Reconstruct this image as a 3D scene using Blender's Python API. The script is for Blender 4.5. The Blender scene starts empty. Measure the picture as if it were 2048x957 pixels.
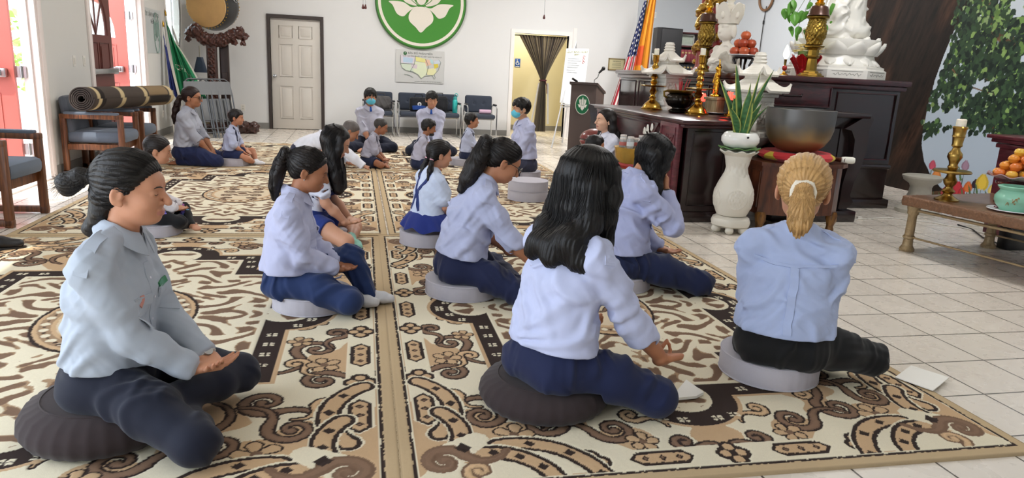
import bpy, bmesh, math, random
import numpy as np
from mathutils import Vector, Matrix, Euler
rnd = random.Random(7)
PI = math.pi
SC = bpy.context.scene
COL = SC.collection
def R(d): return math.radians(d)
# ---------------------------------------------------------------- camera (solved from the room's own lines)
CAM_F, CAM_P, CAM_R, CAM_Y, CAM_H = 1422.0, R(13.33), R(2.85), R(12.87), 1.295
_f = Vector((math.sin(CAM_Y) * math.cos(CAM_P), math.cos(CAM_Y) * math.cos(CAM_P), -math.sin(CAM_P)))
_r = Vector((math.cos(CAM_Y), -math.sin(CAM_Y), 0)); _u = _r.cross(_f)
CR = _r * math.cos(CAM_R) + _u * math.sin(CAM_R); CU = _u * math.cos(CAM_R) - _r * math.sin(CAM_R); CF = _f
CE = Vector((0, 0, CAM_H))
def make_camera():
 cd = bpy.data.cameras.new('camera'); co = bpy.data.objects.new('camera', cd); COL.objects.link(co)
 m = Matrix((CR, CU, -CF)).transposed().to_4x4(); m.translation = CE
 co.matrix_world = m
 cd.sensor_width = 36; cd.lens = CAM_F / 2048 * 36; cd.clip_end = 200; cd.clip_start = .05
 SC.camera = co
def _ray(px, py): return CF + CR * ((px - 1024) / CAM_F) - CU * ((py - 478.5) / CAM_F)
def atz(px, py, z=0.0):
 d = _ray(px, py); return CE + d * ((z - CAM_H) / d.z)
def aty(px, py, y):
 d = _ray(px, py); return CE + d * (y / d.y)
def atx(px, py, x):
 d = _ray(px, py); return CE + d * (x / d.x)
# ---------------------------------------------------------------- materials
def srgb(c):
 if isinstance(c, str):
  c = [int(c[i:i + 2], 16) / 255 for i in (0, 2, 4)]
 return tuple(x / 12.92 if x <= .04045 else ((x + .055) / 1.055) ** 2.4 for x in c) + (1,)
MATS = {}
def mat(name, col, rough=.6, metal=0, var=.12, scale=30, bump=.0, bscale=None, stretch=None, spec=.5, emit=None, trans=0, sheen=0, coat=0, alpha=1, sss=0):
 if name in MATS: return MATS[name]
 m = bpy.data.materials.new(name); m.use_nodes = True; MATS[name] = m
 nt = m.node_tree; N = nt.nodes; Lk = nt.links; b = N['Principled BSDF']
 c = srgb(col)
 b.inputs['Roughness'].default_value = rough; b.inputs['Metallic'].default_value = metal
 b.inputs['Specular IOR Level'].default_value = spec
 tc = N.new('ShaderNodeTexCoord'); src = tc.outputs['Object']
 if stretch:
  mp = N.new('ShaderNodeMapping'); mp.inputs['Scale'].default_value = stretch
  Lk.new(src, mp.inputs['Vector']); src = mp.outputs['Vector']
 nz = N.new('ShaderNodeTexNoise'); nz.inputs['Scale'].default_value = scale; nz.inputs['Detail'].default_value = 4
 Lk.new(src, nz.inputs['Vector'])
 rp = N.new('ShaderNodeMix'); rp.data_type = 'RGBA'
 lo = tuple(max(0, x * (1 - var)) for x in c[:3]) + (1,); hi = tuple(min(1, x * (1 + var)) for x in c[:3]) + (1,)
 rp.inputs[6].default_value = lo; rp.inputs[7].default_value = hi
 Lk.new(nz.outputs['Fac'], rp.inputs[0]); Lk.new(rp.outputs[2], b.inputs['Base Color'])
 if bump:
  bn = N.new('ShaderNodeTexNoise'); bn.inputs['Scale'].default_value = bscale or scale; bn.inputs['Detail'].default_value = 3
  Lk.new(src, bn.inputs['Vector'])
  bp = N.new('ShaderNodeBump'); bp.inputs['Strength'].default_value = bump; bp.inputs['Distance'].default_value = .01
  Lk.new(bn.outputs['Fac'], bp.inputs['Height']); Lk.new(bp.outputs['Normal'], b.inputs['Normal'])
 if emit:
  b.inputs['Emission Color'].default_value = srgb(emit[0]); b.inputs['Emission Strength'].default_value = emit[1]
 if trans: b.inputs['Transmission Weight'].default_value = trans
 if sheen: b.inputs['Sheen Weight'].default_value = sheen
 if coat: b.inputs['Coat Weight'].default_value = coat; b.inputs['Coat Roughness'].default_value = .15
 if sss:
  b.inputs['Subsurface Weight'].default_value = sss; b.inputs['Subsurface Radius'].default_value = (.012, .005, .003); b.inputs['Subsurface Scale'].default_value = 1
 return m
def wood(name, dark, light, rough=.35, stretch=(18, 18, 1.2), scale=3, coat=.0, bump=.05):
 if name in MATS: return MATS[name]
 m = mat(name, light, rough); nt = m.node_tree; N = nt.nodes; Lk = nt.links; b = N['Principled BSDF']
 tc = N.new('ShaderNodeTexCoord'); mp = N.new('ShaderNodeMapping'); mp.inputs['Scale'].default_value = stretch
 Lk.new(tc.outputs['Object'], mp.inputs['Vector'])
 nz = N.new('ShaderNodeTexNoise'); nz.inputs['Scale'].default_value = scale; nz.inputs['Detail'].default_value = 8; nz.inputs['Distortion'].default_value = .8
 Lk.new(mp.outputs['Vector'], nz.inputs['Vector'])
 cr = N.new('ShaderNodeValToRGB'); cr.color_ramp.elements[0].position = .35; cr.color_ramp.elements[1].position = .68
 cr.color_ramp.elements[0].color = srgb(dark); cr.color_ramp.elements[1].color = srgb(light)
 Lk.new(nz.outputs['Fac'], cr.inputs['Fac']); Lk.new(cr.outputs['Color'], b.inputs['Base Color'])
 bp = N.new('ShaderNodeBump'); bp.inputs['Strength'].default_value = bump * 2; bp.inputs['Distance'].default_value = .003
 Lk.new(nz.outputs['Fac'], bp.inputs['Height']); Lk.new(bp.outputs['Normal'], b.inputs['Normal'])
 if coat: b.inputs['Coat Weight'].default_value = coat; b.inputs['Coat Roughness'].default_value = .12
 return m
def attr_mat(name, rough=.9, bump=0, bscale=400, sheen=0):
 """colour from the mesh's own colour attribute (a woven or printed pattern)"""
 if name in MATS: return MATS[name]
 m = mat(name, 'ffffff', rough); nt = m.node_tree; N = nt.nodes; Lk = nt.links; b = N['Principled BSDF']
 at = N.new('ShaderNodeAttribute'); at.attribute_name = 'pattern'
 nz = N.new('ShaderNodeTexNoise'); nz.inputs['Scale'].default_value = bscale; nz.inputs['Detail'].default_value = 2
 tc = N.new('ShaderNodeTexCoord'); Lk.new(tc.outputs['Object'], nz.inputs['Vector'])
 mr = N.new('ShaderNodeMapRange'); mr.inputs['To Min'].default_value = .72; mr.inputs['To Max'].default_value = 1.25
 Lk.new(nz.outputs['Fac'], mr.inputs['Value'])
 mx = N.new('ShaderNodeVectorMath'); mx.operation = 'SCALE'
 Lk.new(at.outputs['Color'], mx.inputs[0])
 if bump:
  Lk.new(mr.outputs['Result'], mx.inputs['Scale'])
  bp = N.new('ShaderNodeBump'); bp.inputs['Strength'].default_value = bump; bp.inputs['Distance'].default_value = .004
  Lk.new(nz.outputs['Fac'], bp.inputs['Height']); Lk.new(bp.outputs['Normal'], b.inputs['Normal'])
 else: mx.inputs['Scale'].default_value = 1
 Lk.new(mx.outputs['Vector'], b.inputs['Base Color'])
 if sheen: b.inputs['Sheen Weight'].default_value = sheen
 b.inputs['Specular IOR Level'].default_value = .2
 return m
# ---------------------------------------------------------------- objects
def tag(o, label=None, cat=None, group=None, kind=None):
 if label: o['label'] = label
 if cat: o['category'] = cat
 if group: o['group'] = group
 if kind: o['kind'] = kind
 return o
def thing(name, label, cat, loc=(0, 0, 0), rz=0, group=None, rot=None):
 o = bpy.data.objects.new(name, None); COL.objects.link(o)
 o.location = loc; o.rotation_euler = rot if rot else (0, 0, rz); o.empty_display_size = .1
 return tag(o, label, cat, group)
def link(name, me, m=None, parent=None):
 o = bpy.data.objects.new(name, me); COL.objects.link(o)
 if m is not None:
  for x in (m if isinstance(m, (list, tuple)) else [m]): me.materials.append(x)
 if parent: o.parent = parent
 return o
def copy_tree(o, parent=None):
 c = o.copy(); COL.objects.link(c)
 if parent: c.parent = parent
 for ch in list(o.children): copy_tree(ch, c)
 return c
class MB:
 """collects shapes and links them as ONE mesh object"""
 def __init__(s): s.v = []; s.f = []; s.mi = []; s.cur = 0; s.M = None
 def _add(s, vs, fs):
  k = len(s.v)
  if s.M is not None: vs = [tuple(s.M @ Vector(v)) for v in vs]
  s.v += [tuple(v) for v in vs]; s.f += [tuple(i + k for i in f) for f in fs]; s.mi += [s.cur] * len(fs); return s
 def box(s, c, d, bev=0, rot=None):
  x, y, z = [q / 2 for q in d]
  if bev:
   b = min(bev, x * .49 * 2, y * .98, z * .98); vs = []; idx = {}
   bm = bmesh.new(); bmesh.ops.create_cube(bm, size=1)
   for v in bm.verts: v.co = Vector((v.co.x * d[0], v.co.y * d[1], v.co.z * d[2]))
   bmesh.ops.bevel(bm, geom=bm.edges[:], offset=b, segments=2, affect='EDGES', profile=.5)
   bm.verts.index_update(); vs = [v.co.copy() for v in bm.verts]; fs = [[q.index for q in f.verts] for f in bm.faces]; bm.free()
  else:
   vs = [Vector((i, j, k)) for i in (-x, x) for j in (-y, y) for k in (-z, z)]
   fs = [(0, 1, 3, 2), (4, 6, 7, 5), (0, 4, 5, 1), (2, 3, 7, 6), (0, 2, 6, 4), (1, 5, 7, 3)]
  if rot is not None: Q = Euler(rot).to_matrix(); vs = [Q @ v for v in vs]
  c = Vector(c); return s._add([v + c for v in vs], fs)
 def lathe(s, prof, n=24, c=(0, 0, 0), sx=1, sy=1, cap=True, rip=None, axis=None):
  c = Vector(c); vs = []; fs = []; m = len(prof)
  for i in range(n):
   a = 2 * PI * i / n
   for r, z in prof:
    k = rip(a, z) if rip else 1
    vs.append(Vector((r * k * math.cos(a) * sx, r * k * math.sin(a) * sy, z)))
  if axis is not None:
   q = Vector((0, 0, 1)).rotation_difference(Vector(axis)); vs = [q @ v for v in vs]
  vs = [v + c for v in vs]
  for i in range(n):
   j = (i + 1) % n
   for k in range(m - 1): fs.append((i * m + k, j * m + k, j * m + k + 1, i * m + k + 1))
  if cap:
   if prof[0][0] > 1e-4: fs.append(tuple(i * m for i in range(n))[::-1])
   if prof[-1][0] > 1e-4: fs.append(tuple(i * m + m - 1 for i in range(n)))
  return s._add(vs, fs)
 def cyl(s, a, b, r, r2=None, n=12):
  a = Vector(a); b = Vector(b); return s.lathe([(r, 0), (r if r2 is None else r2, (b - a).length)], n, a, axis=(b - a))
 def tube(s, pts, r, n=8, closed=False, flat=None, up=None):
  pts = [Vector(p) for p in pts]; m = len(pts); vs = []; fs = []
  rr = r if isinstance(r, (list, tuple)) else [r] * m
  prev = None
  for i, p in enumerate(pts):
   t = (pts[(i + 1) % m] - pts[i - 1]) if closed else (pts[min(i + 1, m - 1)] - pts[max(i - 1, 0)])
   if t.length < 1e-9: t = Vector((0, 0, 1))
   t.normalize()
   if prev is None:
    ref = Vector(up) if up else (Vector((0, 0, 1)) if abs(t.z) < .9 else Vector((1, 0, 0)))
   else: ref = prev
   w = t.cross(ref); w = w.normalized() if w.length > 1e-6 else t.orthogonal().normalized()
   u = w.cross(t).normalized(); prev = u
   for k in range(n):
    a = 2 * PI * k / n + PI / n
    vs.append(p + w * (math.cos(a) * rr[i]) + u * (math.sin(a) * rr[i] * (flat or 1)))
  for i in range(m if closed else m - 1):
   j = (i + 1) % m
   for k in range(n):
    l = (k + 1) % n; fs.append((i * n + k, i * n + l, j * n + l, j * n + k))
  if not closed: fs += [tuple(range(n))[::-1], tuple(range((m - 1) * n, m * n))]
  return s._add(vs, fs)
 def prism(s, poly, d, O=(0, 0, 0), U=(1, 0, 0), V=(0, 0, 1)):
  """poly in the (U,V) plane at O, extruded by d along U x V"""
  U = Vector(U); V = Vector(V); W = U.cross(V).normalized(); O = Vector(O); n = len(poly)
  ar = sum(poly[i][0] * poly[(i + 1) % n][1] - poly[(i + 1) % n][0] * poly[i][1] for i in range(n))
  if ar < 0: poly = poly[::-1]
  a = [O + U * p[0] + V * p[1] for p in poly]; b = [q + W * d for q in a]
  from mathutils.geometry import tessellate_polygon
  tr = tessellate_polygon([[Vector((p[0], p[1], 0)) for p in poly]])
  fs = []
  for t in tr:
   t = list(t); p = [poly[i] for i in t]
   if (p[1][0] - p[0][0]) * (p[2][1] - p[0][1]) - (p[1][1] - p[0][1]) * (p[2][0] - p[0][0]) < 0: t = t[::-1]
   fs.append(tuple(t[::-1])); fs.append(tuple(i + n for i in t))
  fs += [(i, (i + 1) % n, (i + 1) % n + n, i + n) for i in range(n)]
  return s._add(a + b, fs)
 def ell(s, c, r, n=16, m=10, rot=None, fn=None):
  vs = []; fs = []; Q = Euler(rot).to_matrix() if rot is not None else None; c = Vector(c)
  for j in range(m + 1):
   t = PI * j / m
   for i in range(n):
    a = 2 * PI * i / n; v = Vector((math.sin(t) * math.cos(a) * r[0], math.sin(t) * math.sin(a) * r[1], -math.cos(t) * r[2]))
    if fn: v = fn(v)
    if Q: v = Q @ v
    vs.append(v + c)
  for j in range(m):
   for i in range(n): k = (i + 1) % n; fs.append((j * n + i, j * n + k, (j + 1) * n + k, (j + 1) * n + i))
  return s._add(vs, fs)
 def quad(s, *p): return s._add([Vector(q) for q in p], [tuple(range(len(p)))])
 def grid(s, fn, nu, nv, closed_u=False):
  vs = [Vector(fn(i / nu, j / nv)) for j in range(nv + 1) for i in range(nu + (0 if closed_u else 1))]; w = nu + (0 if closed_u else 1)
  fs = [(j * w + i, j * w + (i + 1) % w, (j + 1) * w + (i + 1) % w, (j + 1) * w + i) for j in range(nv) for i in range(nu)]
  return s._add(vs, fs)
 def sheet(s, fn, nu, nv, th):
  """a surface with real thickness"""
  P = [[Vector(fn(i / nu, j / nv)) for i in range(nu + 1)] for j in range(nv + 1)]; vs = []; w = nu + 1
  for side in (0, 1):
   for j in range(nv + 1):
    for i in range(nu + 1):
     du = P[j][min(i + 1, nu)] - P[j][max(i - 1, 0)]; dv = P[min(j + 1, nv)][i] - P[max(j - 1, 0)][i]
     nn = du.cross(dv); nn = nn.normalized() if nn.length > 1e-9 else Vector((0, 0, 1))
     vs.append(P[j][i] + nn * (th / 2 if side == 0 else -th / 2))
  K = w * (nv + 1); fs = []
  for j in range(nv):
   for i in range(nu):
    a, b, c, d = j * w + i, j * w + i + 1, (j + 1) * w + i + 1, (j + 1) * w + i
    fs += [(a, b, c, d), (d + K, c + K, b + K, a + K)]
  for i in range(nu): fs += [(i + K, i + 1 + K, i + 1, i), (nv * w + i, nv * w + i + 1, nv * w + i + 1 + K, nv * w + i + K)]
  for j in range(nv): fs += [(j * w, (j + 1) * w, (j + 1) * w + K, j * w + K), (j * w + nu + K, (j + 1) * w + nu + K, (j + 1) * w + nu, j * w + nu)]
  return s._add(vs, fs)
 def mesh(s, name, smooth=40):
  me = bpy.data.meshes.new(name); me.from_pydata(s.v, [], s.f)
  if any(s.mi): me.polygons.foreach_set('material_index', s.mi)
  me.validate(); me.update()
  if smooth:
   me.polygons.foreach_set('use_smooth', [True] * len(me.polygons)); me.set_sharp_from_angle(angle=R(smooth))
  return me
 def build(s, name, m=None, parent=None, smooth=40): return link(name, s.mesh(name, smooth), m, parent)
def np_mesh(name, V, F, smooth=True, col=None):
 """V (n,3), F (m,4) numpy -> mesh"""
 me = bpy.data.meshes.new(name); n, m = len(V), len(F); q = F.shape[1]
 me.vertices.add(n); me.vertices.foreach_set('co', np.ascontiguousarray(V, np.float32).ravel())
 me.loops.add(m * q); me.loops.foreach_set('vertex_index', np.ascontiguousarray(F, np.int32).ravel())
 me.polygons.add(m); me.polygons.foreach_set('loop_start', np.arange(0, m * q, q, dtype=np.int32))
 me.update(calc_edges=True)
 me.polygons.foreach_set('use_smooth', np.full(m, smooth))
 if col is not None:
  ca = me.color_attributes.new('pattern', 'FLOAT_COLOR', 'POINT')
  c4 = np.ones((n, 4), np.float32); c4[:, :3] = col; ca.data.foreach_set('color', c4.ravel())
 me.validate(); return me
def grid_faces(nx, ny):
 i = np.arange(nx * ny).reshape(ny, nx)
 return np.stack([i[:-1, :-1], i[:-1, 1:], i[1:, 1:], i[1:, :-1]], -1).reshape(-1, 4)
# letters: stroke text turned into a real mesh
def text_mesh(body, size, depth=.001, align='CENTER'):
 cu = bpy.data.curves.new('lettering', 'FONT'); cu.body = body; cu.size = size; cu.extrude = depth; cu.align_x = align; cu.align_y = 'CENTER'; cu.resolution_u = 3
 o = bpy.data.objects.new('lettering', cu); COL.objects.link(o)
 bpy.context.view_layer.update(); dg = bpy.context.evaluated_depsgraph_get()
 me = bpy.data.meshes.new_from_object(o.evaluated_get(dg)); bpy.data.objects.remove(o); bpy.data.curves.remove(cu); me.materials.clear()
 return me
def add_text(name, body, size, m, parent, O, U, V, depth=.001, align='CENTER'):
 me = text_mesh(body, size, depth, align); U = Vector(U).normalized(); V = Vector(V).normalized(); W = U.cross(V)
 M = Matrix((U, V, W)).transposed().to_4x4(); M.translation = Vector(O); me.transform(M)
 return link(name, me, m, parent)
# ================================================================ room shell
D = 14.23           # back wall plane
XL = -3.0           # left wall plane
XR = 7.15           # right wall plane (mural wall)
CEIL = 4.3
WT = .12
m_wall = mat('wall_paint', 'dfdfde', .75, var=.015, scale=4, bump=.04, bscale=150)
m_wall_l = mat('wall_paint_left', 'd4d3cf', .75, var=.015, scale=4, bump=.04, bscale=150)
m_grey = mat('grey_wall_paint', 'c2c7cc', .75, var=.02, scale=4, bump=.04, bscale=150)
m_beige = mat('corridor_paint', 'd8cfae', .7, var=.02, scale=4)
m_ceil = mat('ceiling_paint', 'f2f1ee', .9, var=.01)
m_base = mat('grey_vinyl_base', '85837f', .5, var=.04)
m_white_trim = mat('white_trim_paint', 'f0ece8', .35, var=.01)
m_dark_trim = mat('dark_brown_trim_paint', '3a302c', .4, var=.05)
m_steel = mat('brushed_steel', 'b9bbbd', .3, 1, var=.05)
m_chrome = mat('chrome', 'd4d6d8', .12, 1, var=.02)
m_black = mat('black_plastic', '151516', .4, var=.1)
m_glass = mat('window_glass', 'eef6f4', .05, var=0, trans=1)
def struct(name, mb, m, parent=None, kind=True):
 o = mb.build(name, m, parent)
 if not parent: o['kind'] = 'structure'
 return o
def seg(*boxes):
 b = MB()
 for x0, x1, y0, y1, z0, z1 in boxes: b.box(((x0 + x1) / 2, (y0 + y1) / 2, (z0 + z1) / 2), (x1 - x0, y1 - y0, z1 - z0))
 return b
# floor tiles
def tile_mat():
 m = mat('floor_tiles', 'd6cfc8', .22, var=.03); nt = m.node_tree; N = nt.nodes; Lk = nt.links; b = N['Principled BSDF']
 tc = N.new('ShaderNodeTexCoord'); mp = N.new('ShaderNodeMapping'); mp.inputs['Location'].default_value = (-.31, -.316, 0)
 Lk.new(tc.outputs['Object'], mp.inputs['Vector'])
 br = N.new('ShaderNodeTexBrick'); br.offset = 0; br.squash = 1
 for k, v in (('Scale', 1), ('Mortar Size', .0048), ('Mortar Smooth', .2), ('Brick Width', .345), ('Row Height', .345), ('Bias', 0)): br.inputs[k].default_value = v
 br.inputs['Color1'].default_value = srgb('e2d9cd'); br.inputs['Color2'].default_value = srgb('dbd2c6'); br.inputs['Mortar'].default_value = srgb('5c554d')
 Lk.new(mp.outputs['Vector'], br.inputs['Vector'])
 nz = N.new('ShaderNodeTexNoise'); nz.inputs['Scale'].default_value = 9; nz.inputs['Detail'].default_value = 6; Lk.new(tc.outputs['Object'], nz.inputs['Vector'])
 mx = N.new('ShaderNodeMix'); mx.data_type = 'RGBA'; mx.blend_type = 'MULTIPLY'; mx.inputs[0].default_value = .25
 Lk.new(br.outputs['Color'], mx.inputs[6]); Lk.new(nz.outputs['Color'], mx.inputs[7])
 Lk.new(br.outputs['Color'], b.inputs['Base Color'])
 mr = N.new('ShaderNodeMapRange'); mr.inputs['To Min'].default_value = .2; mr.inputs['To Max'].default_value = .36
 Lk.new(nz.outputs['Fac'], mr.inputs['Value']); Lk.new(mr.outputs['Result'], b.inputs['Roughness'])
 bp = N.new('ShaderNodeBump'); bp.inputs['Strength'].default_value = .35; bp.inputs['Distance'].default_value = .003; bp.invert = True
 Lk.new(br.outputs['Fac'], bp.inputs['Height']); Lk.new(bp.outputs['Normal'], b.inputs['Normal'])
 return m
struct('floor', seg((XL - .12, XR + .1, -3, D + 2, -.1, 0)), tile_mat())
struct('ceiling', seg((XL - WT, XR + .2, -3, D + 2, CEIL, CEIL + .1)), m_ceil)
# back wall with its two openings
DX0, DX1, DZ = -1.50, -.60, 2.03         # closed door
PX0, PX1, PZ = 3.10, 4.215, 2.02         # open doorway
struct('wall_back', seg((XL - WT, DX0, D, D + WT, 0, CEIL), (DX0, DX1, D, D + WT, DZ, CEIL), (DX0 - .05, DX1 + .05, D + .10, D + .16, 0, DZ + .1), (DX1, PX0, D, D + WT, 0, CEIL), (PX0, PX1, D, D + WT, PZ, CEIL), (PX1, 5.63, D, D + WT, 0, CEIL)), m_wall)  # includes an unseen box added behind the closed door to block leaking light
struct('wall_back_grey', seg((5.63, XR + .2, D - .03, D + WT, 0, CEIL)), m_grey)
struct('wall_right', seg((XR, XR + .2, 9.4, D, 0, CEIL), (XR, XR + .2, -3, 2.2, 0, CEIL)), m_grey)
# left wall, open at the two double doors
A0, A1, B0, B1, ODZ = 5.85, 8.0, 9.47, 11.68, 2.1
struct('wall_rear', seg((XL, XR, -3.12, -3, 0, CEIL)), m_wall)
W0, W1, WZ = -2.2, 3.9, 3.3        # unseen opening beside the camera, enlarged to let in more daylight
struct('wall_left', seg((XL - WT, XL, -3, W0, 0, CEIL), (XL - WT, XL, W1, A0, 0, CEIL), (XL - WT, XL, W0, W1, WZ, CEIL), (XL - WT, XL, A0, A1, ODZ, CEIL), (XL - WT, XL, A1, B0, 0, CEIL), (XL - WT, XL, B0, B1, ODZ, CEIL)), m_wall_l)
# the last bay of the left wall has an oval window cut in it
OVY, OVZ, OVA, OVB = 13.60, 2.15, .54, .95
def oval_bay():
 b = MB(); n = 48; y0, y1 = B1, D
 ring = [(OVY + OVA * math.cos(2 * PI * i / n), OVZ + OVB * math.sin(2 * PI * i / n)) for i in range(n)]
 def border(i):
  a = 2 * PI * i / n; c, s = math.cos(a), math.sin(a); k = 1e9
  if c > 1e-6: k = min(k, (y1 - OVY) / c)
  if c < -1e-6: k = min(k, (y0 - OVY) / c)
  if s > 1e-6: k = min(k, (CEIL - OVZ) / s)
  if s < -1e-6: k = min(k, (0 - OVZ) / s)
  return OVY + c * k, OVZ + s * k
 bd = [border(i) for i in range(n)]
 corners = [(y0, 0), (y1, 0), (y1, CEIL), (y0, CEIL)]
 for i in range(n):
  j = (i + 1) % n
  poly = [ring[i], bd[i]]
  for c in corners:
   a0 = math.atan2(bd[i][1] - OVZ, bd[i][0] - OVY); a1 = math.atan2(bd[j][1] - OVZ, bd[j][0] - OVY); ac = math.atan2(c[1] - OVZ, c[0] - OVY)
   if (ac - a0) % (2 * PI) < (a1 - a0) % (2 * PI): poly.append(c)
  poly += [bd[j], ring[j]]
  b.prism(poly, WT, (XL - WT, 0, 0), (0, 1, 0), (0, 0, 1))
 return b
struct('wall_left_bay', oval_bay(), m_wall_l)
def oval_window():
 n = 64
 fr = MB()
 fr.tube([(XL + .01, OVY + (OVA + .015) * math.cos(2 * PI * i / n), OVZ + (OVB + .015) * math.sin(2 * PI * i / n)) for i in range(n)], .014, 8, closed=True)
 w = struct('window_1', fr, m_white_trim)
 mu = MB(); mu.box((XL - .03, OVY, OVZ), (.02, .025, 2 * OVB)); mu.build('muntin', m_white_trim, w)
 g = MB(); g.prism([(OVY + OVA * math.cos(2 * PI * i / n), OVZ + OVB * math.sin(2 * PI * i / n)) for i in range(n)], .008, (XL - .022, 0, 0), (0, 1, 0), (0, 0, 1)); g.build('pane', m_glass, w)
oval_window()
# baseboards
def base(name, *bx): struct(name, seg(*bx), m_base)
base('baseboard_back', (XL, DX0 - .07, D - .012, D, 0, .11), (DX1 + .07, PX0 - .02, D - .012, D, 0, .11), (PX1 + .16, 5.63, D - .012, D, 0, .11))
base('baseboard_left', (XL, XL + .012, A1 + .1, B0 - .1, 0, .11), (XL, XL + .012, B1 + .12, D, 0, .11), (XL, XL + .012, W1, A0 - .1, 0, .11))
# corridor behind the doorway
struct('wall_corridor', seg((2.4, 2.5, D + WT, D + 1.7, 0, 2.7), (2.4, 5.4, D + 1.55, D + 1.7, 0, 2.7), (5.3, 5.4, D + WT, D + 1.7, 0, 2.7), (2.4, 5.4, D + WT, D + 1.7, 2.6, 2.7)), m_beige)
base('baseboard_corridor', (2.5, 5.3, D + 1.535, D + 1.55, 0, .11))
struct('trim_1', seg((PX0 - .075, PX0, D - .02, D + WT + .01, 0, PZ + .075), (PX0, PX1, D - .02, D + WT + .01, PZ, PZ + .075), (PX1, PX1 + .075, D - .02, D + WT + .01, 0, PZ + .075), (PX1 + .085, PX1 + .16, D - .01, D, 0, PZ + .16)), m_white_trim)
# six-panel door in its dark frame
def panel_door():
 fr = seg((DX0 - .055, DX0, D - .03, D + WT, 0, DZ + .06), (DX1, DX1 + .055, D - .03, D + WT, 0, DZ + .06), (DX0, DX1, D - .03, D + WT, DZ, DZ + .06))
 d = struct('door_1', fr, m_dark_trim)
 m = mat('door_cream_paint', 'd3cdc4', .45, var=.03, scale=3)
 s = MB(); y = D + .03; s.box(((DX0 + DX1) / 2, y + .022, DZ / 2 + .004), (DX1 - DX0 - .012, .044, DZ - .012), .003)
 w = DX1 - DX0
 for cx in (DX0 + w * .305, DX0 + w * .695):
  for z0, z1 in ((.20, .80), (.98, 1.56), (1.68, 1.90)):
   cz, hz, hx = (z0 + z1) / 2, (z1 - z0) / 2, .118
   P = [(cx - hx, cz - hz), (cx + hx, cz - hz), (cx + hx, cz + hz), (cx - hx, cz + hz)]
   s.tube([(p[0], y - .001, p[1]) for p in P], .011, 4, closed=True)
   s.box((cx, y - .001, cz), (2 * hx - .07, .012, 2 * hz - .07), .005)
 s.build('slab', m, d)
 k = MB(); kx = DX0 + .065; k.lathe([(.033, 0), (.033, .006), (.012, .012), (.012, .035), (.027, .045), (.03, .06), (.02, .07), (0, .072)], 20, (kx, y, .98), axis=(0, -1, 0)); k.build('handle', m_steel, d)
panel_door()
# red exterior double doors
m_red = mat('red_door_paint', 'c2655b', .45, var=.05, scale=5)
m_red_shade = mat('red_door_shade_paint', '64302a', .45, var=.05, scale=5)  # darker copy of the door red: shade on the closed leaf, put into colour
def leaf(parent, name, O, U, N_, w, h, m, hinge_side=1, window=True):
 """O: bottom corner at the hinge, U: along the leaf, N_: towards the room side"""
 U = Vector(U).normalized(); N_ = Vector(N_).normalized(); O = Vector(O); Z = Vector((0, 0, 1))
 lf = thing(name, None, None); lf.parent = parent
 P = lambda u, z, d=0: O + U * u + Z * z + N_ * d
 b = MB(); t = .045; top = h - .0; wz = 1.46
 def bx(u0, u1, z0, z1, d0, d1): b.prism([(u0, z0), (u1, z0), (u1, z1), (u0, z1)], d1 - d0, O + N_ * d0 if U.cross(Z).dot(N_) > 0 else O + N_ * d1, U, Z)
 # slab with an arched light cut in its upper part
 n = 14; a = w / 2 - .13; arch = [(w / 2 + a * math.cos(PI * i / n), wz + .52 * math.sin(PI * i / n) ** .8) for i in range(n + 1)]
 bx(0, w, 0, wz, -t, 0); bx(0, .13, wz, h, -t, 0); bx(w - .13, w, wz, h, -t, 0)
 for i in range(n):
  p, q = arch[i], arch[i + 1]
  b.prism([(p[0], p[1]), (q[0], q[1]), (q[0], h), (p[0], h)], t, O - N_ * t if U.cross(Z).dot(N_) > 0 else O, U, Z)
 for z0, z1 in ((.16, .82), (1.0, 1.36)):
  for u0, u1 in ((.14, w / 2 - .04), (w / 2 + .04, w - .14)):
   bx(u0 + .04, u1 - .04, z0 + .04, z1 - .04, 0, .008)
   b.tube([P(u0, z0), P(u1, z0), P(u1, z1), P(u0, z1)], .01, 4, closed=True)
 b.build('slab', m, lf)
 mu = MB()
 for k in (-1, 0, 1): mu.tube([P(w / 2, wz, -t / 2), P(w / 2 + k * a * .62, wz + (.50 if k == 0 else .38), -t / 2)], .014, 6)
 mu.tube([P(u, z, -t / 2) for u, z in arch], .018, 6); mu.build('muntin', m, lf)
 g = MB(); g.prism(arch, .006, P(0, 0, -t / 2), U, Z); g.build('pane', m_glass, lf)
 pb = MB()
 c0, c1 = P(.08, 1.02, .06), P(w - .08, 1.02, .06)
 q = U.to_track_quat('X', 'Z').to_euler()
 pb.box((c0 + c1) / 2, (w - .16, .05, .06), .008, q); pb.box(P(.1, 1.02, .035), (.1, .07, .085), .008, q); pb.box(P(w - .12, 1.02, .035), (.16, .07, .085), .008, q)
 pb.build('push_bar', m_steel, lf)
 return lf
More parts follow.
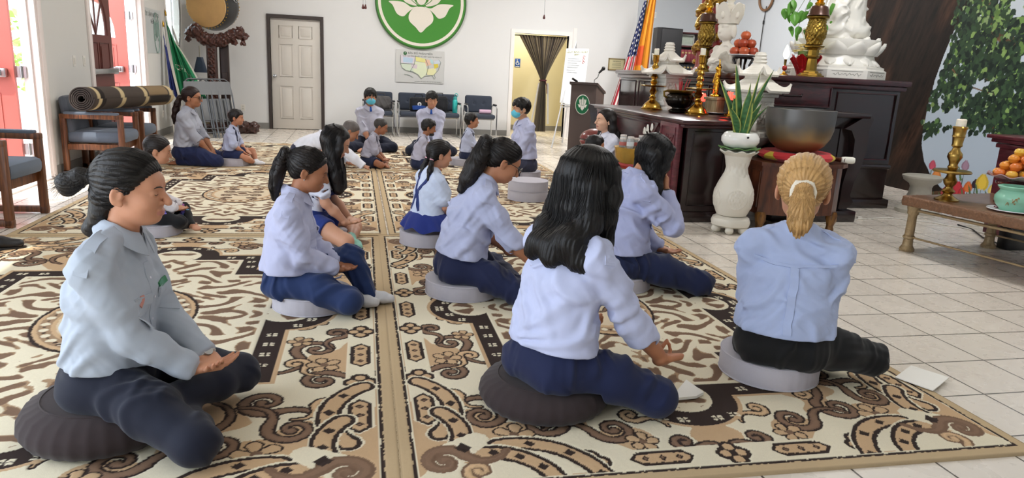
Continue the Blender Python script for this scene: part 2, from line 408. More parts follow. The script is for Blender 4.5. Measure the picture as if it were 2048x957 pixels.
def double_door(name, y0, y1, near_closed):
 fr = MB(); zt = ODZ
 for (ya, yb) in ((y0 - .09, y0 + .0), (y1, y1 + .09)):
  fr.box((XL + .012, (ya + yb) / 2, zt / 2 + .04), (.026, .09, zt + .09), .006)
 fr.box((XL + .012, (y0 + y1) / 2, zt + .045), (.026, y1 - y0, .09), .006)
 for yy in (y0 + .02, y1 - .02): fr.box((XL - WT / 2 - .005, yy, zt / 2), (WT + .03, .04, zt)); fr.box((XL - WT * .6, yy + (.03 if yy < (y0 + y1) / 2 else -.03), zt / 2), (.035, .02, zt))
 fr.box((XL - WT / 2 - .005, (y0 + y1) / 2, zt - .02), (WT + .03, y1 - y0, .04))
 fr.box((XL - WT / 2, (y0 + y1) / 2, .008), (WT + .05, y1 - y0, .016))
 d = struct(name, fr, mat('pinkish_white_frame_paint', 'ece2de', .4, var=.02))
 w = (y1 - y0) / 2 - .05
 lf = leaf(d, 'door_leaf', (XL - .205, y1 - .085, .02), (-1, -.02, 0), (0, -1, 0), w, ODZ - .06, m_red)
 hg = MB()
 for z in (.3, 1.05, 1.8):
  hg.box((XL - .155, y1 - .05, z), (.09, .012, .11)); hg.cyl((XL - .15, y1 - .06, z - .06), (XL - .15, y1 - .06, z + .06), .013)
 hg.build('hinge', m_steel, d)
 if near_closed: leaf(d, 'door_leaf', (XL - .1, y0 + .05, .02), (0, 1, 0), (1, 0, 0), w, ODZ - .06, m_red_shade)
 else: leaf(d, 'door_leaf', (XL - .205, y0 + .085, .02), (-1, .02, 0), (0, 1, 0), w, ODZ - .06, m_red)
double_door('door_2', A0, A1, False)
double_door('door_3', B0, B1, True)
# daylight outside the doors
struct('ground', seg((-14, XL - .12, -8, 24, -.14, -.04)), mat('concrete', 'cfcbc4', .85, var=.06, scale=3))
def hedge():
 b = MB(); rr = random.Random(3)
 for i in range(1500):
  c = Vector((-8.5 + rr.gauss(0, .5), rr.uniform(6, 22), rr.uniform(0, 2.1) ** 1)); a = rr.uniform(0, 6.28); t = rr.uniform(-.6, .9); s_ = rr.uniform(.09, .19)
  u = Vector((math.cos(a) * math.cos(t), math.sin(a) * math.cos(t), math.sin(t))) * s_; v = u.orthogonal().normalized() * s_ * .5
  b.quad(c - u, c + v, c + u, c - v)
 o = b.build('hedge', mat('hedge_leaves', '8fb04e', .5, var=.35, scale=4), smooth=0)
 tag(o, 'green hedge in the daylight outside the open red doors', 'hedge', kind='stuff')
hedge()
# ================================================================ carved-pile rugs
RW, RL, RT = 2.62, 3.5, .014
C_CREAM, C_TAN, C_BROWN, C_DARK, C_EDGE = (srgb(c)[:3] for c in ('e6dcc2', 'c9a984', '7d6350', '372b27', 'c4ac88'))
def rug_pattern(h=.005):
 """one quarter of the pattern, drawn with distance fields; colour and pile height"""
 nx, ny = int(RW / 2 / h), int(RL / 2 / h)
 u = (np.arange(nx) + .5) * h; v = (np.arange(ny) + .5) * h
 U, V = np.meshgrid(u, v); W2, L2 = RW / 2, RL / 2
 rs = np.random.RandomState(5)
 def noise(sc, seed):
  r = np.random.RandomState(seed); g = r.rand(64, 64); x = U / sc; y = V / sc; i = np.floor(x).astype(int); j = np.floor(y).astype(int); fx = x - i; fy = y - j
  fx = fx * fx * (3 - 2 * fx); fy = fy * fy * (3 - 2 * fy); G = lambda a, b: g[b % 64, a % 64]
  return (G(i, j) * (1 - fx) + G(i + 1, j) * fx) * (1 - fy) + (G(i, j + 1) * (1 - fx) + G(i + 1, j + 1) * fx) * fy
 Uj = U + (noise(.012, 1) - .5) * .006; Vj = V + (noise(.012, 2) - .5) * .006       # fuzzy yarn edges
 img = np.zeros((ny, nx, 3)); img[:] = C_CREAM; hgt = np.full((ny, nx), 1.0)
 def put(mask, col, z=None):
  img[mask] = col
  if z is not None: hgt[mask] = z
 def seg_d(ax, ay, bx, by, ra, rb, best):
  """distance minus radius to a tapering segment, kept where smaller"""
  m = max(ra, rb) + .05; x0, x1 = min(ax, bx) - m, max(ax, bx) + m; y0, y1 = min(ay, by) - m, max(ay, by) + m
  i0, i1 = max(0, int(x0 / h)), min(nx, int(x1 / h) + 1); j0, j1 = max(0, int(y0 / h)), min(ny, int(y1 / h) + 1)
  if i0 >= i1 or j0 >= j1: return
  X = Uj[j0:j1, i0:i1]; Y = Vj[j0:j1, i0:i1]; dx, dy = bx - ax, by - ay; l2 = dx * dx + dy * dy + 1e-12
  t = np.clip(((X - ax) * dx + (Y - ay) * dy) / l2, 0, 1); d = np.hypot(X - ax - t * dx, Y - ay - t * dy) - (ra + (rb - ra) * t)
  best[j0:j1, i0:i1] = np.minimum(best[j0:j1, i0:i1], d)
 def stroke(pts, r):
  best = np.full((ny, nx), 1.0)
  for k in range(len(pts) - 1): seg_d(*pts[k], *pts[k + 1], r[k], r[k + 1], best)
  return best
 def spiral(cx, cy, R0, a0, turns, sgn, w0, w1, tail=0, n=26):
  """scroll: curls in to (cx,cy); tail runs straight out of its open end"""
  P = []; rr = []
  for k in range(n + 1):
   t = k / n; a = a0 + sgn * turns * 2 * PI * t; q = R0 * (1 - .86 * t)
   P.append((cx + q * math.cos(a), cy + q * math.sin(a))); rr.append(w0 + (w1 - w0) * t + .012 * max(0, t - .85) / .15)
  if tail:
   a = a0 - sgn * PI / 2; p = P[0]; Q = []
   for k in range(8, 0, -1):
    s_ = tail * k / 8; b = a + sgn * .9 * (k / 8) ** 2
    Q.append((p[0] + s_ * math.cos(b), p[1] + s_ * math.sin(b)))
   P = Q + P; rr = [w0 * (1 - .75 * (8 - i) / 8 if False else .3 + .7 * i / 8) for i in range(8)] + rr
  return stroke(P, rr)
 def scroll(*a, out=C_DARK, fill=C_BROWN, rim=.009, **k):
  d = spiral(*a, **k); put(d < rim, out, .35); put(d < -.001, fill, .9)
  put((d < -.008), tuple(x * 1.18 for x in fill), 1.0)
 # --- ground of the border: cream and tan patches
 put(noise(.21, 4) + .35 * noise(.09, 8) > .74, C_TAN, .8)
 # dark band outline: cross-like field with bulges on the long sides
 def rbox(a, b): return np.maximum(np.abs(U) - a, np.abs(V) - b)
 fld = np.minimum(np.minimum(rbox(.78, .80), rbox(.50, 1.14)), np.hypot(U - .80, V) - .20)
 fld = np.minimum(fld, np.hypot(U, V - 1.16) - .22)
 # border scrolls, drawn large around the field
 for a in ((.98, .50, .10, 2.6, 1.25, 1, .020, .008, .22), (1.02, .84, .085, 5.4, 1.2, -1, .020, .008, .20), (.82, 1.02, .095, 1.2, 1.3, 1, .022, .008, .22), (.70, 1.33, .10, 4.0, 1.3, -1, .022, .008, .26),
    (.42, 1.40, .09, .4, 1.25, 1, .020, .008, .22), (.94, 1.24, .09, 3.4, 1.25, -1, .020, .007, .2), (.16, 1.52, .06, 2.2, 1.1, -1, .017, .006, .14), (1.06, .30, .065, 1.2, 1.1, -1, .017, .007, .14)):
  scroll(*a[:8], tail=a[8])
 for a in ((.90, .66, .055, .4, 1.1, -1, .016, .006, .12), (1.06, 1.06, .055, 2.9, 1.1, 1, .015, .006, .12), (.60, 1.20, .05, 5.0, 1.1, 1, .015, .006, .11), (.98, .16, .04, 2.9, 1.0, 1, .013, .005, .09), (.30, 1.30, .05, 2.0, 1.1, -1, .015, .006, .12)):
  scroll(*a[:8], tail=a[8], fill=C_TAN)
 # palmette buds
 for cx, cy, s_ in ((1.02, .68, 1), (.84, 1.40, 1.15), (.33, 1.50, .9), (.90, .40, .8)):
  for k in range(5):
   a = .7 + k * 2 * PI / 5; d = stroke([(cx, cy), (cx + .05 * s_ * math.cos(a), cy + .05 * s_ * math.sin(a))], [.008, .022 * s_]); put(d < .008, C_DARK, .4); put(d < 0, C_TAN, 1)
  put(np.hypot(Uj - cx, Vj - cy) < .018 * s_, C_BROWN)
 # --- field
 put(fld < .055, C_TAN, .8)
 put(fld < .035, C_DARK, .35)
 put(fld < -.075, C_CREAM, 1)
 # leafy coral-like vine: sum of warped waves, mirrored by the quarter symmetry
 wx = U + .05 * np.sin(V * 17 + 1) + .07 * (noise(.13, 11) - .5); wy = V + .05 * np.sin(U * 19) + .07 * (noise(.13, 12) - .5)
 fr = np.sin(wx * 36 + 2.3 * np.sin(wy * 19)) + np.sin(wy * 41 + 2.1 * np.sin(wx * 20 + 1)) + .9 * (noise(.035, 13) - .5)
 vine = (fr > .12) & (fld < -.10); put(vine, tuple(.5 * a + .5 * b for a, b in zip(C_BROWN, C_TAN)), .7)
 put((fr > .45) & (fld < -.105), C_BROWN, .6)
 # little four-petal flowers in the dark band: on its middle line
 mid = fld + .02
 def flower(cx, cy):
  for dx in (-1, 1):
   for dy in (-1, 1): put((np.abs(Uj - cx - dx * .0135) < .0095) & (np.abs(Vj - cy - dy * .0105) < .0075), C_CREAM, .8)
 for cx, cy in ((.76, .30), (.76, .42), (.76, .54), (.76, .66), (.745, .78), (.63, .78), (.49, .90), (.48, 1.02), (.46, 1.12), (.34, 1.12), (.17, 1.34), (.08, 1.36), (.93, .10), (.98, .02), (.87, .18)): flower(cx, cy)
 # --- medallion
 q = np.hypot(Uj / .36, Vj / .47)
 put(q < 1.0, C_DARK, .4); put(q < .955, C_TAN, .9); put((q < .90) & (q > .76), tuple(.6 * a + .4 * b for a, b in zip(C_BROWN, C_TAN)), .8)
 for k in range(14):
  a = k * PI / 2 / 7; put(np.hypot(Uj - .30 * math.cos(a), Vj - .39 * math.sin(a)) < .020, C_CREAM); put(np.hypot(Uj - .30 * math.cos(a + .11), Vj - .39 * math.sin(a + .11)) < .009, C_DARK)
 put(q < .74, C_TAN, .9); put(q < .70, tuple(.55 * a + .45 * b for a, b in zip(C_CREAM, C_TAN)), 1)
 for a in ((.12, .10, .07, 3.6, 1.2, 1, .013, .005, .1), (.10, .24, .05, .8, 1.1, -1, .012, .005, .08)): scroll(*a[:8], tail=a[8], rim=.006)
 put(q < .12, C_BROWN)
 # --- chain of cartouches and rosettes along the edges, ribbons across the corner
 def cartouche(cx, cy, hl, along_v):
  P, Q = (Uj - cx, Vj - cy) if along_v else (Vj - cy, Uj - cx)
  d = np.maximum(np.abs(P) - .045, np.abs(Q) + np.abs(P) * .9 - hl)
  put(d < .011, C_CREAM, 1); put(d < 0, C_DARK, .4); put(d < -.018, C_TAN, 1)
  for k in (-1, 0, 1): put(np.abs(P) + np.abs(Q - k * hl * .52) * 1.2 < .020, C_DARK, .5); put(np.abs(P) + np.abs(Q - k * hl * .52) * 1.2 < .010, C_BROWN, .5)
 def rosette(cx, cy):
  d = np.full((ny, nx), 1.0)
  for dx, dy in ((1, 0), (-1, 0), (0, 1), (0, -1)): d = np.minimum(d, np.hypot(Uj - cx - .032 * dx, Vj - cy - .042 * dy) - .036)
  put(d < .004, C_DARK, .4); put(d < -.014, C_TAN, 1); put(np.hypot(Uj - cx, Vj - cy) < .014, C_DARK)
 ex, ey = W2 - .135, L2 - .135
 strip = (np.abs(U - ex) < .062) & (V < 1.10) | (np.abs(V - ey) < .062) & (U < .72); put(strip, C_CREAM, 1)
 for k in range(3): cartouche(ex, .58 * k, .135, True)
 rosette(ex, .29); rosette(ex, .87)
 cartouche(.30, ey, .135, False); rosette(.0, ey); rosette(.58, ey)
 # ribbons: arcs sweeping from one chain to the other round a tan corner leaf
 for cx, cy, r0, a0, a1 in ((1.36, 1.16, .30, 2.4, 4.1), (.86, 1.76, .30, 3.9 - .9, 4.9), (W2 - .02, 1.36, .24, 2.2, 3.9), (.98, L2 - .0, .24, 3.4, 4.9)):
  pts = [(cx + r0 * math.cos(a0 + (a1 - a0) * k / 14), cy + r0 * math.sin(a0 + (a1 - a0) * k / 14)) for k in range(15)]
  d = stroke(pts, [.047] * 15); put(d < .008, C_CREAM); put(d < 0, C_DARK, .4); put(d < -.018, C_TAN, 1)
  for k in (3, 7, 11): put(np.abs(Uj - pts[k][0]) + np.abs(Vj - pts[k][1]) < .024, C_DARK, .5)
 d = stroke([(1.0, 1.42), (1.10, 1.50), (1.20, 1.66)], [.05, .07, .03]); put(d < 0, C_CREAM, 1)
 scroll(1.14, 1.55, .085, 3.8, 1.15, 1, .024, .009, tail=.18, out=C_BROWN, fill=C_BROWN); put(np.abs(Uj - 1.06) + np.abs(Vj - 1.47) < .035, C_DARK)
 scroll(1.02, 1.62, .05, .8, 1.1, -1, .016, .006, tail=.12, out=C_BROWN, fill=C_TAN)
 # --- outer edge
 e = np.minimum(W2 - U, L2 - V)
 put(e < .068, C_CREAM, 1); put((np.minimum(W2 - Uj, L2 - Vj) < .064), C_DARK, .4); put((np.minimum(W2 - Uj, L2 - Vj) < .052), C_EDGE, .9); put(e < .008, tuple(x * .8 for x in C_EDGE), .5)
 return img, hgt, h
def rug_mesh():
 img, hgt, h = rug_pattern()
 ny, nx = hgt.shape
 full = np.concatenate([np.concatenate([img[::-1, ::-1], img[::-1]], 1), np.concatenate([img[:, ::-1], img], 1)], 0)
 fh = np.concatenate([np.concatenate([hgt[::-1, ::-1], hgt[::-1]], 1), np.concatenate([hgt[:, ::-1], hgt], 1)], 0)
 for _ in range(1): fh[1:-1, 1:-1] = (fh[1:-1, 1:-1] * 2 + fh[:-2, 1:-1] + fh[2:, 1:-1] + fh[1:-1, :-2] + fh[1:-1, 2:]) / 6
 NX, NY = 2 * nx, 2 * ny
 X = (np.arange(NX) + .5) * h - nx * h; Y = (np.arange(NY) + .5) * h - ny * h; XX, YY = np.meshgrid(X, Y)
 rs = np.random.RandomState(2); Z = RT - .005 + fh * .0045 + rs.rand(NY, NX) * .0008
 V = np.stack([XX, YY, Z], -1).reshape(-1, 3); F = grid_faces(NX, NY); colr = full.reshape(-1, 3)
 # skirt down to the floor and a flat back
 i = np.arange(NX * NY).reshape(NY, NX); loop = np.concatenate([i[0, :], i[1:, -1], i[-1, -2::-1], i[-2:0:-1, 0]]); n0 = len(V); n = len(loop)
 low = V[loop].copy(); low[:, 2] = 0; V = np.concatenate([V, low]); colr = np.concatenate([colr, np.tile(np.array(C_EDGE) * .8, (n, 1))])
 a = np.arange(n); b = (a + 1) % n
 F = np.concatenate([F, np.stack([loop[b], loop[a], n0 + a, n0 + b], -1)])
 return np_mesh('rug', V, F, True, colr)
def rugs():
 me = rug_mesh(); me.materials.append(attr_mat('rug_pile', .95, .5, 900))
 base = None
 for x, y, rz, z, sx, sy, lb in ((-1.14, 3.665, -.8, 0, 1, 1, 'nearest left rug, under the woman in the grey shirt'),
       (1.33, 3.665, -.6, 0, .895, 1, 'nearest right rug, under the blonde woman'),
       (-1.05, 7.175, -.2, 0, 1, .997, 'middle rug of the left column, below the row of small boys'),
       (1.435, 7.175, -.2, 0, .89, .997, 'middle rug of the right column, under the two stacked empty cushions'),
       (-1.05, 10.325, 0, 0, 1, .79, 'farthest rug on the left, in front of the closed panel door'),
       (1.435, 10.325, 0, 0, .89, .79, 'farthest rug on the right, in front of the row of padded chairs')):
  o = bpy.data.objects.new('rug', me); COL.objects.link(o); o.location = (x, y, z); o.rotation_euler = (0, 0, R(rz)); o.scale = (sx, sy, 1)
  tag(o, lb, 'rug', 'matching carved rugs laid edge to edge')
rugs()
# ================================================================ smooth sculpting: blended volumes -> one continuous surface
A3 = lambda v: np.array(v, np.float64)
def unit(v): v = A3(v); return v / (np.linalg.norm(v) + 1e-12)
def cone(a, b, ra, rb, u=None, s=1.0):
 a, b = A3(a), A3(b); m = max(ra, rb) * max(1, s) + .005; ab = b - a; l2 = float(ab @ ab) + 1e-12
 if u is not None: u = unit(u)
 def fn(x, y, z):
  px, py, pz = x - a[0], y - a[1], z - a[2]
  t = np.clip((px * ab[0] + py * ab[1] + pz * ab[2]) / l2, 0, 1)
  qx, qy, qz = px - t * ab[0], py - t * ab[1], pz - t * ab[2]; d2 = qx * qx + qy * qy + qz * qz
  if u is not None:
   c = qx * u[0] + qy * u[1] + qz * u[2]; d2 = np.maximum(d2 - c * c * (1 - 1 / (s * s)), 0)
  return np.sqrt(d2) - (ra + (rb - ra) * t)
 return np.minimum(a, b) - m, np.maximum(a, b) + m, fn
def ellip(c, r, M=None):
 c, r = A3(c), A3(r); m = r.max() + .004
 M = np.eye(3) if M is None else np.array(M)      # columns are the local axes
 def fn(x, y, z):
  px, py, pz = x - c[0], y - c[1], z - c[2]
  q = [px * M[0, i] + py * M[1, i] + pz * M[2, i] for i in range(3)]
  k0 = np.sqrt((q[0] / r[0]) ** 2 + (q[1] / r[1]) ** 2 + (q[2] / r[2]) ** 2); k1 = np.sqrt((q[0] / r[0] ** 2) ** 2 + (q[1] / r[1] ** 2) ** 2 + (q[2] / r[2] ** 2) ** 2)
  return k0 * (k0 - 1) / np.maximum(k1, 1e-6)
 return c - m, c + m, fn
def rbox(c, hf, M=None, rad=.005):
 c, hf = A3(c), A3(hf); m = float(np.linalg.norm(hf)) + rad; M = np.eye(3) if M is None else np.array(M)
 def fn(x, y, z):
  px, py, pz = x - c[0], y - c[1], z - c[2]
  q = [np.abs(px * M[0, i] + py * M[1, i] + pz * M[2, i]) - (hf[i] - rad) for i in range(3)]
  out = np.sqrt(sum(np.maximum(k, 0) ** 2 for k in q)); return out + np.minimum(np.maximum(np.maximum(q[0], q[1]), q[2]), 0) - rad
 return c - m, c + m, fn
def half(p, n):
 """everything on the side that n points to"""
 p, n = A3(p), unit(n)
 return None, None, lambda x, y, z: -((x - p[0]) * n[0] + (y - p[1]) * n[1] + (z - p[2]) * n[2])
class Vol:
 def __init__(s, prims, h, k=.02, pad=.03):
  lo = np.min([p[0] for p in prims], 0) - pad; hi = np.max([p[1] for p in prims], 0) + pad
  s.h = h; s.o = lo; s.n = np.maximum(np.ceil((hi - lo) / h).astype(int) + 1, 4)
  s.ax = [(lo[i] + h * np.arange(s.n[i])).astype(np.float32) for i in range(3)]
  s.D = np.full(s.n, 1.0, np.float32)
  for p in prims: s.add(p, k)
 def _win(s, p, k):
  if p[0] is None: return tuple(slice(0, n) for n in s.n)
  a = np.clip(np.floor((p[0] - k - 3 * s.h - s.o) / s.h).astype(int), 0, s.n); b = np.clip(np.ceil((p[1] + k + 3 * s.h - s.o) / s.h).astype(int) + 1, 0, s.n)
  return tuple(slice(a[i], b[i]) for i in range(3))
 def _ev(s, p, w): return p[2](s.ax[0][w[0]][:, None, None], s.ax[1][w[1]][None, :, None], s.ax[2][w[2]][None, None, :]).astype(np.float32)
 def add(s, p, k=.02):
  w = s._win(p, k)
  if any(q.stop <= q.start for q in w): return s
  d = s._ev(p, w); D = s.D[w]; t = np.clip(.5 + .5 * (D - d) / k, 0, 1); s.D[w] = D * (1 - t) + d * t - k * t * (1 - t); return s
 def cut(s, p, k=.004):
  w = s._win(p, k)
  if any(q.stop <= q.start for q in w): return s
  d = -s._ev(p, w); D = s.D[w]; t = np.clip(.5 - .5 * (D - d) / k, 0, 1); s.D[w] = D * (1 - t) + d * t + k * t * (1 - t); return s
 def disp(s, fn, band=.03):
  i = np.nonzero(np.abs(s.D) < band); P = np.stack([s.ax[a][i[a]] for a in range(3)], -1).astype(np.float64); s.D[i] += fn(P).astype(np.float32); return s
 def at(s, P):
  """trilinear distance at points"""
  q = (np.atleast_2d(P) - s.o) / s.h; i = np.clip(np.floor(q).astype(int), 0, s.n - 2); f = np.clip(q - i, 0, 1); r = 0
  for a in (0, 1):
   for b in (0, 1):
    for c in (0, 1):
     w = (f[:, 0] if a else 1 - f[:, 0]) * (f[:, 1] if b else 1 - f[:, 1]) * (f[:, 2] if c else 1 - f[:, 2]); r = r + w * s.D[i[:, 0] + a, i[:, 1] + b, i[:, 2] + c]
  return r
 def grad(s, P):
  e = s.h; P = np.atleast_2d(P); g = np.stack([s.at(P + e * d) - s.at(P - e * d) for d in np.eye(3)], -1); return g / (np.linalg.norm(g, axis=1, keepdims=True) + 1e-9)
 def snap(s, P, off=0.0, it=12):
  P = np.array(np.atleast_2d(P), float)
  for _ in range(it): P -= np.clip(s.at(P) - off, -.02, .02)[:, None] * s.grad(P) * .8
  return P
 def surf(s, relax=1):
  D = s.D; n = s.n; S = D < 0
  c = np.zeros(n - 1, np.int8)
  for a in (0, 1):
   for b in (0, 1):
    for e in (0, 1): c += S[a:n[0] - 1 + a, b:n[1] - 1 + b, e:n[2] - 1 + e]
  act = (c > 0) & (c < 8); I = np.stack(np.nonzero(act), -1)
  if not len(I): return np.zeros((0, 3)), np.zeros((0, 4), int)
  idx = np.full(n - 1, -1, np.int32); idx[act] = np.arange(len(I))
  acc = np.zeros((len(I), 3)); cnt = np.zeros(len(I)); co = [A3(k) for k in np.ndindex(2, 2, 2)]; val = [D[I[:, 0] + int(k[0]), I[:, 1] + int(k[1]), I[:, 2] + int(k[2])].astype(float) for k in co]
  for a in range(8):
   for b in range(a + 1, 8):
    if np.abs(co[a] - co[b]).sum() != 1: continue
    m = (val[a] < 0) != (val[b] < 0); t = val[a][m] / (val[a][m] - val[b][m]); acc[m] += co[a] + t[:, None] * (co[b] - co[a]); cnt[m] += 1
  V = s.o + s.h * (I + acc / cnt[:, None]); F = []
  for ax in range(3):
   o1, o2 = (ax + 1) % 3, (ax + 2) % 3
   sl = [slice(None)] * 3; sh = [slice(None)] * 3; sl[ax] = slice(0, -1); sh[ax] = slice(1, None)
   a = S[tuple(sl)]; b = S[tuple(sh)]; e = np.stack(np.nonzero(a != b), -1)
   e = e[(e[:, o1] > 0) & (e[:, o2] > 0) & (e[:, o1] < n[o1] - 1) & (e[:, o2] < n[o2] - 1)]
   q = []
   for d1, d2 in ((1, 1), (0, 1), (0, 0), (1, 0)):
    k = e.copy(); k[:, o1] -= d1; k[:, o2] -= d2; q.append(idx[k[:, 0], k[:, 1], k[:, 2]])
   f = np.stack(q, -1); fl = ~a[e[:, 0], e[:, 1], e[:, 2]]; f[fl] = f[fl][:, ::-1]; F.append(f)
  F = np.concatenate(F); F = F[(F >= 0).all(1)]
  for _ in range(relax):
   c = V[F].mean(1); A = np.zeros_like(V); N = np.zeros(len(V))
   for k in range(4): np.add.at(A, F[:, k], c); np.add.at(N, F[:, k], 1)
   V = np.where(N[:, None] > 0, .35 * V + .65 * A / np.maximum(N, 1)[:, None], V)
  return V, F
 def mesh(s, name, m, parent=None, relax=1, mats=None):
  V, F = s.surf(relax); me = np_mesh(name, V, F)
  o = link(name, me, m, parent)
  if mats:
   C = V[F].mean(1); mi = np.zeros(len(F), np.int32)
   for k, fn in enumerate(mats): mi[fn(C)] = k + 1
   me.polygons.foreach_set('material_index', mi)
  return o
def wob(P, seed, f=1.0):
 """smooth pseudo-noise in [-1,1]"""
 r = np.random.RandomState(seed); out = 0
 for k in range(4):
  d = r.normal(size=3); d *= f * (1 + .5 * k) / np.linalg.norm(d); out = out + np.sin(P @ d * 6.283 + r.rand() * 6.28 + 1.4 * np.sin(P @ (r.normal(size=3) * f * 3) + r.rand() * 6)) / (1 + .4 * k)
 return out / 2.6
def folds(seed, amp, lam, dirs):
 """cloth folds: ridges across the given directions, warped and patchy"""
 def fn(P):
  out = np.zeros(len(P))
  for k, d in enumerate(dirs):
   d = unit(d); ph = P @ d * 6.283 / lam + 3.4 * wob(P, seed + 11 * k, 2.0) + seed; m = np.clip(1.5 * wob(P, seed + 5 + 7 * k, 2.2) + .05, 0, 1)
   out += (np.sin(ph) + .45 * np.sin(2 * ph + 1.3)) * m
  return amp * out
 return fn
def ribbon(vol, pts, w, th, off=0.0, side=None, n=18, taper=None):
 """a strip of cloth laid on a sculpted surface along pts -> MB-style (V,F)"""
 P = np.array(pts, float); L = np.concatenate([[0], np.cumsum(np.linalg.norm(np.diff(P, axis=0), axis=1))]); t = np.linspace(0, L[-1], n)
 C = np.stack([np.interp(t, L, P[:, i]) for i in range(3)], -1); C = vol.snap(C, off)
 for _ in range(2): C[1:-1] = (C[:-2] + 2 * C[1:-1] + C[2:]) / 4
 N = vol.grad(C); T = np.gradient(C, axis=0); T /= np.linalg.norm(T, axis=1, keepdims=True) + 1e-9
 B = np.cross(N, T); B /= np.linalg.norm(B, axis=1, keepdims=True) + 1e-9; N = np.cross(T, B)
 wv = np.full(n, w / 2) if taper is None else np.interp(np.linspace(0, 1, n), np.linspace(0, 1, len(taper)), taper) * w / 2
 R_ = [C - B * wv[:, None] + N * th * .25, C - B * wv[:, None] * .96 + N * th, C + B * wv[:, None] * .96 + N * th, C + B * wv[:, None] + N * th * .25, C + B * wv[:, None] - N * .003, C - B * wv[:, None] - N * .003]
 V = np.stack(R_, 1).reshape(-1, 3); F = []
 for i in range(n - 1):
  for k in range(6): F.append((i * 6 + k, i * 6 + (k + 1) % 6, (i + 1) * 6 + (k + 1) % 6, (i + 1) * 6 + k))
 F += [(0, 5, 4, 3), (0, 3, 2, 1)]; q = (n - 1) * 6; F += [(q + 3, q + 4, q + 5, q), (q + 1, q + 2, q + 3, q)]
 return V, [tuple(int(i) for i in f[::-1]) for f in F]
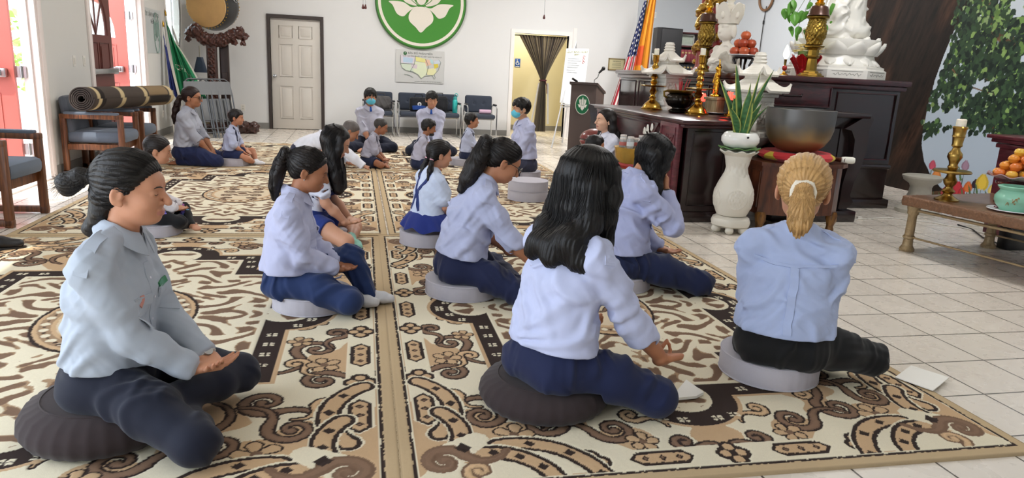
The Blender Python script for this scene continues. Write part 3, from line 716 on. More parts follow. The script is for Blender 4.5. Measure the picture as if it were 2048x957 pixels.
# ================================================================ people
def skin(col): return mat('skin_' + col, col, .5, var=.04, scale=25, sss=.12, spec=.4)
def cloth(col, rough=.85, bump=.06): return mat('cloth_' + col, col, rough, var=.04, scale=40, bump=bump, bscale=700, sheen=.12, spec=.25)
def hairm(col): return mat('hair_' + col, col, .42, var=.4, scale=14, bump=.2, bscale=60, stretch=(6, 6, .8), spec=.32)
def rot3(axis, a):
 return np.array(Matrix.Rotation(a, 3, Vector(axis)))
def ik(a, b, l1, l2, pole):
 """elbow or knee between a and b"""
 a, b = A3(a), A3(b); d = b - a; L = min(np.linalg.norm(d), (l1 + l2) * .995); d = unit(d); x = (l1 * l1 - l2 * l2 + L * L) / (2 * L); h = math.sqrt(max(l1 * l1 - x * x, 0))
 p = A3(pole) - d * (A3(pole) @ d); return a + d * x + unit(p) * h, a + d * L
class Body: pass
def pose(c):
 """joints of a seated figure; x right, y forward, z up, floor at 0"""
 S = c['S']; B = Body(); B.S = S; seat = c.get('seat', .115)
 L1, L2 = R(c.get('lean', 4)), R(c.get('lean2', c.get('lean', 4) + 8)); tw = R(c.get('twist', 0)); sl = R(c.get('side', 0))
 def up(a): return A3((math.sin(sl), math.sin(a) * math.cos(sl), math.cos(a) * math.cos(sl)))
 U1, U2 = up(L1), up(L2); X = A3((math.cos(tw), math.sin(tw), 0))
 B.seat = seat; B.P = A3((0, c.get('py', 0), seat + .095 * S)); B.lum = B.P + U1 * .125 * S; B.chest = B.lum + unit(U1 + U2) * .17 * S; B.neck = B.chest + U2 * .18 * S
 B.U2 = unit(U2 - X * (U2 @ X)); B.X = X; B.F = unit(np.cross(B.U2, X)); bw = c.get('w', 1.0); B.bw = bw
 B.sh = [B.neck - U2 * .064 * S + X * (sg * .152 * S * bw) - B.F * .008 * S + A3(c.get('shrug', (0, 0, 0))) * S for sg in (1, -1)]
 # head
 hp, hy, hr = R(c.get('hpitch', 0)), R(c.get('hyaw', 0)), R(c.get('hroll', 0))
 H = rot3((0, 0, 1), hy) @ rot3((1, 0, 0), -hp) @ rot3((0, 1, 0), hr); B.H = H; B.hs = c.get('hs', S * 1.06)
 nb = B.neck + U2 * .035 * S + A3((0, .012 * S, 0)); B.nb = nb; B.hc = nb + H @ A3((0, .028, .125)) * B.hs
 # arms
 B.arm = []
 for i, sg in enumerate((1, -1)):
  a = c['arms'][i] if 'arms' in c else {}
  w = A3(a.get('hand', (sg * .07, .24, .20))) * S + A3((0, 0, seat if a.get('rel', True) else 0)); pole = A3(a.get('pole', (sg * .8, -.6, -.5)))
  e, w = ik(B.sh[i], w, .265 * S * c.get('armlen', 1), .225 * S * c.get('armlen', 1), pole); hd = unit(a.get('dir', w - e)); hn = unit(A3(a.get('palm', (0, 0, 1))) - hd * (A3(a.get('palm', (0, 0, 1))) @ hd))
  B.arm.append((e, w, hd, hn, a.get('curl', .5), a.get('mudra', False)))
 # legs
 B.leg = []; ty = c.get('legs', 'cross'); fl = .055 * S
 for i, sg in enumerate((1, -1)):
  hip = B.P + A3((sg * .088 * S * bw, .01 * S, -.015 * S))
  if ty == 'cross':
   kn = A3((sg * c.get('kx', .30) * S, B.P[1] + c.get('ky', .285) * S, max(fl + .02 * S, seat * .55) + c.get('kz', [0, 0])[i] * S)); an = A3((-sg * (.07 if i == 0 else .11) * S, B.P[1] + (.24 if i == 0 else .345) * S + c.get('ay', 0) * S, fl)); ft = unit((-sg * .8, .5 if i else .35, -.10))
  elif ty == 'kneel':
   kn = A3((sg * .13 * S, B.P[1] + .40 * S, fl + .015)); an = A3((sg * .10 * S, B.P[1] - .05 * S, fl * .75)); ft = unit((sg * .05, -.9, -.15))
  elif ty == 'up':
   kn = A3((sg * .15 * S, B.P[1] + .36 * S, seat + .11 * S)); an = A3((sg * .05 * S - .02, B.P[1] + .50 * S, .075 * S)); ft = unit((sg * .15, .95, -.12))
  elif ty == 'halfup':      # near leg flat, far leg raised
   if i == 0: kn = A3((.20 * S, B.P[1] + .35 * S, seat * .8 + .02)); an = A3((-.02 * S, B.P[1] + .42 * S, fl)); ft = unit((-.2, .9, -.1))
   else: kn = A3((-.16 * S, B.P[1] + .36 * S, seat + .12 * S)); an = A3((-.06 * S, B.P[1] + .46 * S, fl)); ft = unit((.0, .95, -.1))
  if 'leg' in c: kn, an, ft = [A3(q) for q in c['leg'][i]]; kn = kn * A3((S, S, 1)); an = an * A3((S, S, 1)); ft = unit(ft)
  B.leg.append((hip, kn, an, ft))
 return B
def torso_prims(B, g=0.0, bust=0, belly=0):
 S, X = B.S, B.X; w = B.bw; P = [cone(B.P, B.lum, .122 * S * (1 + (w - 1) * .6) + g, .104 * S * (1 + (w - 1) * .8) + g, X, 1.28), cone(B.lum, B.chest, .104 * S * (1 + (w - 1) * .8) + g, .112 * S + g, X, 1.30),
   cone(B.chest, B.neck - B.U2 * .075 * S, .112 * S + g, .078 * S + g, X, 1.42), cone(B.sh[0], B.sh[1], .048 * S + g, .048 * S + g)]
 for i in (0, 1): P.append(cone(B.neck + B.U2 * .015 * S, B.sh[i] + B.U2 * .008 * S, .046 * S + g, .042 * S + g))
 if bust:
  for sg in (1, -1): P.append(ellip(B.chest + B.F * (.082 * S + g) + X * sg * .062 * S - B.U2 * .005 * S, A3((.062, .05 * bust + .01, .062)) * S))
 if belly: P.append(ellip(B.lum + B.F * .05 * S, A3((.13, .10 * belly, .12)) * S))
 return P
def hip_prims(B, g=0.0):
 S, X = B.S, B.X; P = [ellip(B.P + A3((0, -.012, -.015)) * S, A3((.168 * B.bw, .125, .108)) * S + g)]
 for hip, kn, an, ft in B.leg: P.append(ellip(hip + A3((0, -.035, -.02)) * S, A3((.09, .105, .075)) * S + g))
 return P
def leg_prims(B, g=0.0, shin=True, thick=1.0):
 S = B.S; P = []
 for hip, kn, an, ft in B.leg:
  m = hip + (kn - hip) * .5 + A3((0, 0, .012)) * S
  P += [cone(hip, m, .088 * S * thick + g, .078 * S * thick + g), cone(m, kn, .078 * S * thick + g, .058 * S + g), ellip(kn, A3((.060, .060, .058)) * S + g)]
  if shin: c = kn + (an - kn) * .35 + A3((0, 0, -.004)); P += [cone(kn, c, .054 * S + g, .054 * S + g), cone(c, an, .054 * S + g, .036 * S + g)]
 return P
def foot_prims(B, g=0.0):
 S = B.S; P = []
 for hip, kn, an, ft in B.leg:
  sd = unit(np.cross(ft, (0, 0, 1))); h = an - ft * .035 * S - A3((0, 0, .008)) * S; t = an + ft * .135 * S - A3((0, 0, .012)) * S; b = an + ft * .085 * S - A3((0, 0, .01)) * S
  P += [cone(an - ft * .0, h, .036 * S + g, .034 * S + g), cone(h, b, .032 * S + g, .032 * S + g, sd, 1.15), cone(b, t, .030 * S + g, .021 * S + g, sd, 1.6)]
 return P
def arm_prims(B, i, g0=0.0, g1=0.0, to=1.0, up=True, thick=1.0):
 S = B.S; e, w = B.arm[i][:2]; s = B.sh[i]; P = []
 if up: P += [cone(s, s + (e - s) * .5, .046 * S * thick + g0, .045 * S * thick + g0), cone(s + (e - s) * .5, e, .046 * S * thick + g0, .038 * S * thick + g0)]
 if to > 0:
  m = e + (w - e) * min(.4, to); P.append(cone(e, m, .039 * S * thick + g0, .040 * S * thick + (g0 + g1) / 2)); P.append(cone(m, e + (w - e) * to, .040 * S * thick + (g0 + g1) / 2, (.040 - .0145 * to) * S + g1))
 return P
def hand_prims(B, i):
 S = B.S; e, w, hd, hn, curl, mud = B.arm[i]; lat = unit(np.cross(hd, hn)); sg = 1 if i == 0 else -1; th = lat * -sg   # thumb side
 lat = -th                                                                                                     # little finger side
 P = [cone(w - hd * .02 * S, w + hd * .012 * S, .024 * S, .024 * S, th, 1.25)]
 Mx = np.stack([th, hn, hd], -1); P.append(rbox(w + hd * .050 * S, A3((.040, .0145, .046)) * S, Mx, .0125 * S))
 P.append(ellip(w + hd * .032 * S + th * .022 * S + hn * .008 * S, A3((.020, .015, .030)) * S, Mx))
 for q, (o, ln, r) in enumerate(((.029, .070, .0086), (.010, .078, .0090), (-.010, .071, .0086), (-.029, .056, .0076))):
  p = w + (hd * (.090 - abs(o - .006) * .25) + th * o) * S; a = curl * (.25 + .08 * q); d = hd
  if mud and q == 0: a = 1.0
  for k, f in enumerate((.44, .31, .25)):
   d = unit(d * math.cos(a) + np.cross(th, d) * math.sin(a) * (1 if np.cross(th, hd) @ hn > 0 else -1)) ; n = p + d * ln * f * S; P.append(cone(p, n, (r - .0009 * k) * S, (r - .0009 * (k + 1)) * S)); p = n; a = curl * (.85 if k == 0 else .6) + (.35 if mud and q == 0 else 0)
  if mud and q == 0: tip = p
 b = w + (hd * .022 + th * .030) * S
 if mud: m = (b + tip) / 2 + th * .018 * S; P += [cone(b, m, .0125 * S, .0098 * S), cone(m, tip + hn * .006 * S, .0098 * S, .0078 * S)]
 else:
  d = unit(hd * .75 + th * .6 + hn * .28); m = b + d * .042 * S; P.append(cone(b, m, .0125 * S, .0098 * S)); d = unit(hd * .9 + th * (.25 - .4 * curl) + hn * .3); P.append(cone(m, m + d * .032 * S, .0098 * S, .0075 * S))
 return P
def head_parts(B, c):
 k = B.hs; H = B.H; o = B.hc; ch = c.get('child', 0)
 W = lambda *p: o + H @ A3(p) * k
 E = lambda p, r: ellip(W(*p), A3(r) * k, H)
 Cn = lambda a, b, ra, rb: cone(W(*a), W(*b), ra * k, rb * k)
 fz = 1 - .06 * ch
 add = [(E((0, -.014, .034), (.0745, .094, .080)), .02), (E((0, .024, -.030), (.060, .064, .072 * fz)), .03), (E((0, .052, -.080 * fz), (.032, .032, .024)), .022),
   (E((0, .030, -.062), (.052, .045, .034)), .02), (E((.036, .052, -.030), (.026, .030, .026 + .004 * ch)), .02), (E((-.036, .052, -.030), (.026, .030, .026 + .004 * ch)), .02),
   (E((0, .062, .030), (.050, .026, .026)), .02), (Cn((.014, .084, .017), (.036, .073, .018), .0075, .006), .012), (Cn((-.014, .084, .017), (-.036, .073, .018), .0075, .006), .012)]
 sub = [(E((s * .031, .091, .000), (.017, .012, .0095)), .012) for s in (1, -1)]
 add2 = [(E((s * .031, .0715, -.001), (.0150, .0140, .0105)), .004) for s in (1, -1)]
 add2 += [(Cn((0, .082, .010), (0, .1065 - .006 * ch, -.026), .0075, .0108), .008), (E((0, .1075 - .006 * ch, -.0315), (.0125, .0105, .0095)), .005), (E((.011, .089, -.033), (.0075, .009, .007)), .005), (E((-.011, .089, -.033), (.0075, .009, .007)), .005),
    (E((0, .0855, -.057), (.022, .0105, .0062)), .005), (E((0, .0845, -.0668), (.019, .0105, .0068)), .005)]
 sub2 = [(Cn((-.022, .0945, -.0622), (.022, .0945, -.0622), .0014, .0014), .003)]
 ears = []; esub = []
 for s in (1, -1):
  M = H @ rot3((0, 0, 1), s * .35) @ rot3((1, 0, 0), -.18); ears.append((ellip(W(s * .0765, -.012, -.008), A3((.0085, .0195, .032)) * k, M), .006)); esub.append((ellip(W(s * .086, -.008, -.004), A3((.008, .0115, .019)) * k, M), .005)); ears.append((E((s * .0745, -.003, -.034), (.0065, .009, .009)), .005))
 return add, sub, add2, sub2, ears, esub, W
def make_hair(B, c, h, root, bodyvol):
 st = c['hair']; k = B.hs; H = B.H; o = B.hc; W = lambda *p: o + H @ A3(p) * k; E = lambda p, r: ellip(W(*p), A3(r) * k, H); m = hairm(c.get('haircol', '1b1310')); g = c.get('hg', .009)
 seed = c.get('seed', 1); rs = np.random.RandomState(seed); up = H @ A3((0, 0, 1)); fw = H @ A3((0, 1, 0)); rt = H @ A3((1, 0, 0))
 loc = lambda P: (P - o) @ H / k
 cap = [E((0, -.016, .036), (.0755 + g, .0955 + g, .0815 + g))]
 short = st in ('short', 'crop', 'shag')
 if st == 'crop': cap = [E((0, -.016, .034), (.0745 + .006, .094 + .006, .080 + .006))]
 V = Vol(cap + ([E((0, -.055, -.015), (.060, .045, .050))] if st != 'crop' else []), h, .02 * k, pad=.36 * k if st in ('long', 'tail', 'tails', 'wavy', 'low', 'bun', 'blondtail') else .05)
 # hairline: a leaning plane in the head's own frame, with lower temples or a fringe
 hl = c.get('hairline', (.072, .079, 1.25)); z0, y0, sl = hl
 n = H @ unit((0, -sl, 1.0)); V.cut((None, None, half(W(0, y0, z0), -n)[2]), .01 * k)
 if short: V.cut((None, None, half(W(0, -.02, -.052), -(H @ unit((0, -.25, 1))))[2]), .01 * k)
 if short or c.get('ears', True):
  for s in (1, -1): V.cut(ellip(W(s * .090, -.006, -.022), A3((.030, .024, .040)) * k, H), .008 * k)
 addl = []
 if st == 'short':
  for q in range(8): t = (q - 3.5) / 3.5; addl.append(cone(W(t * .058, .050 - abs(t) * .014, .098 - abs(t) * .014), W(t * .062, .086 - abs(t) * .030, .062 + rs.uniform(-.008, .008)), .014 * k, .007 * k))
  for s in (1, -1): addl += [cone(W(s * .068, .02, .055), W(s * .075, .018, .006), .013 * k, .007 * k)]
 if st == 'shag' or c.get('fringe'):
  f = c.get('fringe', .040)
  for q in range(9):
   t = (q - 4) / 4; addl.append(cone(W(t * .055, .055 - abs(t) * .012, .098 - abs(t) * .012), W(t * .064 + rs.uniform(-.006, .006), .092 - abs(t) * .030, f + rs.uniform(-.008, .006)), .013 * k, .006 * k))
  for s in (1, -1): addl += [cone(W(s * .066, .03, .06), W(s * .076, .022, -.002), .014 * k, .007 * k)]
 def out(p, r):
  p = W(*p); d = B.SV.at(p)[0]
  return p + B.SV.grad(p)[0] * (r - d) if d < r else p
 def chain(pts, r, u=None, s=1): Q = [out(p, r[i] * k * .55 if i > 1 else -1) for i, p in enumerate(pts)]; return [cone(Q[i], Q[i + 1], r[i] * k, r[i + 1] * k, u, s) for i in range(len(pts) - 1)]
 tie = None; strands = []
 if st == 'bun':       # short high tail that flips out, loose ends at the nape
  tie = (0, -.118, .030); addl += chain([(0, -.085, .036), tie, (0, -.150, .022), (0, -.185, -.002), (0, -.19, -.022)], [.030, .013, .026, .034, .018])
  addl += chain([(0, -.075, -.03), (.0, -.082, -.075), (0, -.10, -.135), (0, -.115, -.165)], [.046, .036, .022, .006], rt, 1.3)
 if st in ('tail', 'blondtail'):
  L = c.get('tail', .30); tz = c.get('tz', .035); tie = (0, -.118, tz); hang = H.T @ A3((0, -.15, -1)); hang = unit(hang)
  p = A3(tie) + A3((0, -.022, .008)); pts = [(0, -.085, tz + .005), tie, tuple(p)]; tw = c.get('tailw', .030); rr = [.028, .013, tw * .8]
  for q in (.25, .5, .75, 1): pts.append(tuple(p + hang * L * q + A3((0, -.030 * math.sin(q * 2.2), 0)))); rr.append(tw * (1.15, 1.2, 1.05, .55)[int(q * 4) - 1])
  addl += chain(pts, rr, rt, c.get('tailflat', 1.25))
 if st == 'tails':
  for s in (1, -1):
   tt = A3((s * .060, -.080, -.042)); hang = unit(H.T @ A3((s * .12, -.12, -1))); addl += chain([(s * .045, -.06, 0), tuple(tt), tuple(tt + hang * .03), tuple(tt + hang * .09), tuple(tt + hang * .165)], [.03, .011, .019, .024, .010])
 if st in ('long', 'wavy', 'low'):
  L = c.get('tail', .33); hang = unit(H.T @ A3(c.get('hang', (0, -.12, -1)))); wv = .012 if st == 'wavy' else .0
  for s in (-1, -.6, -.2, .2, .6, 1):
   a = A3((s * .062, -.045 - .022 * (1 - abs(s)), .0)); pts = [a]; rr = [.042]
   for q in (.25, .5, .75, 1): pts.append(a + hang * L * q * (1 - .10 * abs(s) * (1 if st != 'wavy' else .4)) + A3((s * .016 * q + wv * math.sin(q * 9 + s * 3), -.012 * q, 0))); rr.append((.040, .038, .035, .030)[int(q * 4) - 1])
   addl += chain([tuple(p) for p in pts], rr, rt, 1.1)
  if c.get('curtain', 1):
   for s in (c['curtain'] if isinstance(c.get('curtain'), (list, tuple)) else (1, -1)):
    a = A3((s * .066, .030, .050)); pts = [a, A3((s * .080, .030 + c.get('cf', 0), -.02)), A3((s * .080, .018 + c.get('cf', 0), -.09))]; pts += [pts[-1] + hang * L * .30, pts[-1] + hang * L * .62]; addl += chain([tuple(p) for p in pts], [.020, .024, .026, .024, .012])
 for p in addl: V.add(p, (.028 if st in ('long', 'low') else .016) * k)
 if st == 'long': hw = unit(H @ A3(c.get('hang', (0, -.12, -1)))); V.cut((None, None, half(W(0, -.06, 0) + hw * c.get('tail', .33) * k * .97, hw)[2]), .006)
 if st == 'crop': V.disp(lambda P: -.0015 * wob(P, seed, 60), .02)
 elif short:
  V.disp(lambda P: -.0070 * k * np.abs(wob(loc(P) * A3((1, .8, .45)), seed, 20)), .025)
 else:
  def groove(P):
   q = loc(P); a = np.arctan2(q[:, 0], -(q[:, 1] + .02)); r = np.hypot(q[:, 0], q[:, 1]); return .0013 * k * (np.sin(a * 34 + 1.2 * wob(P, seed, 1.6)) * .6 + np.sin(a * 71 + 1.6 * wob(P, seed + 3, 1.6)) * .4) * np.clip(r / .05, .2, 1)
  if st in ('long', 'wavy', 'low'): V.disp(groove, .02)
  else:      # pulled towards the tie
   tq = A3(tie if tie is not None else (0, -.1, 0))
   def groove2(P):
    q = loc(P) - tq; a = np.arctan2(q[:, 0], q[:, 2]); return .0016 * k * (np.sin(a * 30 + 3 * wob(P, seed, 5)) + .6 * np.sin(a * 67 + 4 * wob(P, seed + 3, 7)))
   V.disp(groove2, .02)
 if st in ('long', 'wavy', 'low', 'tail', 'blondtail', 'tails', 'bun'):
  def comb(P): q = loc(P); return np.where(q[:, 2] < -.06, .0016 * k * np.sin(q[:, 0] * 640 + 1.5 * wob(P, seed + 9, 1.5)) * np.clip((-.06 - q[:, 2]) * 14, 0, 1), 0)
  V.disp(comb, .02)
 ob = V.mesh('hair', m, root)
 # loose strands over the surface
 ns = c.get('strands', 0)
 if ns:
  mb_v = []; mb_f = []
  def strand(pts, r):
   pts = np.array(pts); T = np.gradient(pts, axis=0); T /= np.linalg.norm(T, axis=1, keepdims=True) + 1e-9; a = np.cross(T, rs.normal(size=3)); a /= np.linalg.norm(a, axis=1, keepdims=True) + 1e-9; b = np.cross(T, a); k0 = len(mb_v) * 0 + sum(len(x) for x in mb_v)
   q = np.linspace(1, .35, len(pts))[:, None] * r; ring = np.stack([pts + a * q, pts - a * q * .5 + b * q * .87, pts - a * q * .5 - b * q * .87], 1).reshape(-1, 3); mb_v.append(ring)
   for i in range(len(pts) - 1):
    for e in range(3): mb_f.append((k0 + i * 3 + e, k0 + i * 3 + (e + 1) % 3, k0 + (i + 1) * 3 + (e + 1) % 3, k0 + (i + 1) * 3 + e))
  for _ in range(ns):
   if st in ('long', 'wavy', 'low'):
    a = rs.uniform(-2.3, 2.3); L = c.get('tail', .33) * rs.uniform(.55, 1.02); p0 = A3((math.sin(a) * .05, -math.cos(a) * .05 - .01, .105)); hang = unit(H.T @ A3(c.get('hang', (0, -.12, -1)))); p1 = A3((math.sin(a) * .085, -math.cos(a) * .095 - .02, .02)); P = [p0, (p0 + p1) / 2 + A3((math.sin(a) * .02, -math.cos(a) * .02, .012)), p1]
    for q in np.linspace(.15, 1, 7): P.append(p1 + hang * L * q + A3((math.sin(a) * .012 * q + (.012 * math.sin(q * 10 + a * 3) if st == 'wavy' else .003 * math.sin(q * 5 + a * 9)), 0, 0)))
    P = np.array([out(p, .004) for p in P]); P = V.snap(P, .0018 * rs.uniform(-.3, 1.6), 6); strand(P, .0011 * k)
   else:
    t = A3(tie if tie is not None else (0, -.1, 0)); a = rs.uniform(-PI, PI); e0 = A3((math.sin(a) * .078, .030 + .045 * max(0, math.cos(a)) - .055 * max(0, -math.cos(a)), .03 + math.cos(a) * .075)); P = []
    for q in np.linspace(0, 1, 8):
     v = e0 * (1 - q) + t * q; v = v - A3((0, -.016, .036)); v = v / np.linalg.norm(v) * (.10 if q < .9 else .11) + A3((0, -.016, .036)); P.append(W(*v))
    P = V.snap(np.array(P), .0015 * rs.uniform(-.2, 1.5), 6); strand(P, .0009 * k)
    if st in ('tail', 'blondtail') and rs.rand() < .8:
     hang = unit(H.T @ A3((0, -.15, -1))); L = c.get('tail', .3) * rs.uniform(.8, 1.05); b = A3(tie) + A3((rs.uniform(-.02, .02), -.03, .01)); P = [W(*(b + hang * L * q + A3((rs.uniform(-.3, .3) * .03 * q + b[0] * 1.2 * q, -.03 * math.sin(q * 2.2), 0)))) for q in np.linspace(0, 1, 8)]
     P = V.snap(np.array(P), .001 * rs.uniform(-.3, 1.5), 6); strand(P, .0010 * k)
    if st == 'bun' and rs.rand() < .35:
     b = A3((0, -.185, .0)); d = unit((rs.normal() * .5, -.6 + rs.normal() * .5, .5 + rs.normal() * .7)); strand([W(*(b + d * q * rs.uniform(.045, .06) + A3((0, 0, -.02 * q * q)))) for q in np.linspace(0, 1, 6)], .0007 * k)
  sv = np.concatenate(mb_v); so = link('loose_strands', np_mesh('loose_strands', sv, np.array(mb_f)), m, ob)
 if st in ('tail', 'bun', 'blondtail', 'tails') and c.get('tiecol'):
  t = MB()
  for tt in ([tie] if tie is not None else [(.060, -.080, -.042), (-.060, -.080, -.042)]):
   n_ = 14; q0 = W(*tt); ax1 = rt; ax2 = np.cross(rt, unit(H @ A3((0, -.9, .1)) if tie is not None else H @ A3((0, -.2, -1)))); r = c.get('tier', .0155)
   t.tube([tuple(q0 + (ax1 * math.cos(2 * PI * i / n_) + ax2 * math.sin(2 * PI * i / n_)) * r * k * (1 + .10 * math.sin(i * 2.3))) for i in range(n_)], c.get('tiet', .0055) * k, 8, closed=True)
  t.build('hair_tie', cloth(c['tiecol']), ob)
 return ob
def strip(vol, name, pts, w, th, m, parent, off=0.0, n=18, taper=None):
 V, F = ribbon(vol, pts, w, th, off, n=n, taper=taper); me = bpy.data.meshes.new(name); me.from_pydata([tuple(v) for v in V], [], F); me.update()
 me.polygons.foreach_set('use_smooth', [True] * len(me.polygons)); me.set_sharp_from_angle(angle=R(50)); return link(name, me, m, parent)
def make_person(c):
 """c: dict of pose, build, clothes; returns the root"""
 S = c['S']; h = c.get('h', .006); B = pose(c); seed = c.get('seed', 1)
 root = thing('person', c['label'], 'person', (c['at'][0], c['at'][1], RT), R(c['face']), c.get('group'))
 sk = skin(c.get('skin', 'c8967a')); sleeve = c.get('sleeve', 1.0); top = cloth(c.get('top', 'b7bad2')); bot = cloth(c.get('bottom', '1f2746'), .8)
 add, sub, add2, sub2, ears, esub, W = head_parts(B, c); k = B.hs
 # ---- body: one continuous skin
 pr = torso_prims(B, -.006) + hip_prims(B, -.012) + leg_prims(B, -.010 if c.get('bare', 0) == 0 else 0.0, thick=.92) + foot_prims(B, -.003)
 for i in (0, 1): pr += arm_prims(B, i, -.002, 0)
 pr.append(cone(B.nb - B.U2 * .05 * S, B.hc + B.H @ A3((0, -.022, -.03)) * k, .053 * S * c.get('neckw', 1), .047 * S * c.get('neckw', 1)))
 V = Vol(pr + [p for p, q in add], h, .022 * S)
 V.D[:] = 1.0
 for p in pr: V.add(p, .022 * S)
 for p, q in add: V.add(p, q * k)
 for p, q in sub: V.cut(p, q * k)
 for p, q in add2: V.add(p, q * k)
 for p, q in sub2: V.cut(p, q * k)
 if not c.get('noears'):
  for p, q in ears: V.add(p, q * k)
  for p, q in esub: V.cut(p, q * k)
 for i in (0, 1):
  for p in hand_prims(B, i): V.add(p, .006 * S)
 cu = c.get('cush')
 if cu:
  ca, sa = math.cos(R(-c['face'])), math.sin(R(-c['face'])); dx, dy = cu[0] - c['at'][0], cu[1] - c['at'][1]; cx, cy = dx * ca - dy * sa, dx * sa + dy * ca
  def cyl(P_, q): return (A3((cx - cu[2], cy - cu[2], -.02)), A3((cx + cu[2], cy + cu[2], cu[3] + .01)), lambda x, y, z: np.maximum(np.sqrt((x - cx) ** 2 + (y - cy) ** 2) - cu[2] - .004, z - cu[3] - .003 + q))
  V.cut(cyl(0, -.004), .006)
 V.cut((None, None, half((0, 0, .006), (0, 0, -1))[2]), .004)
 lipm = mat('lips', c.get('lips', 'b87868'), .4, var=.05)
 Hi = B.H; def_loc = lambda P: (P - B.hc) @ Hi / k
 def lips(P):
  q = def_loc(P); return (np.abs(q[:, 0]) < .023) & (np.hypot(q[:, 0] / .024, (q[:, 2] + .0622) / .0105) < 1) & (q[:, 1] > .078)
 body = V.mesh('body', sk, root, mats=[lips]); body.data.materials.append(lipm)
 # brows and closed lids
 bm_ = mat('brow_hair', '2a1c16', .6)
 for s in (1, -1):
  mb = MB(); P = V.snap(np.array([W(s * x, .088 - .12 * max(0, x - .02), z) for x, z in ((.012, .0175), (.022, .0205), (.034, .0205), (.045, .0155))]), .0005); mb.tube([tuple(p) for p in P], [.0016 * k, .0024 * k, .0022 * k, .0010 * k], 5); mb.build('eyebrow', bm_, root)
  if c.get('eyes', 'closed') == 'closed':
   mb = MB(); P = V.snap(np.array([W(s * x, .088, z) for x, z in ((.018, -.0035), (.025, -.0062), (.033, -.0068), (.041, -.0045), (.0455, -.0015))]), .0002); mb.tube([tuple(p) for p in P], [.0006 * k, .0011 * k, .0012 * k, .0011 * k, .0006 * k], 5); mb.build('eyelashes', bm_, root)
 # ---- trousers, shorts or skirt
 kind = c.get('legwear', 'trousers'); PV = None
 if kind in ('trousers', 'leggings'):
  g = .012 if kind == 'trousers' else .003
  pp = hip_prims(B, g) + leg_prims(B, g) + [cone(B.P, B.lum + (B.lum - B.P) * c.get('waist', .1), .126 * S * (1 + (B.bw - 1) * .6) + g * .6, .109 * S * (1 + (B.bw - 1) * .8) + g * .6, B.X, 1.29)]
  PV = Vol(pp, h, .03 * S)
  PV.disp(folds(seed + 3, .0050 * c.get('crease', 1), .085, [(.3, 1, .2), (1, .4, -.3), (-.5, .8, .8)]))
  for hip, kn, an, ft in B.leg: PV.cut(half(an + unit(an - kn) * .012, unit(an - kn)), .004) if False else None
  PV.cut((None, None, half((0, 0, .004), (0, 0, -1))[2]), .006)
  if cu: PV.cut(cyl(0, 0), .008)
  PV.mesh('trousers' if kind == 'trousers' else 'leggings', bot, root)
 elif kind == 'shorts':
  pp = hip_prims(B, .014); e = c.get('shortlen', .62)
  for hip, kn, an, ft in B.leg: pp.append(cone(hip, hip + (kn - hip) * e, .092 * S + .014, .086 * S + .016))
  pp += [cone(B.P, B.lum + (B.lum - B.P) * .4, .128 * S + .008, .112 * S + .010, B.X, 1.29)]
  PV = Vol(pp, h, .02 * S)
  for hip, kn, an, ft in B.leg: d = unit(kn - hip); PV.cut((np.minimum(hip, kn) - .15 * S, np.maximum(hip, kn) + .15 * S, (lambda p, d: lambda x, y, z: np.maximum(half(p, d)[2](x, y, z), np.sqrt((x - p[0]) ** 2 + (y - p[1]) ** 2 + (z - p[2]) ** 2) - .16 * S))(hip + (kn - hip) * (e + .03), d)), .004)
  PV.disp(folds(seed + 3, .004, .075, [(.3, 1, .2), (1, .4, -.3)])); PV.cut((None, None, half((0, 0, .004), (0, 0, -1))[2]), .006)
  if cu: PV.cut(cyl(0, 0), .008)
  PV.mesh('shorts', bot, root)
 elif kind == 'skirt':
  wz = B.P[2] + .10 * S; b = MB(); n = 72
  def sk_(u, v):
   a = 2 * PI * u; r = .118 * S + .004 + (v ** .8) * (.215 * S) * (1 + .10 * math.cos(a)); r *= 1 + .035 * math.sin(a * 17 + 2 * math.sin(3 * a)) * v; z = wz - v ** 1.25 * (wz - .105 * S - c['seat'] * .5) + (.02 * math.sin(a * 9) * v * v * S)
   return (r * math.cos(a) * 1.12, B.P[1] + .10 * S * v + r * math.sin(a) * 1.05, z)
  b.sheet(sk_, n * 2, 16, .004); b.build('skirt', bot, root, 80)
 # ---- shirt
 gS = c.get('loose', .017); hem = c.get('hem', .05); tp = torso_prims(B, gS * .8, c.get('bust', 0), c.get('belly', 0))
 for sg in (0,): tp.append(cone(B.P + (B.lum - B.P) * (hem / .125 + .12), B.lum + (B.chest - B.lum) * .2, .118 * S * (1 + (B.bw - 1) * .6) + gS * 1.6, .110 * S * (1 + (B.bw - 1) * .8) + gS * 1.3, B.X, 1.28))
 SV = Vol(tp + sum([arm_prims(B, i, gS * .8, gS * .9, 1.05) for i in (0, 1)], []), h, .02 * S); SV.D[:] = 1
 for p in tp: SV.add(p, .03 * S)
 for i in (0, 1):
  e, w = B.arm[i][:2]; s = B.sh[i]; sl = c['sleeves'][i] if 'sleeves' in c else sleeve
  if sl >= .5: ps = arm_prims(B, i, gS * .85, gS * .55, min(sl, 1.0) * 2 - 1.0 if sl < 1 else .97); endp, endd = (e + (w - e) * ((sl * 2 - 1) if sl < 1 else .96)), unit(w - e)
  else: f = sl * 2; ps = [cone(s, s + (e - s) * f, .049 * S + gS * .9, .049 * S + gS * 1.3)]; endp, endd = s + (e - s) * f, unit(e - s)
  for p in ps: SV.add(p, .022 * S)
  SV.cut((endp - .10 * S, endp + .10 * S, (lambda p, d: lambda x, y, z: np.maximum(half(p, d)[2](x, y, z), np.sqrt((x - p[0]) ** 2 + (y - p[1]) ** 2 + (z - p[2]) ** 2) - .085 * S))(endp, endd)), .003)
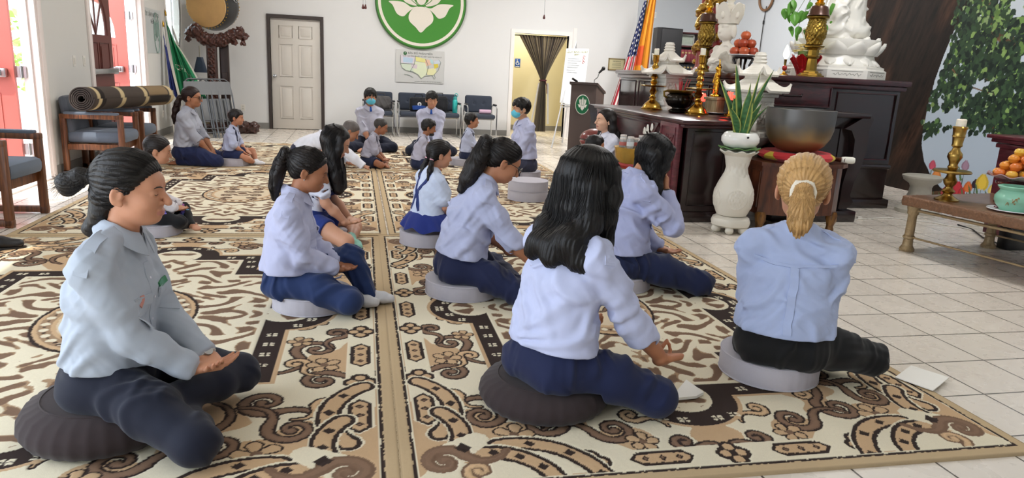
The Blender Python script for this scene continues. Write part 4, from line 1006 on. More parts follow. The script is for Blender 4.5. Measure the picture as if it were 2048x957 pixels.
  if c.get('cuff', True):
   r0 = (.053 if sl < .5 else .040 if sl < 1 else .0265) * S + gS * (1.0 if sl < 1 else .95); SV.add(cone(endp - endd * (.035 if sl < 1 else .045) * S, endp - endd * .004 * S, r0 + .001, r0 + .0035), .003); SV.cut((endp - .10 * S, endp + .10 * S, (lambda p, d: lambda x, y, z: np.maximum(half(p, d)[2](x, y, z), np.sqrt((x - p[0]) ** 2 + (y - p[1]) ** 2 + (z - p[2]) ** 2) - .06 * S))(endp + endd * .004, endd)), .003)
 dl = [(1, .2, .9), (-1, .3, .8), (.2, 1, .7), (.2, .9, -.8)]
 SV.disp(folds(seed, .0056 * c.get('crease', 1) * S, .105 * S, dl)); SV.disp(folds(seed + 40, .0010 * c.get('crease', 1) * S, .042 * S, dl[1:])) if h < .006 else None
 hz = B.P + (B.lum - B.P) * (hem / .125); hd = unit(B.lum - B.P)
 SV.cut((A3((-.34, -.3, -1)) * 1.0 + hz, A3((.34, .16, .0)) + hz, (lambda x, y, z: np.maximum(half(hz, -hd)[2](x, y, z), np.maximum(np.abs(x) - .25 * S, y - hz[1] - .22 * S)))), .004) if c.get('legs') != 'none' else None
 # keep sleeves: the hem cut only works round the trunk; re-add the forearms
 for i in (0, 1):
  sl = c['sleeves'][i] if 'sleeves' in c else sleeve
  if sl >= .5:
   e, w = B.arm[i][:2]; en = e + (w - e) * ((sl * 2 - 1) if sl < 1 else .96)
   SV.add(cone(e, en - unit(w - e) * .012, .039 * S + gS * .8, (.030 if sl == 1 else .036) * S + gS * .55), .02 * S)
 nk = B.neck + B.U2 * .052 * S + B.F * .012 * S; SV.cut(ellip(nk, A3((.062, .066, .055)) * S, np.stack([B.X, B.F, B.U2], -1)), .008)
 if c.get('vneck'): SV.cut(cone(nk + B.F * .055 * S, B.neck + B.F * .125 * S - B.U2 * .075 * S, .040 * S, .006 * S), .006)
 shirt = SV.mesh('shirt', top, root)
 B.SV = SV; B.PV = PV; B.V = V
 # collar: stand and fall, points in front
 cm = MB(); nq = 36; cr = c.get('collar', 1.0)
 if cr:
  O = B.neck + B.U2 * .020 * S + B.F * .008 * S
  def col_(u, v):
   a = -PI * .94 + u * PI * 1.88; fx, fy = math.sin(a), -math.cos(a); pt = max(0, abs(u - .5) * 2 - .55) / .45
   if v < .4: q = v / .4; r = .062 - .005 * q; z = .005 + .040 * q + .006 * (1 - abs(u - .5) * 2)
   else: q = (v - .4) / .6; r = .058 + .024 * q + .016 * pt * q; z = .045 + .006 * (1 - abs(u - .5) * 2) - (.042 + .030 * pt * cr) * q
   return tuple(O + (B.X * fx * r * 1.02 + B.F * (fy * r * 1.06 + .003 - .010 * 0) + B.U2 * (z - .028 * (fy > 0) * fy)) * S * (1.0 if cr < 1.5 else 1.1))
  cm.sheet(col_, nq, 8, .0035 * S); cm.build('collar', top, shirt, 60)
 pts = lambda *a: [tuple(B.neck + (B.X * p[0] + B.F * p[1] + B.U2 * p[2]) * S) for p in a]
 if c.get('detail', 1):
  if c.get('placket', 1): strip(SV, 'placket', pts((0, .12, -.10 if c.get('vneck') else -.06), (0, .15, -.16), (0, .15, -.28), (0, .14, -.37)), .034 * S, .0022, top, shirt, n=20)
  if c.get('placket', 1):
   q = SV.snap(np.array(pts((0, .15, -.10), (0, .15, -.18), (0, .15, -.26), (0, .15, -.34))), .003); g = SV.grad(q)
   for p, n_ in zip(q, g): bt = MB(); bt.lathe([(.0045 * S, 0), (.0045 * S, .0015), (.003 * S, .002)], 10, tuple(p), axis=tuple(n_)); bt.build('button', mat('shirt_button', 'd8d8e2', .3), shirt)
  if c.get('epaulette', 1):
   for i, sg in enumerate((1, -1)): strip(SV, 'epaulette', pts((sg * .062, -.004, .03), (sg * .10, -.006, .01), (sg * .15, -.008, -.03), (sg * .185, -.008, -.07)), .044 * S, .004, top, shirt, n=12, taper=(.75, .9, 1, 1.05))
  if c.get('pocket', 1):
   for sg in (1, -1):
    p_ = strip(SV, 'pocket', pts((sg * .082, .15, -.165), (sg * .082, .15, -.255)), .092 * S, .0026, top, shirt, n=10); strip(SV, 'pocket_flap', pts((sg * .082, .15, -.150), (sg * .082, .15, -.185)), .098 * S, .0045, top, p_, n=6)
  if c.get('yoke', 0):
   strip(SV, 'yoke_seam', pts((-.17, -.09, -.10), (-.08, -.13, -.105), (0, -.14, -.108), (.08, -.13, -.105), (.17, -.09, -.10)), .012, .005, top, shirt, n=26); strip(SV, 'back_pleat', pts((0, -.15, -.11), (0, -.16, -.22), (0, -.15, -.33), (0, -.15, -.41)), .036 * S, .006, top, shirt, n=24)
 if c.get('tee'): 
  tv = Vol([cone(B.neck + B.F * .030 * S, B.neck + B.F * .056 * S - B.U2 * .012 * S, .052 * S, .040 * S, B.X, 1.2)], h, .02); tv.mesh('undershirt', cloth(c['tee']), root)
 if c.get('braces'):
  bmx = cloth(c.get('bracecol', '1e2540'), .7)
  for sg in (1, -1): strip(SV, 'brace', pts((sg * .075, .13, -.36), (sg * .088, .13, -.22), (sg * .098, .10, -.06), (sg * .098, .0, .02), (sg * .085, -.10, -.05), (sg * .03, -.15, -.17), (-sg * .035, -.15, -.28), (-sg * .075, -.14, -.38)), .034 * S, .004, bmx, root, n=44)
 if c.get('bib'):
  bmx = cloth(c['bottom'], .8); strip(SV, 'waistband', [tuple(B.lum + (B.X * math.sin(a) * .2 + B.F * math.cos(a) * .16 - B.U2 * .03) * S) for a in np.linspace(0, 2 * PI, 30)], .05 * S, .006, bmx, root, n=48)
  strip(SV, 'bib', pts((0, .14, -.40), (0, .15, -.30), (0, .15, -.19)), .17 * S, .005, bmx, root, n=12)
 # ---- hair and the rest
 if c.get('hair'): make_hair(B, c, c.get('hh', max(h * .8, .003)), root, V)
 if c.get('mask'):
  mv = Vol([ellip(W(0, .046, -.048), A3((.066, .066, .052)) * k, B.H)], h * .7, .01); mv.add(cone(W(0, .07, -.02), W(0, .104, -.03), .02 * k, .012 * k), .02)
  if c['mask'] == 'chin': mv = Vol([ellip(W(0, .044, -.078), A3((.058, .058, .030)) * k, B.H)], h * .7, .01)
  mv.cut((None, None, half(W(0, .030, 0), B.H @ A3((0, -1, 0)))[2]), .004); mv.disp(lambda P: .0016 * np.sin(((P - B.hc) @ B.H / k)[:, 2] * 420), .02)
  mo = mv.mesh('face_mask', cloth('63c4dd' if c['mask'] == 'blue' else '1a1a1d', .8), root)
  sm = MB()
  for s in (1, -1): sm.tube([tuple(W(s * .060, .035, -.030)), tuple(W(s * .074, .012, -.012)), tuple(W(s * .080, -.016, .004))], .0013, 5); sm.tube([tuple(W(s * .058, .035, -.072)), tuple(W(s * .074, .004, -.046)), tuple(W(s * .080, -.022, -.02))], .0013, 5)
  sm.build('ear_loop', cloth('e8eef2' if c['mask'] == 'blue' else '202022'), mo)
 if c.get('glasses'):
  gm = MB()
  for s in (1, -1):
   gm.tube([tuple(W(s * (.033 + .024 * math.cos(a)), .105 - .20 * max(0, (.024 * math.cos(a))) , .002 + .018 * math.sin(a))) for a in np.linspace(0, 2 * PI, 18)[:-1]], .0019 * k, 6, closed=True)
   gm.tube([tuple(W(s * .057, .100, .006)), tuple(W(s * .078, .06, .008)), tuple(W(s * .080, .0, .008)), tuple(W(s * .078, -.02, -.008))], .0019 * k, 6)
  gm.tube([tuple(W(-.010, .106, .006)), tuple(W(0, .108, .009)), tuple(W(.010, .106, .006))], .0017 * k, 6)
  gl = gm.build('glasses', mat('black_glasses_frame', '1a1414', .3), root); ln = MB()
  for s in (1, -1): ln.prism([(s * .033 + .0225 * math.cos(a), .002 + .017 * math.sin(a)) for a in np.linspace(0, 2 * PI, 18)[:-1]], .001, (0, 0, 0), (1, 0, 0), (0, 0, 1))
  ln.v = [tuple(W(v[0], .1045 + v[1] * .5 - .20 * max(0, abs(v[0]) - .033), v[2])) for v in ln.v]; ln.build('lens', m_glass, gl)
 if c.get('socks'):
  fs = Vol(foot_prims(B, .004) + [cone(an, an + (kn - an) * .14, .040 * S, .043 * S) for hip, kn, an, ft in B.leg], h, .012); fs.disp(lambda P: .0012 * wob(P, 5, 20)); fs.cut((None, None, half((0, 0, .003), (0, 0, -1))[2]), .004)
  so = fs.mesh('socks', cloth(c['socks'], .9), root)
 return root, B
m_cush_grey = cloth('b5b1b9', .9); m_cush_dark = cloth('352c2d', .9)
def cushion(at, r, hgt, m, label, grp, pleats=36, dark=False, tilt=(0, 0), zoff=0):
 root = thing('meditation_cushion', label, 'cushion', (at[0], at[1], RT + zoff), 0, grp, rot=(tilt[0], tilt[1], rnd.uniform(0, 6)))
 b = MB()
 if dark:
  pr = [(r * .2, .0), (r * .80, .0), (r * .93, hgt * .10), (r, hgt * .36), (r * .985, hgt * .58), (r * .90, hgt * .84), (r * .74, hgt * .98), (r * .70, hgt), (r * .4, hgt * .93), (0, hgt * .90)]
  b.lathe(pr, 96, rip=lambda a, z: 1 + (.022 * abs(math.sin(a * 16)) ** .6 - .012) * (1 if hgt * .05 < z < hgt * .985 else 0))
 else:
  pr = [(r * .3, 0), (r * .985, 0), (r, .006), (r, hgt * .3), (r * 1.006, hgt * .5), (r, hgt * .7), (r, hgt - .006), (r * .985, hgt), (r * .5, hgt * .965), (0, hgt * .955)]
  b.lathe(pr, 120, rip=lambda a, z: 1 + .004 * math.sin(a * 41 + 2 * math.sin(a * 5)) + .003 * math.sin(a * 17 + z * 40))
 c = b.build('cover', m, root, 55); p = MB()
 for z in ((hgt - .004, .004) if not dark else (hgt * .99,)):
  q = r * (1.0 if not dark else .72); p.tube([(q * math.cos(2 * PI * i / 60), q * math.sin(2 * PI * i / 60), z) for i in range(60)], .0035, 6, closed=True)
 p.build('piping', m, root)
 return root
GC = 'grey round meditation cushions'
PEOPLE = []
def P_(**k): PEOPLE.append(k)
LAP = lambda f=.24, z=.13, x=.05: [dict(hand=(x, f, z), pole=(.45, -.6, -1), dir=(-.7, .6, -.1), palm=(0, 0, 1), curl=.4), dict(hand=(-x, f + .02, z + .01), pole=(-.45, -.6, -1), dir=(.7, .6, -.1), palm=(0, 0, 1), curl=.4)]
LAV, NAVY = 'b3b6d2', '192040'
P_(label='woman in a grey shirt with a green name badge on the nearest left dark cushion', at=(-.81, 2.50), face=-98, S=.985, hs=1.06, h=.0042, hh=.003, seat=.125, lean=2, lean2=10, hpitch=4, hair='bun', haircol='15100d', strands=420, tiecol='1c1412', hairline=(.066, .078, 1.15),
 top='a7afbb', bottom='161a2a', skin='c48c6e', bust=.5, seed=3, kx=.27, arms=[dict(hand=(.04, .285, .12), pole=(.35, -.5, -1), dir=(-.55, .75, -.05), palm=(.1, -.2, 1), curl=.35), dict(hand=(-.04, .30, .13), pole=(-.4, -.5, -1), dir=(.75, .5, 0), palm=(0, -.2, 1), curl=.45)], crease=.85,
 leg=[((.26, .36, .085), (-.06, .20, .05), (-.9, -.2, -.1)), ((-.25, .35, .10), (.10, .22, .155), (.85, .25, .12))])
P_(label='girl with a high ponytail, lavender shirt and blue jeans on a grey cushion', at=(-.335, 3.77), face=-94, S=.89, h=.0048, hh=.0038, seat=.085, hs=.97, lean=1, lean2=8, hpitch=16, hair='tail', tail=.26, tz=.055, haircol='17100e', strands=260, tiecol='14100f', top=LAV, bottom='22335c', skin='a06a4c', seed=5, crease=1.1, loose=.026, child=.5,
 leg=[((.20, .36, .085), (.02, .37, .05), (.1, .95, -.08)), ((-.10, .35, .25), (-.06, .46, .05), (.1, .95, -.1))], socks='c9c9cc', arms=LAP(.27, .15))
P_(label='girl with long loose hair, white blouse and blue pinafore shorts, bare knees, mint socks', at=(-.33, 5.2), face=-97, S=.92, h=.0055, seat=.09, hs=.98, lean=8, lean2=20, hpitch=24, hair='long', tail=.40, hang=(0, .22, -1), haircol='15100f', strands=260, curtain=[1, -1], cf=.02, top='d5d9ea', bottom='25387e', skin='c9967a', seed=6, legwear='shorts', bare=1, sleeve=.30, child=.4, epaulette=0, pocket=0, bib=1, braces=1, bracecol='25387e', socks='8fc4b4', kx=.26, ky=.33, arms=LAP(.30, .08), shortlen=.5)
P_(label='woman in glasses kneeling in a grey shirt by the left wall', at=(-1.95, 9.12), face=-98, S=.97, h=.007, seat=.08, legs='kneel', lean=3, lean2=8, hpitch=3, hair='tail', tail=.30, tz=-.02, haircol='241310', strands=0, tiecol='1a1010', top='a9acb8', bottom='20294d', skin='a87253', glasses=1, seed=7, sleeve=.62, bust=.5, arms=[dict(hand=(.06, .30, .07), curl=.3), dict(hand=(-.06, .30, .07), curl=.3)])
P_(label='boy in navy shorts and white socks with one knee up, beside the woman in glasses', at=(-1.46, 9.18), face=-95, S=.63, h=.006, seat=.085, hs=.84, lean=3, lean2=10, hpitch=4, hair='short', haircol='1a1413', top='b6bdd6', bottom='20294d', skin='b98062', seed=8, legwear='shorts', bare=1, legs='halfup', sleeve=.46, braces=1, pocket=0, socks='d9dade', child=1, arms=[dict(hand=(.10, .26, .12), curl=.3), dict(hand=(-.06, .28, .14), curl=.3)])
P_(label='grey-haired man in a pale shirt bowing forward with one hand on the rug', at=(-.62, 9.05), face=-93, S=1.0, h=.007, seat=.10, legs='kneel', lean=56, lean2=80, hpitch=34, hair='crop', haircol='5a5350', top='dfe1ea', bottom='232a44', skin='a9765a', seed=9, neckw=1.12, pocket=0, arms=[dict(hand=(.27, .76, -.04), pole=(.8, -.3, .4), dir=(0, .95, -.2), palm=(0, 0, -1), curl=.5), dict(hand=(-.04, .56, -.04), pole=(-.8, -.3, .4), dir=(0, .95, -.2), palm=(0, 0, -1), curl=.5)])
P_(label='small boy with buzzed hair and dark braces, looking down, right of the bowing man', at=(.18, 9.22), face=-100, S=.66, h=.006, seat=.03, hs=.87, lean=8, lean2=20, hpitch=20, hair='crop', haircol='37322f', top='aaa8b6', bottom='1e2540', skin='9c674b', seed=10, legwear='shorts', bare=1, sleeve=.44, braces=1, pocket=0, child=1, arms=LAP(.30, .10), shortlen=.6)
P_(label='teenager in a blue face mask sitting cross-legged and facing the camera', at=(.23, 11.05), face=-172, S=1.0, h=.0075, seat=.06, lean=2, lean2=5, hpitch=4, hair='shag', fringe=.030, haircol='15110f', top='b9b9c8', bottom='1b2032', skin='b98366', seed=11, mask='blue', tee='2d5cb8', vneck=1, sleeve=.66, hg=.014, arms=LAP(.27, .10))
P_(label='small boy in braces with a black mask pulled under his chin', at=(.80, 9.05), face=-92, S=.67, h=.006, seat=.03, hs=.88, lean=6, lean2=14, hpitch=14, hair='short', haircol='14110f', top='b1afbf', bottom='1e2540', skin='9c674b', seed=12, legwear='shorts', bare=1, sleeve=.44, braces=1, pocket=0, mask='chin', child=1, arms=LAP(.28, .10))
P_(label='teenager with closed eyes facing the camera in front of the padded chairs', at=(1.12, 10.75), face=178, S=1.0, h=.0075, seat=.07, lean=0, lean2=4, hpitch=8, hyaw=6, hair='shag', fringe=.034, haircol='15110f', top='b5b7cc', bottom='1b2032', skin='bd8a6c', seed=13, tee='2d5cb8', vneck=1, arms=LAP(.27, .10))
P_(label='small boy in braces sitting upright on a grey cushion, in front of the two chairs', at=(1.50, 9.58), face=-98, S=.66, h=.006, seat=.085, hs=.87, lean=2, lean2=6, hpitch=-2, hair='short', haircol='15110f', top='b9bfd6', bottom='1e2540', skin='ad7758', seed=14, legwear='shorts', bare=1, sleeve=.44, braces=1, pocket=0, child=1, arms=LAP(.28, .12))
P_(label='little girl with a low pigtail in a blue pinafore dress, seen from behind', at=(.53, 5.18), face=-66, S=.74, h=.005, seat=.10, hs=.90, lean=3, lean2=8, hpitch=8, hyaw=-12, hair='tails', haircol='16100f', strands=160, tiecol='e9a9b8', tier=.013, top='cdd8ef', bottom='1f2f78', skin='c48d70', seed=15, legwear='skirt', bare=1, sleeve=.32, braces=1, bracecol='24356f', pocket=0, epaulette=0, placket=0, legs='kneel', child=1, loose=.022, arms=[dict(hand=(.10, .24, .10), curl=.3), dict(hand=(-.08, .25, .10), curl=.3)])
P_(label='girl in black glasses with a long ponytail, head bowed over her lap', at=(.60, 3.96), face=-86, S=.99, h=.0048, hh=.0036, seat=.09, lean=9, lean2=20, hpitch=28, hair='tail', tail=.33, tz=.04, tailw=.042, tailflat=1.3, haircol='17110f', strands=320, tiecol='131011', tier=.016, top='b2b7d4', bottom=NAVY, skin='b67d5d', glasses=1, seed=16, sleeves=[.60, .62], crease=1.1, loose=.022, arms=[dict(hand=(.20, .44, .06), pole=(.5, -.6, -.6), dir=(-.2, .95, -.15), palm=(-.3, 0, -1), curl=.4), dict(hand=(-.10, .34, .12), pole=(-.8, -.5, -.5), dir=(.2, .95, 0), palm=(0, 0, -1), curl=.4)])
P_(label='young man in a blue face mask facing left, near the white easel', at=(2.04, 8.5), face=100, S=1.0, h=.0065, seat=.10, legs='kneel', lean=1, lean2=4, hpitch=4, hair='shag', fringe=.045, hg=.014, haircol='15110f', top='b9bcd8', bottom='3a3c4e', skin='c89879', mask='blue', seed=17, arms=LAP(.24, .12), loose=.024, crease=1.4)
P_(label='long-haired girl in a lavender shirt on the dark cushion, hand resting on her knee', at=(.75, 2.50), face=-64, S=1.02, h=.0042, hh=.003, seat=.11, hs=1.22, lean=6, lean2=11, hpitch=6, hyaw=-6, hair='long', tail=.285, hang=(0, -.10, -1), haircol='0e0b0b', hg=.011, strands=520, curtain=[1, -1], top='b9bfdd', bottom='192142', skin='b67a58', seed=18, sleeves=[.68, .68], crease=1.05, armlen=1.14, loose=.022,
 arms=[dict(hand=(.24, .48, -.045), pole=(.30, -.6, -1), dir=(-.05, .98, -.1), palm=(-.35, .1, .95), curl=.45, mudra=True), dict(hand=(-.25, .40, .04), pole=(-.7, -.6, -.4), dir=(.05, .98, -.05), palm=(.3, .1, 1), curl=.5, mudra=True)])
P_(label='woman facing left with closed eyes and long hair, below the lectern', at=(2.66, 7.25), face=98, S=.98, h=.006, seat=.09, lean=0, lean2=4, hpitch=-2, hair='long', tail=.36, haircol='17110f', hairline=(.068, .068, 1.5), curtain=[1], cf=-.03, top='dadbe8', bottom=NAVY, skin='dcae93', seed=19, arms=LAP(.26, .12))
P_(label='child with black hair, only the crown visible behind the long-haired girl', at=(2.12, 6.35), face=-90, S=.72, h=.008, seat=.09, hs=.86, hair='short', haircol='141010', top='c5c8dc', bottom=NAVY, skin='b67d5d', seed=20, detail=0, child=1, arms=LAP(.26, .12))
P_(label='girl with long wavy hair bowing her face into her raised hand', at=(1.62, 4.05), face=-84, S=1.03, h=.0048, hh=.0038, seat=.085, w=1.14, hs=1.12, lean=0, lean2=12, hpitch=32, hair='wavy', tail=.36, hang=(0, .10, -1), haircol='100e0f', hg=.012, strands=340, curtain=[1, -1], fringe=.03, cf=.015, top='a9aed0', bottom='192140', skin='b8805f', seed=21, belly=.8, bust=.7, crease=1.4, loose=.024, kx=.28, ky=.40,
 arms=[dict(hand=(.08, .23, .50), pole=(.5, .5, -1), dir=(-.35, .1, .95), palm=(-.5, -.8, 0), curl=.5), dict(hand=(-.08, .30, .12), pole=(-.8, -.5, -.5), dir=(.7, .6, -.1), palm=(0, 0, 1), curl=.4)])
P_(label='blonde woman seen from behind in a pale blue shirt and black trousers', at=(1.83, 2.60), face=-30, S=.97, h=.0042, hh=.003, seat=.10, hs=1.28, leg=[((.40, .16, .11), (-.06, .26, .05), (-.8, .4, -.1)), ((-.11, .36, .09), (.12, .36, .05), (.8, .4, -.1))], lean=2, lean2=5, hpitch=5, hyaw=-4, hair='blondtail', tail=.14, tz=.0, tailw=.024, tailflat=1.25, haircol='bd9560', strands=700, tiecol='e9e2d2', tier=.028, tiet=.014, top='a9b6d8', bottom='121213', skin='c08a6c', seed=22, yoke=1, w=1.13, crease=1.1, loose=.026, kx=.36, ky=.20, arms=LAP(.24, .14))
P_(label='child in dark leggings with coloured paw prints, mostly hidden behind the nearest woman', at=(-1.47, 5.5), face=-84, S=.70, h=.006, seat=.08, hs=.88, hair='tails', haircol='1a1210', tiecol='c9a0b0', lean=4, lean2=10, hpitch=12, top='d9d4d8', bottom='141418', skin='c08a6c', seed=23, legwear='leggings', child=1, detail=0, sleeve=.9, leg=[((.16, .32, .10), (-.05, .36, .05), (-.7, .6, -.1)), ((-.16, .33, .15), (.05, .42, .06), (.7, .6, -.1))], arms=LAP(.28, .14))
CUSH = [(-.84, 2.50, .265, .125), (.74, 2.53, .26, .110), (-.22, 3.78, .205, .088), (-.25, 5.2, .2, .088), (-1.44, 9.18, .2, .088), (1.47, 9.58, .2, .088), (.53, 5.18, .2, .098), (.62, 3.96, .215, .088), (2.06, 8.5, .2, .088), (1.60, 4.05, .22, .088), (1.84, 2.69, .215, .097), (-1.43, 5.5, .19, .078), (2.66, 7.25, .2, .088)]
for c in PEOPLE:
 n_ = min(CUSH, key=lambda q: math.hypot(q[0] - c['at'][0], q[1] - c['at'][1]))
 if math.hypot(n_[0] - c['at'][0], n_[1] - c['at'][1]) < .25: c['cush'] = n_
 c['obj'], c['B'] = make_person(c)
cushion((-.84, 2.50), .265, .135, m_cush_dark, 'dark brown pleated cushion under the woman in the grey shirt', None, dark=True)
cushion((.74, 2.53), .26, .115, m_cush_dark, 'dark brown flattened cushion under the long-haired girl', None, dark=True)
for x, y, r, hg, lb in ((-.22, 3.78, .205, .09, 'grey cushion under the girl in jeans and a high ponytail'), (-.25, 5.2, .2, .09, 'grey cushion under the girl with long hair and bare knees'),
  (-1.44, 9.18, .2, .09, 'grey cushion under the boy with one knee up'), (1.47, 9.58, .2, .09, 'grey cushion under the upright boy in braces'), (.53, 5.18, .2, .10, 'grey cushion under the little girl in the blue pinafore'),
  (.62, 3.96, .215, .09, 'grey cushion under the girl in black glasses'), (2.06, 8.5, .2, .09, 'grey cushion under the kneeling young man in a mask'), (1.60, 4.05, .22, .09, 'grey cushion under the girl with her face in her hand'),
  (1.84, 2.69, .215, .10, 'grey cushion under the blonde woman'), (-1.43, 5.5, .19, .08, 'grey cushion under the child in paw-print leggings'), (2.66, 7.25, .2, .09, 'grey cushion under the woman facing left')):
 cushion((x, y), r, hg, m_cush_grey, lb, GC)
cushion((1.745, 7.02), .205, .10, m_cush_grey, 'empty grey cushion at the bottom of the stack of two', GC)
cushion((1.745, 7.02), .205, .10, m_cush_grey, 'empty grey cushion on top of the stack of two', GC, zoff=.101)
def extras():
 by = {c['seed']: c for c in PEOPLE}
 def chest(c, p): B = c['B']; return tuple(B.neck + (B.X * p[0] + B.F * p[1] + B.U2 * p[2]) * B.S)
 c = by[3]; B = c['B']; o = strip(B.SV, 'name_badge', [chest(c, (-.045, .16, -.150)), chest(c, (-.115, .15, -.143))], .022, .005, mat('badge_green_plastic', '2c7a4c', .35), c['obj'], n=8); o['label'] = 'green name badge'
 o = strip(B.SV, 'lotus_pin', [chest(c, (.10, .14, -.185)), chest(c, (.085, .15, -.165)), chest(c, (.088, .15, -.145))], .016, .005, mat('pin_enamel', 'c98a80', .3), c['obj'], n=6); o['label'] = 'small pink pin'
 def band(c, i, name, col, r, w, back=.03, lab=None):
  B = c['B']; e, wr, hd, hn = B.arm[i][:4]; q = wr - unit(wr - e) * back * B.S; a = unit(wr - e); u = unit(np.cross(a, hn)); v = np.cross(a, u); k = MB(); k.tube([tuple(q + (u * math.cos(t) * 1.18 + v * math.sin(t)) * r * B.S) for t in np.linspace(0, 2 * PI, 25)[:-1]], w * B.S, 8, closed=True, flat=.5); o = k.build(name, mat(name + '_mat', col, .45), c['obj'])
  if lab: o['label'] = lab
  return q, u, v
 q, u, v = band(c, 1, 'watch_strap', 'd2d3cf', .031, .008, -.002, 'pale watch strap'); k = MB(); k.cyl(tuple(q + v * .028 * -1), tuple(q - v * .038), .016, n=18); k.build('watch_case', m_steel, c['obj'])
 band(by[21], 0, 'wrist_band', '17171a', .032, .012, .0, 'black wrist band')
 c = by[5]; B = c['B']
 for s in (1, -1): k = MB(); k.ell(tuple(B.hc + B.H @ A3((s * .080, -.004, -.040)) * B.hs), (.0035, .0035, .0035), 10, 8); k.build('earring', m_steel, c['obj'])
 # paw prints on the leggings
 c = by[23]; B = c['B']; rr = np.random.RandomState(3)
 for i, (hip, kn, an, ft) in enumerate(B.leg):
  for j in range(6):
   f = .25 + .7 * (j / 5); b = hip + (kn - hip) * f if j < 3 else kn + (an - kn) * (f - .3); p = B.PV.snap(np.array([b + A3((rr.uniform(-.04, .06), rr.uniform(-.05, .03), .08))]))[0]; n = B.PV.grad(p)[0]; m = mat('paw_' + ('a', 'b', 'c')[j % 3], ('b45ab8', '4f9fd0', '7a6ad0')[j % 3], .5); k = MB(); u = unit(np.cross(n, (0, .3, 1))); v = np.cross(n, u)
   for dx, dy, r in ((0, -.004, .008), (-.011, .008, .0045), (-.004, .013, .0045), (.004, .013, .0045), (.011, .008, .0045)): k.lathe([(r, -.002), (r, .0015), (0, .002)], 10, tuple(p + u * dx + v * dy), axis=tuple(n))
   o = k.build('paw_print', m, c['obj'])
extras()
# ================================================================ left wall and far left corner
m_wood_m = wood('chair_wood', '4a2a18', '8a5430', .4)
m_wood_d = wood('carved_wood', '26120e', '4e2a20', .35, coat=.25)
m_uph = cloth('565c66', .9); m_uph_b = cloth('67717f', .9)
def armchair(x, y, label, rz=0):
 """square-framed armchair; local +x is the way it faces"""
 t = thing('armchair', label, 'chair', (x, y, 0), rz, 'square-framed wooden armchairs')
 w, d = .60, .60
 for yy in (.03, w - .03):
  f = MB()
  for xx in (.03, d - .03): f.box((xx, yy, .315), (.055, .05, .63), .006)
  f.box((d / 2, yy, .035), (d, .05, .05), .006); f.box((d / 2, yy, .615), (d, .055, .05), .01); f.box((d / 2, yy, .30), (d - .08, .03, .06), .004)
  fr = f.build('side_frame', m_wood_m, t); p = MB(); p.box((d / 2, yy, .648), (d - .08, .06, .03), .013); p.build('arm_pad', m_uph_b, fr)
 for xx in (.06, d - .06): r = MB(); r.box((xx, w / 2, .30), (.03, w - .08, .07), .004); r.build('rail', m_wood_m, t)
 s = MB(); s.box((d / 2 + .01, w / 2, .40), (.60, w - .10, .125), .045); s.build('seat_cushion', m_uph_b, t)
 b = MB(); b.box((.05, w / 2, .62), (.10, w - .10, .40), .045, (0, -.14, 0)); b.build('back_cushion', m_uph, t)
 return t
armchair(-2.96, 8.20, 'armchair nearest the white door frame, under the spiral end of the rolled rug')
armchair(-2.96, 8.95, 'armchair under the far end of the rolled rug')
armchair(-3.02, 5.72, 'armchair at the left edge of the picture, in front of the open red door', R(-3))
def rolled_rug():
 a, b = Vector((-2.66, 7.98, .815)), Vector((-2.32, 9.78, .790)); L = (b - a).length
 t = thing('rolled_rug', 'rolled brown rug with cream bands lying across two armchairs', 'rug', a); q = Vector((0, 1, 0)).rotation_difference(b - a); t.rotation_euler = q.to_euler()
 n, turns, r0, pitch, th = 150, 5.0, .035, .0195, .0125
 V = []; F = []; col = []; nl = 90; pts = []
 for i in range(n + 1):
  an = 2 * PI * turns * i / n; r = r0 + pitch * an / (2 * PI); pts.append((r, an))
 A, Bc, Dk, Cr = [np.array(srgb(c)[:3]) for c in ('4f4640', '9c8464', '2d2724', 'c9b58c')]
 for s_ in (0, 1):
  for i, (r, an) in enumerate(pts):
   rr = r - th * s_; wav = .004 * math.sin(an * 2)
   for k in range(nl + 1):
    y = L * k / nl; V.append(((rr + wav) * math.cos(an), y, (rr + wav) * math.sin(an) * .96)); u = k / nl; c = A
    if s_ == 1: c = Dk * 1.3
    elif u < .012: c = Dk * 2.5
    elif .05 < u < .085 or u > .955: c = Cr
    elif min(abs(u - q) for q in (.33, .62)) < .022: c = Cr
    elif .045 < u < .31 and abs(math.sin(an * .5 + 1.9)) < .3: c = Bc
    elif .66 < u < .93: c = Bc * .8 if abs(math.sin(an + .3)) > .35 else Dk
    elif abs(u - .1) < .03: c = Dk
    col.append(c)
 w = nl + 1; K = (n + 1) * w
 for i in range(n):
  for k in range(nl):
   p = i * w + k; F += [(p, p + 1, p + w + 1, p + w), (p + K + w, p + K + w + 1, p + K + 1, p + K)]
 for i in range(n): F += [(i * w, (i + 1) * w, (i + 1) * w + K, i * w + K), (i * w + nl + K, (i + 1) * w + nl + K, (i + 1) * w + nl, i * w + nl)]
 for k in range(nl): F += [(n * w + k, n * w + k + 1, n * w + k + 1 + K, n * w + k + K)]
 me = np_mesh('roll', np.array(V), np.array(F), True, np.array(col)); me.set_sharp_from_angle(angle=R(50)); link('roll', me, attr_mat('flat_weave', .9, .4, 500), t)
rolled_rug()
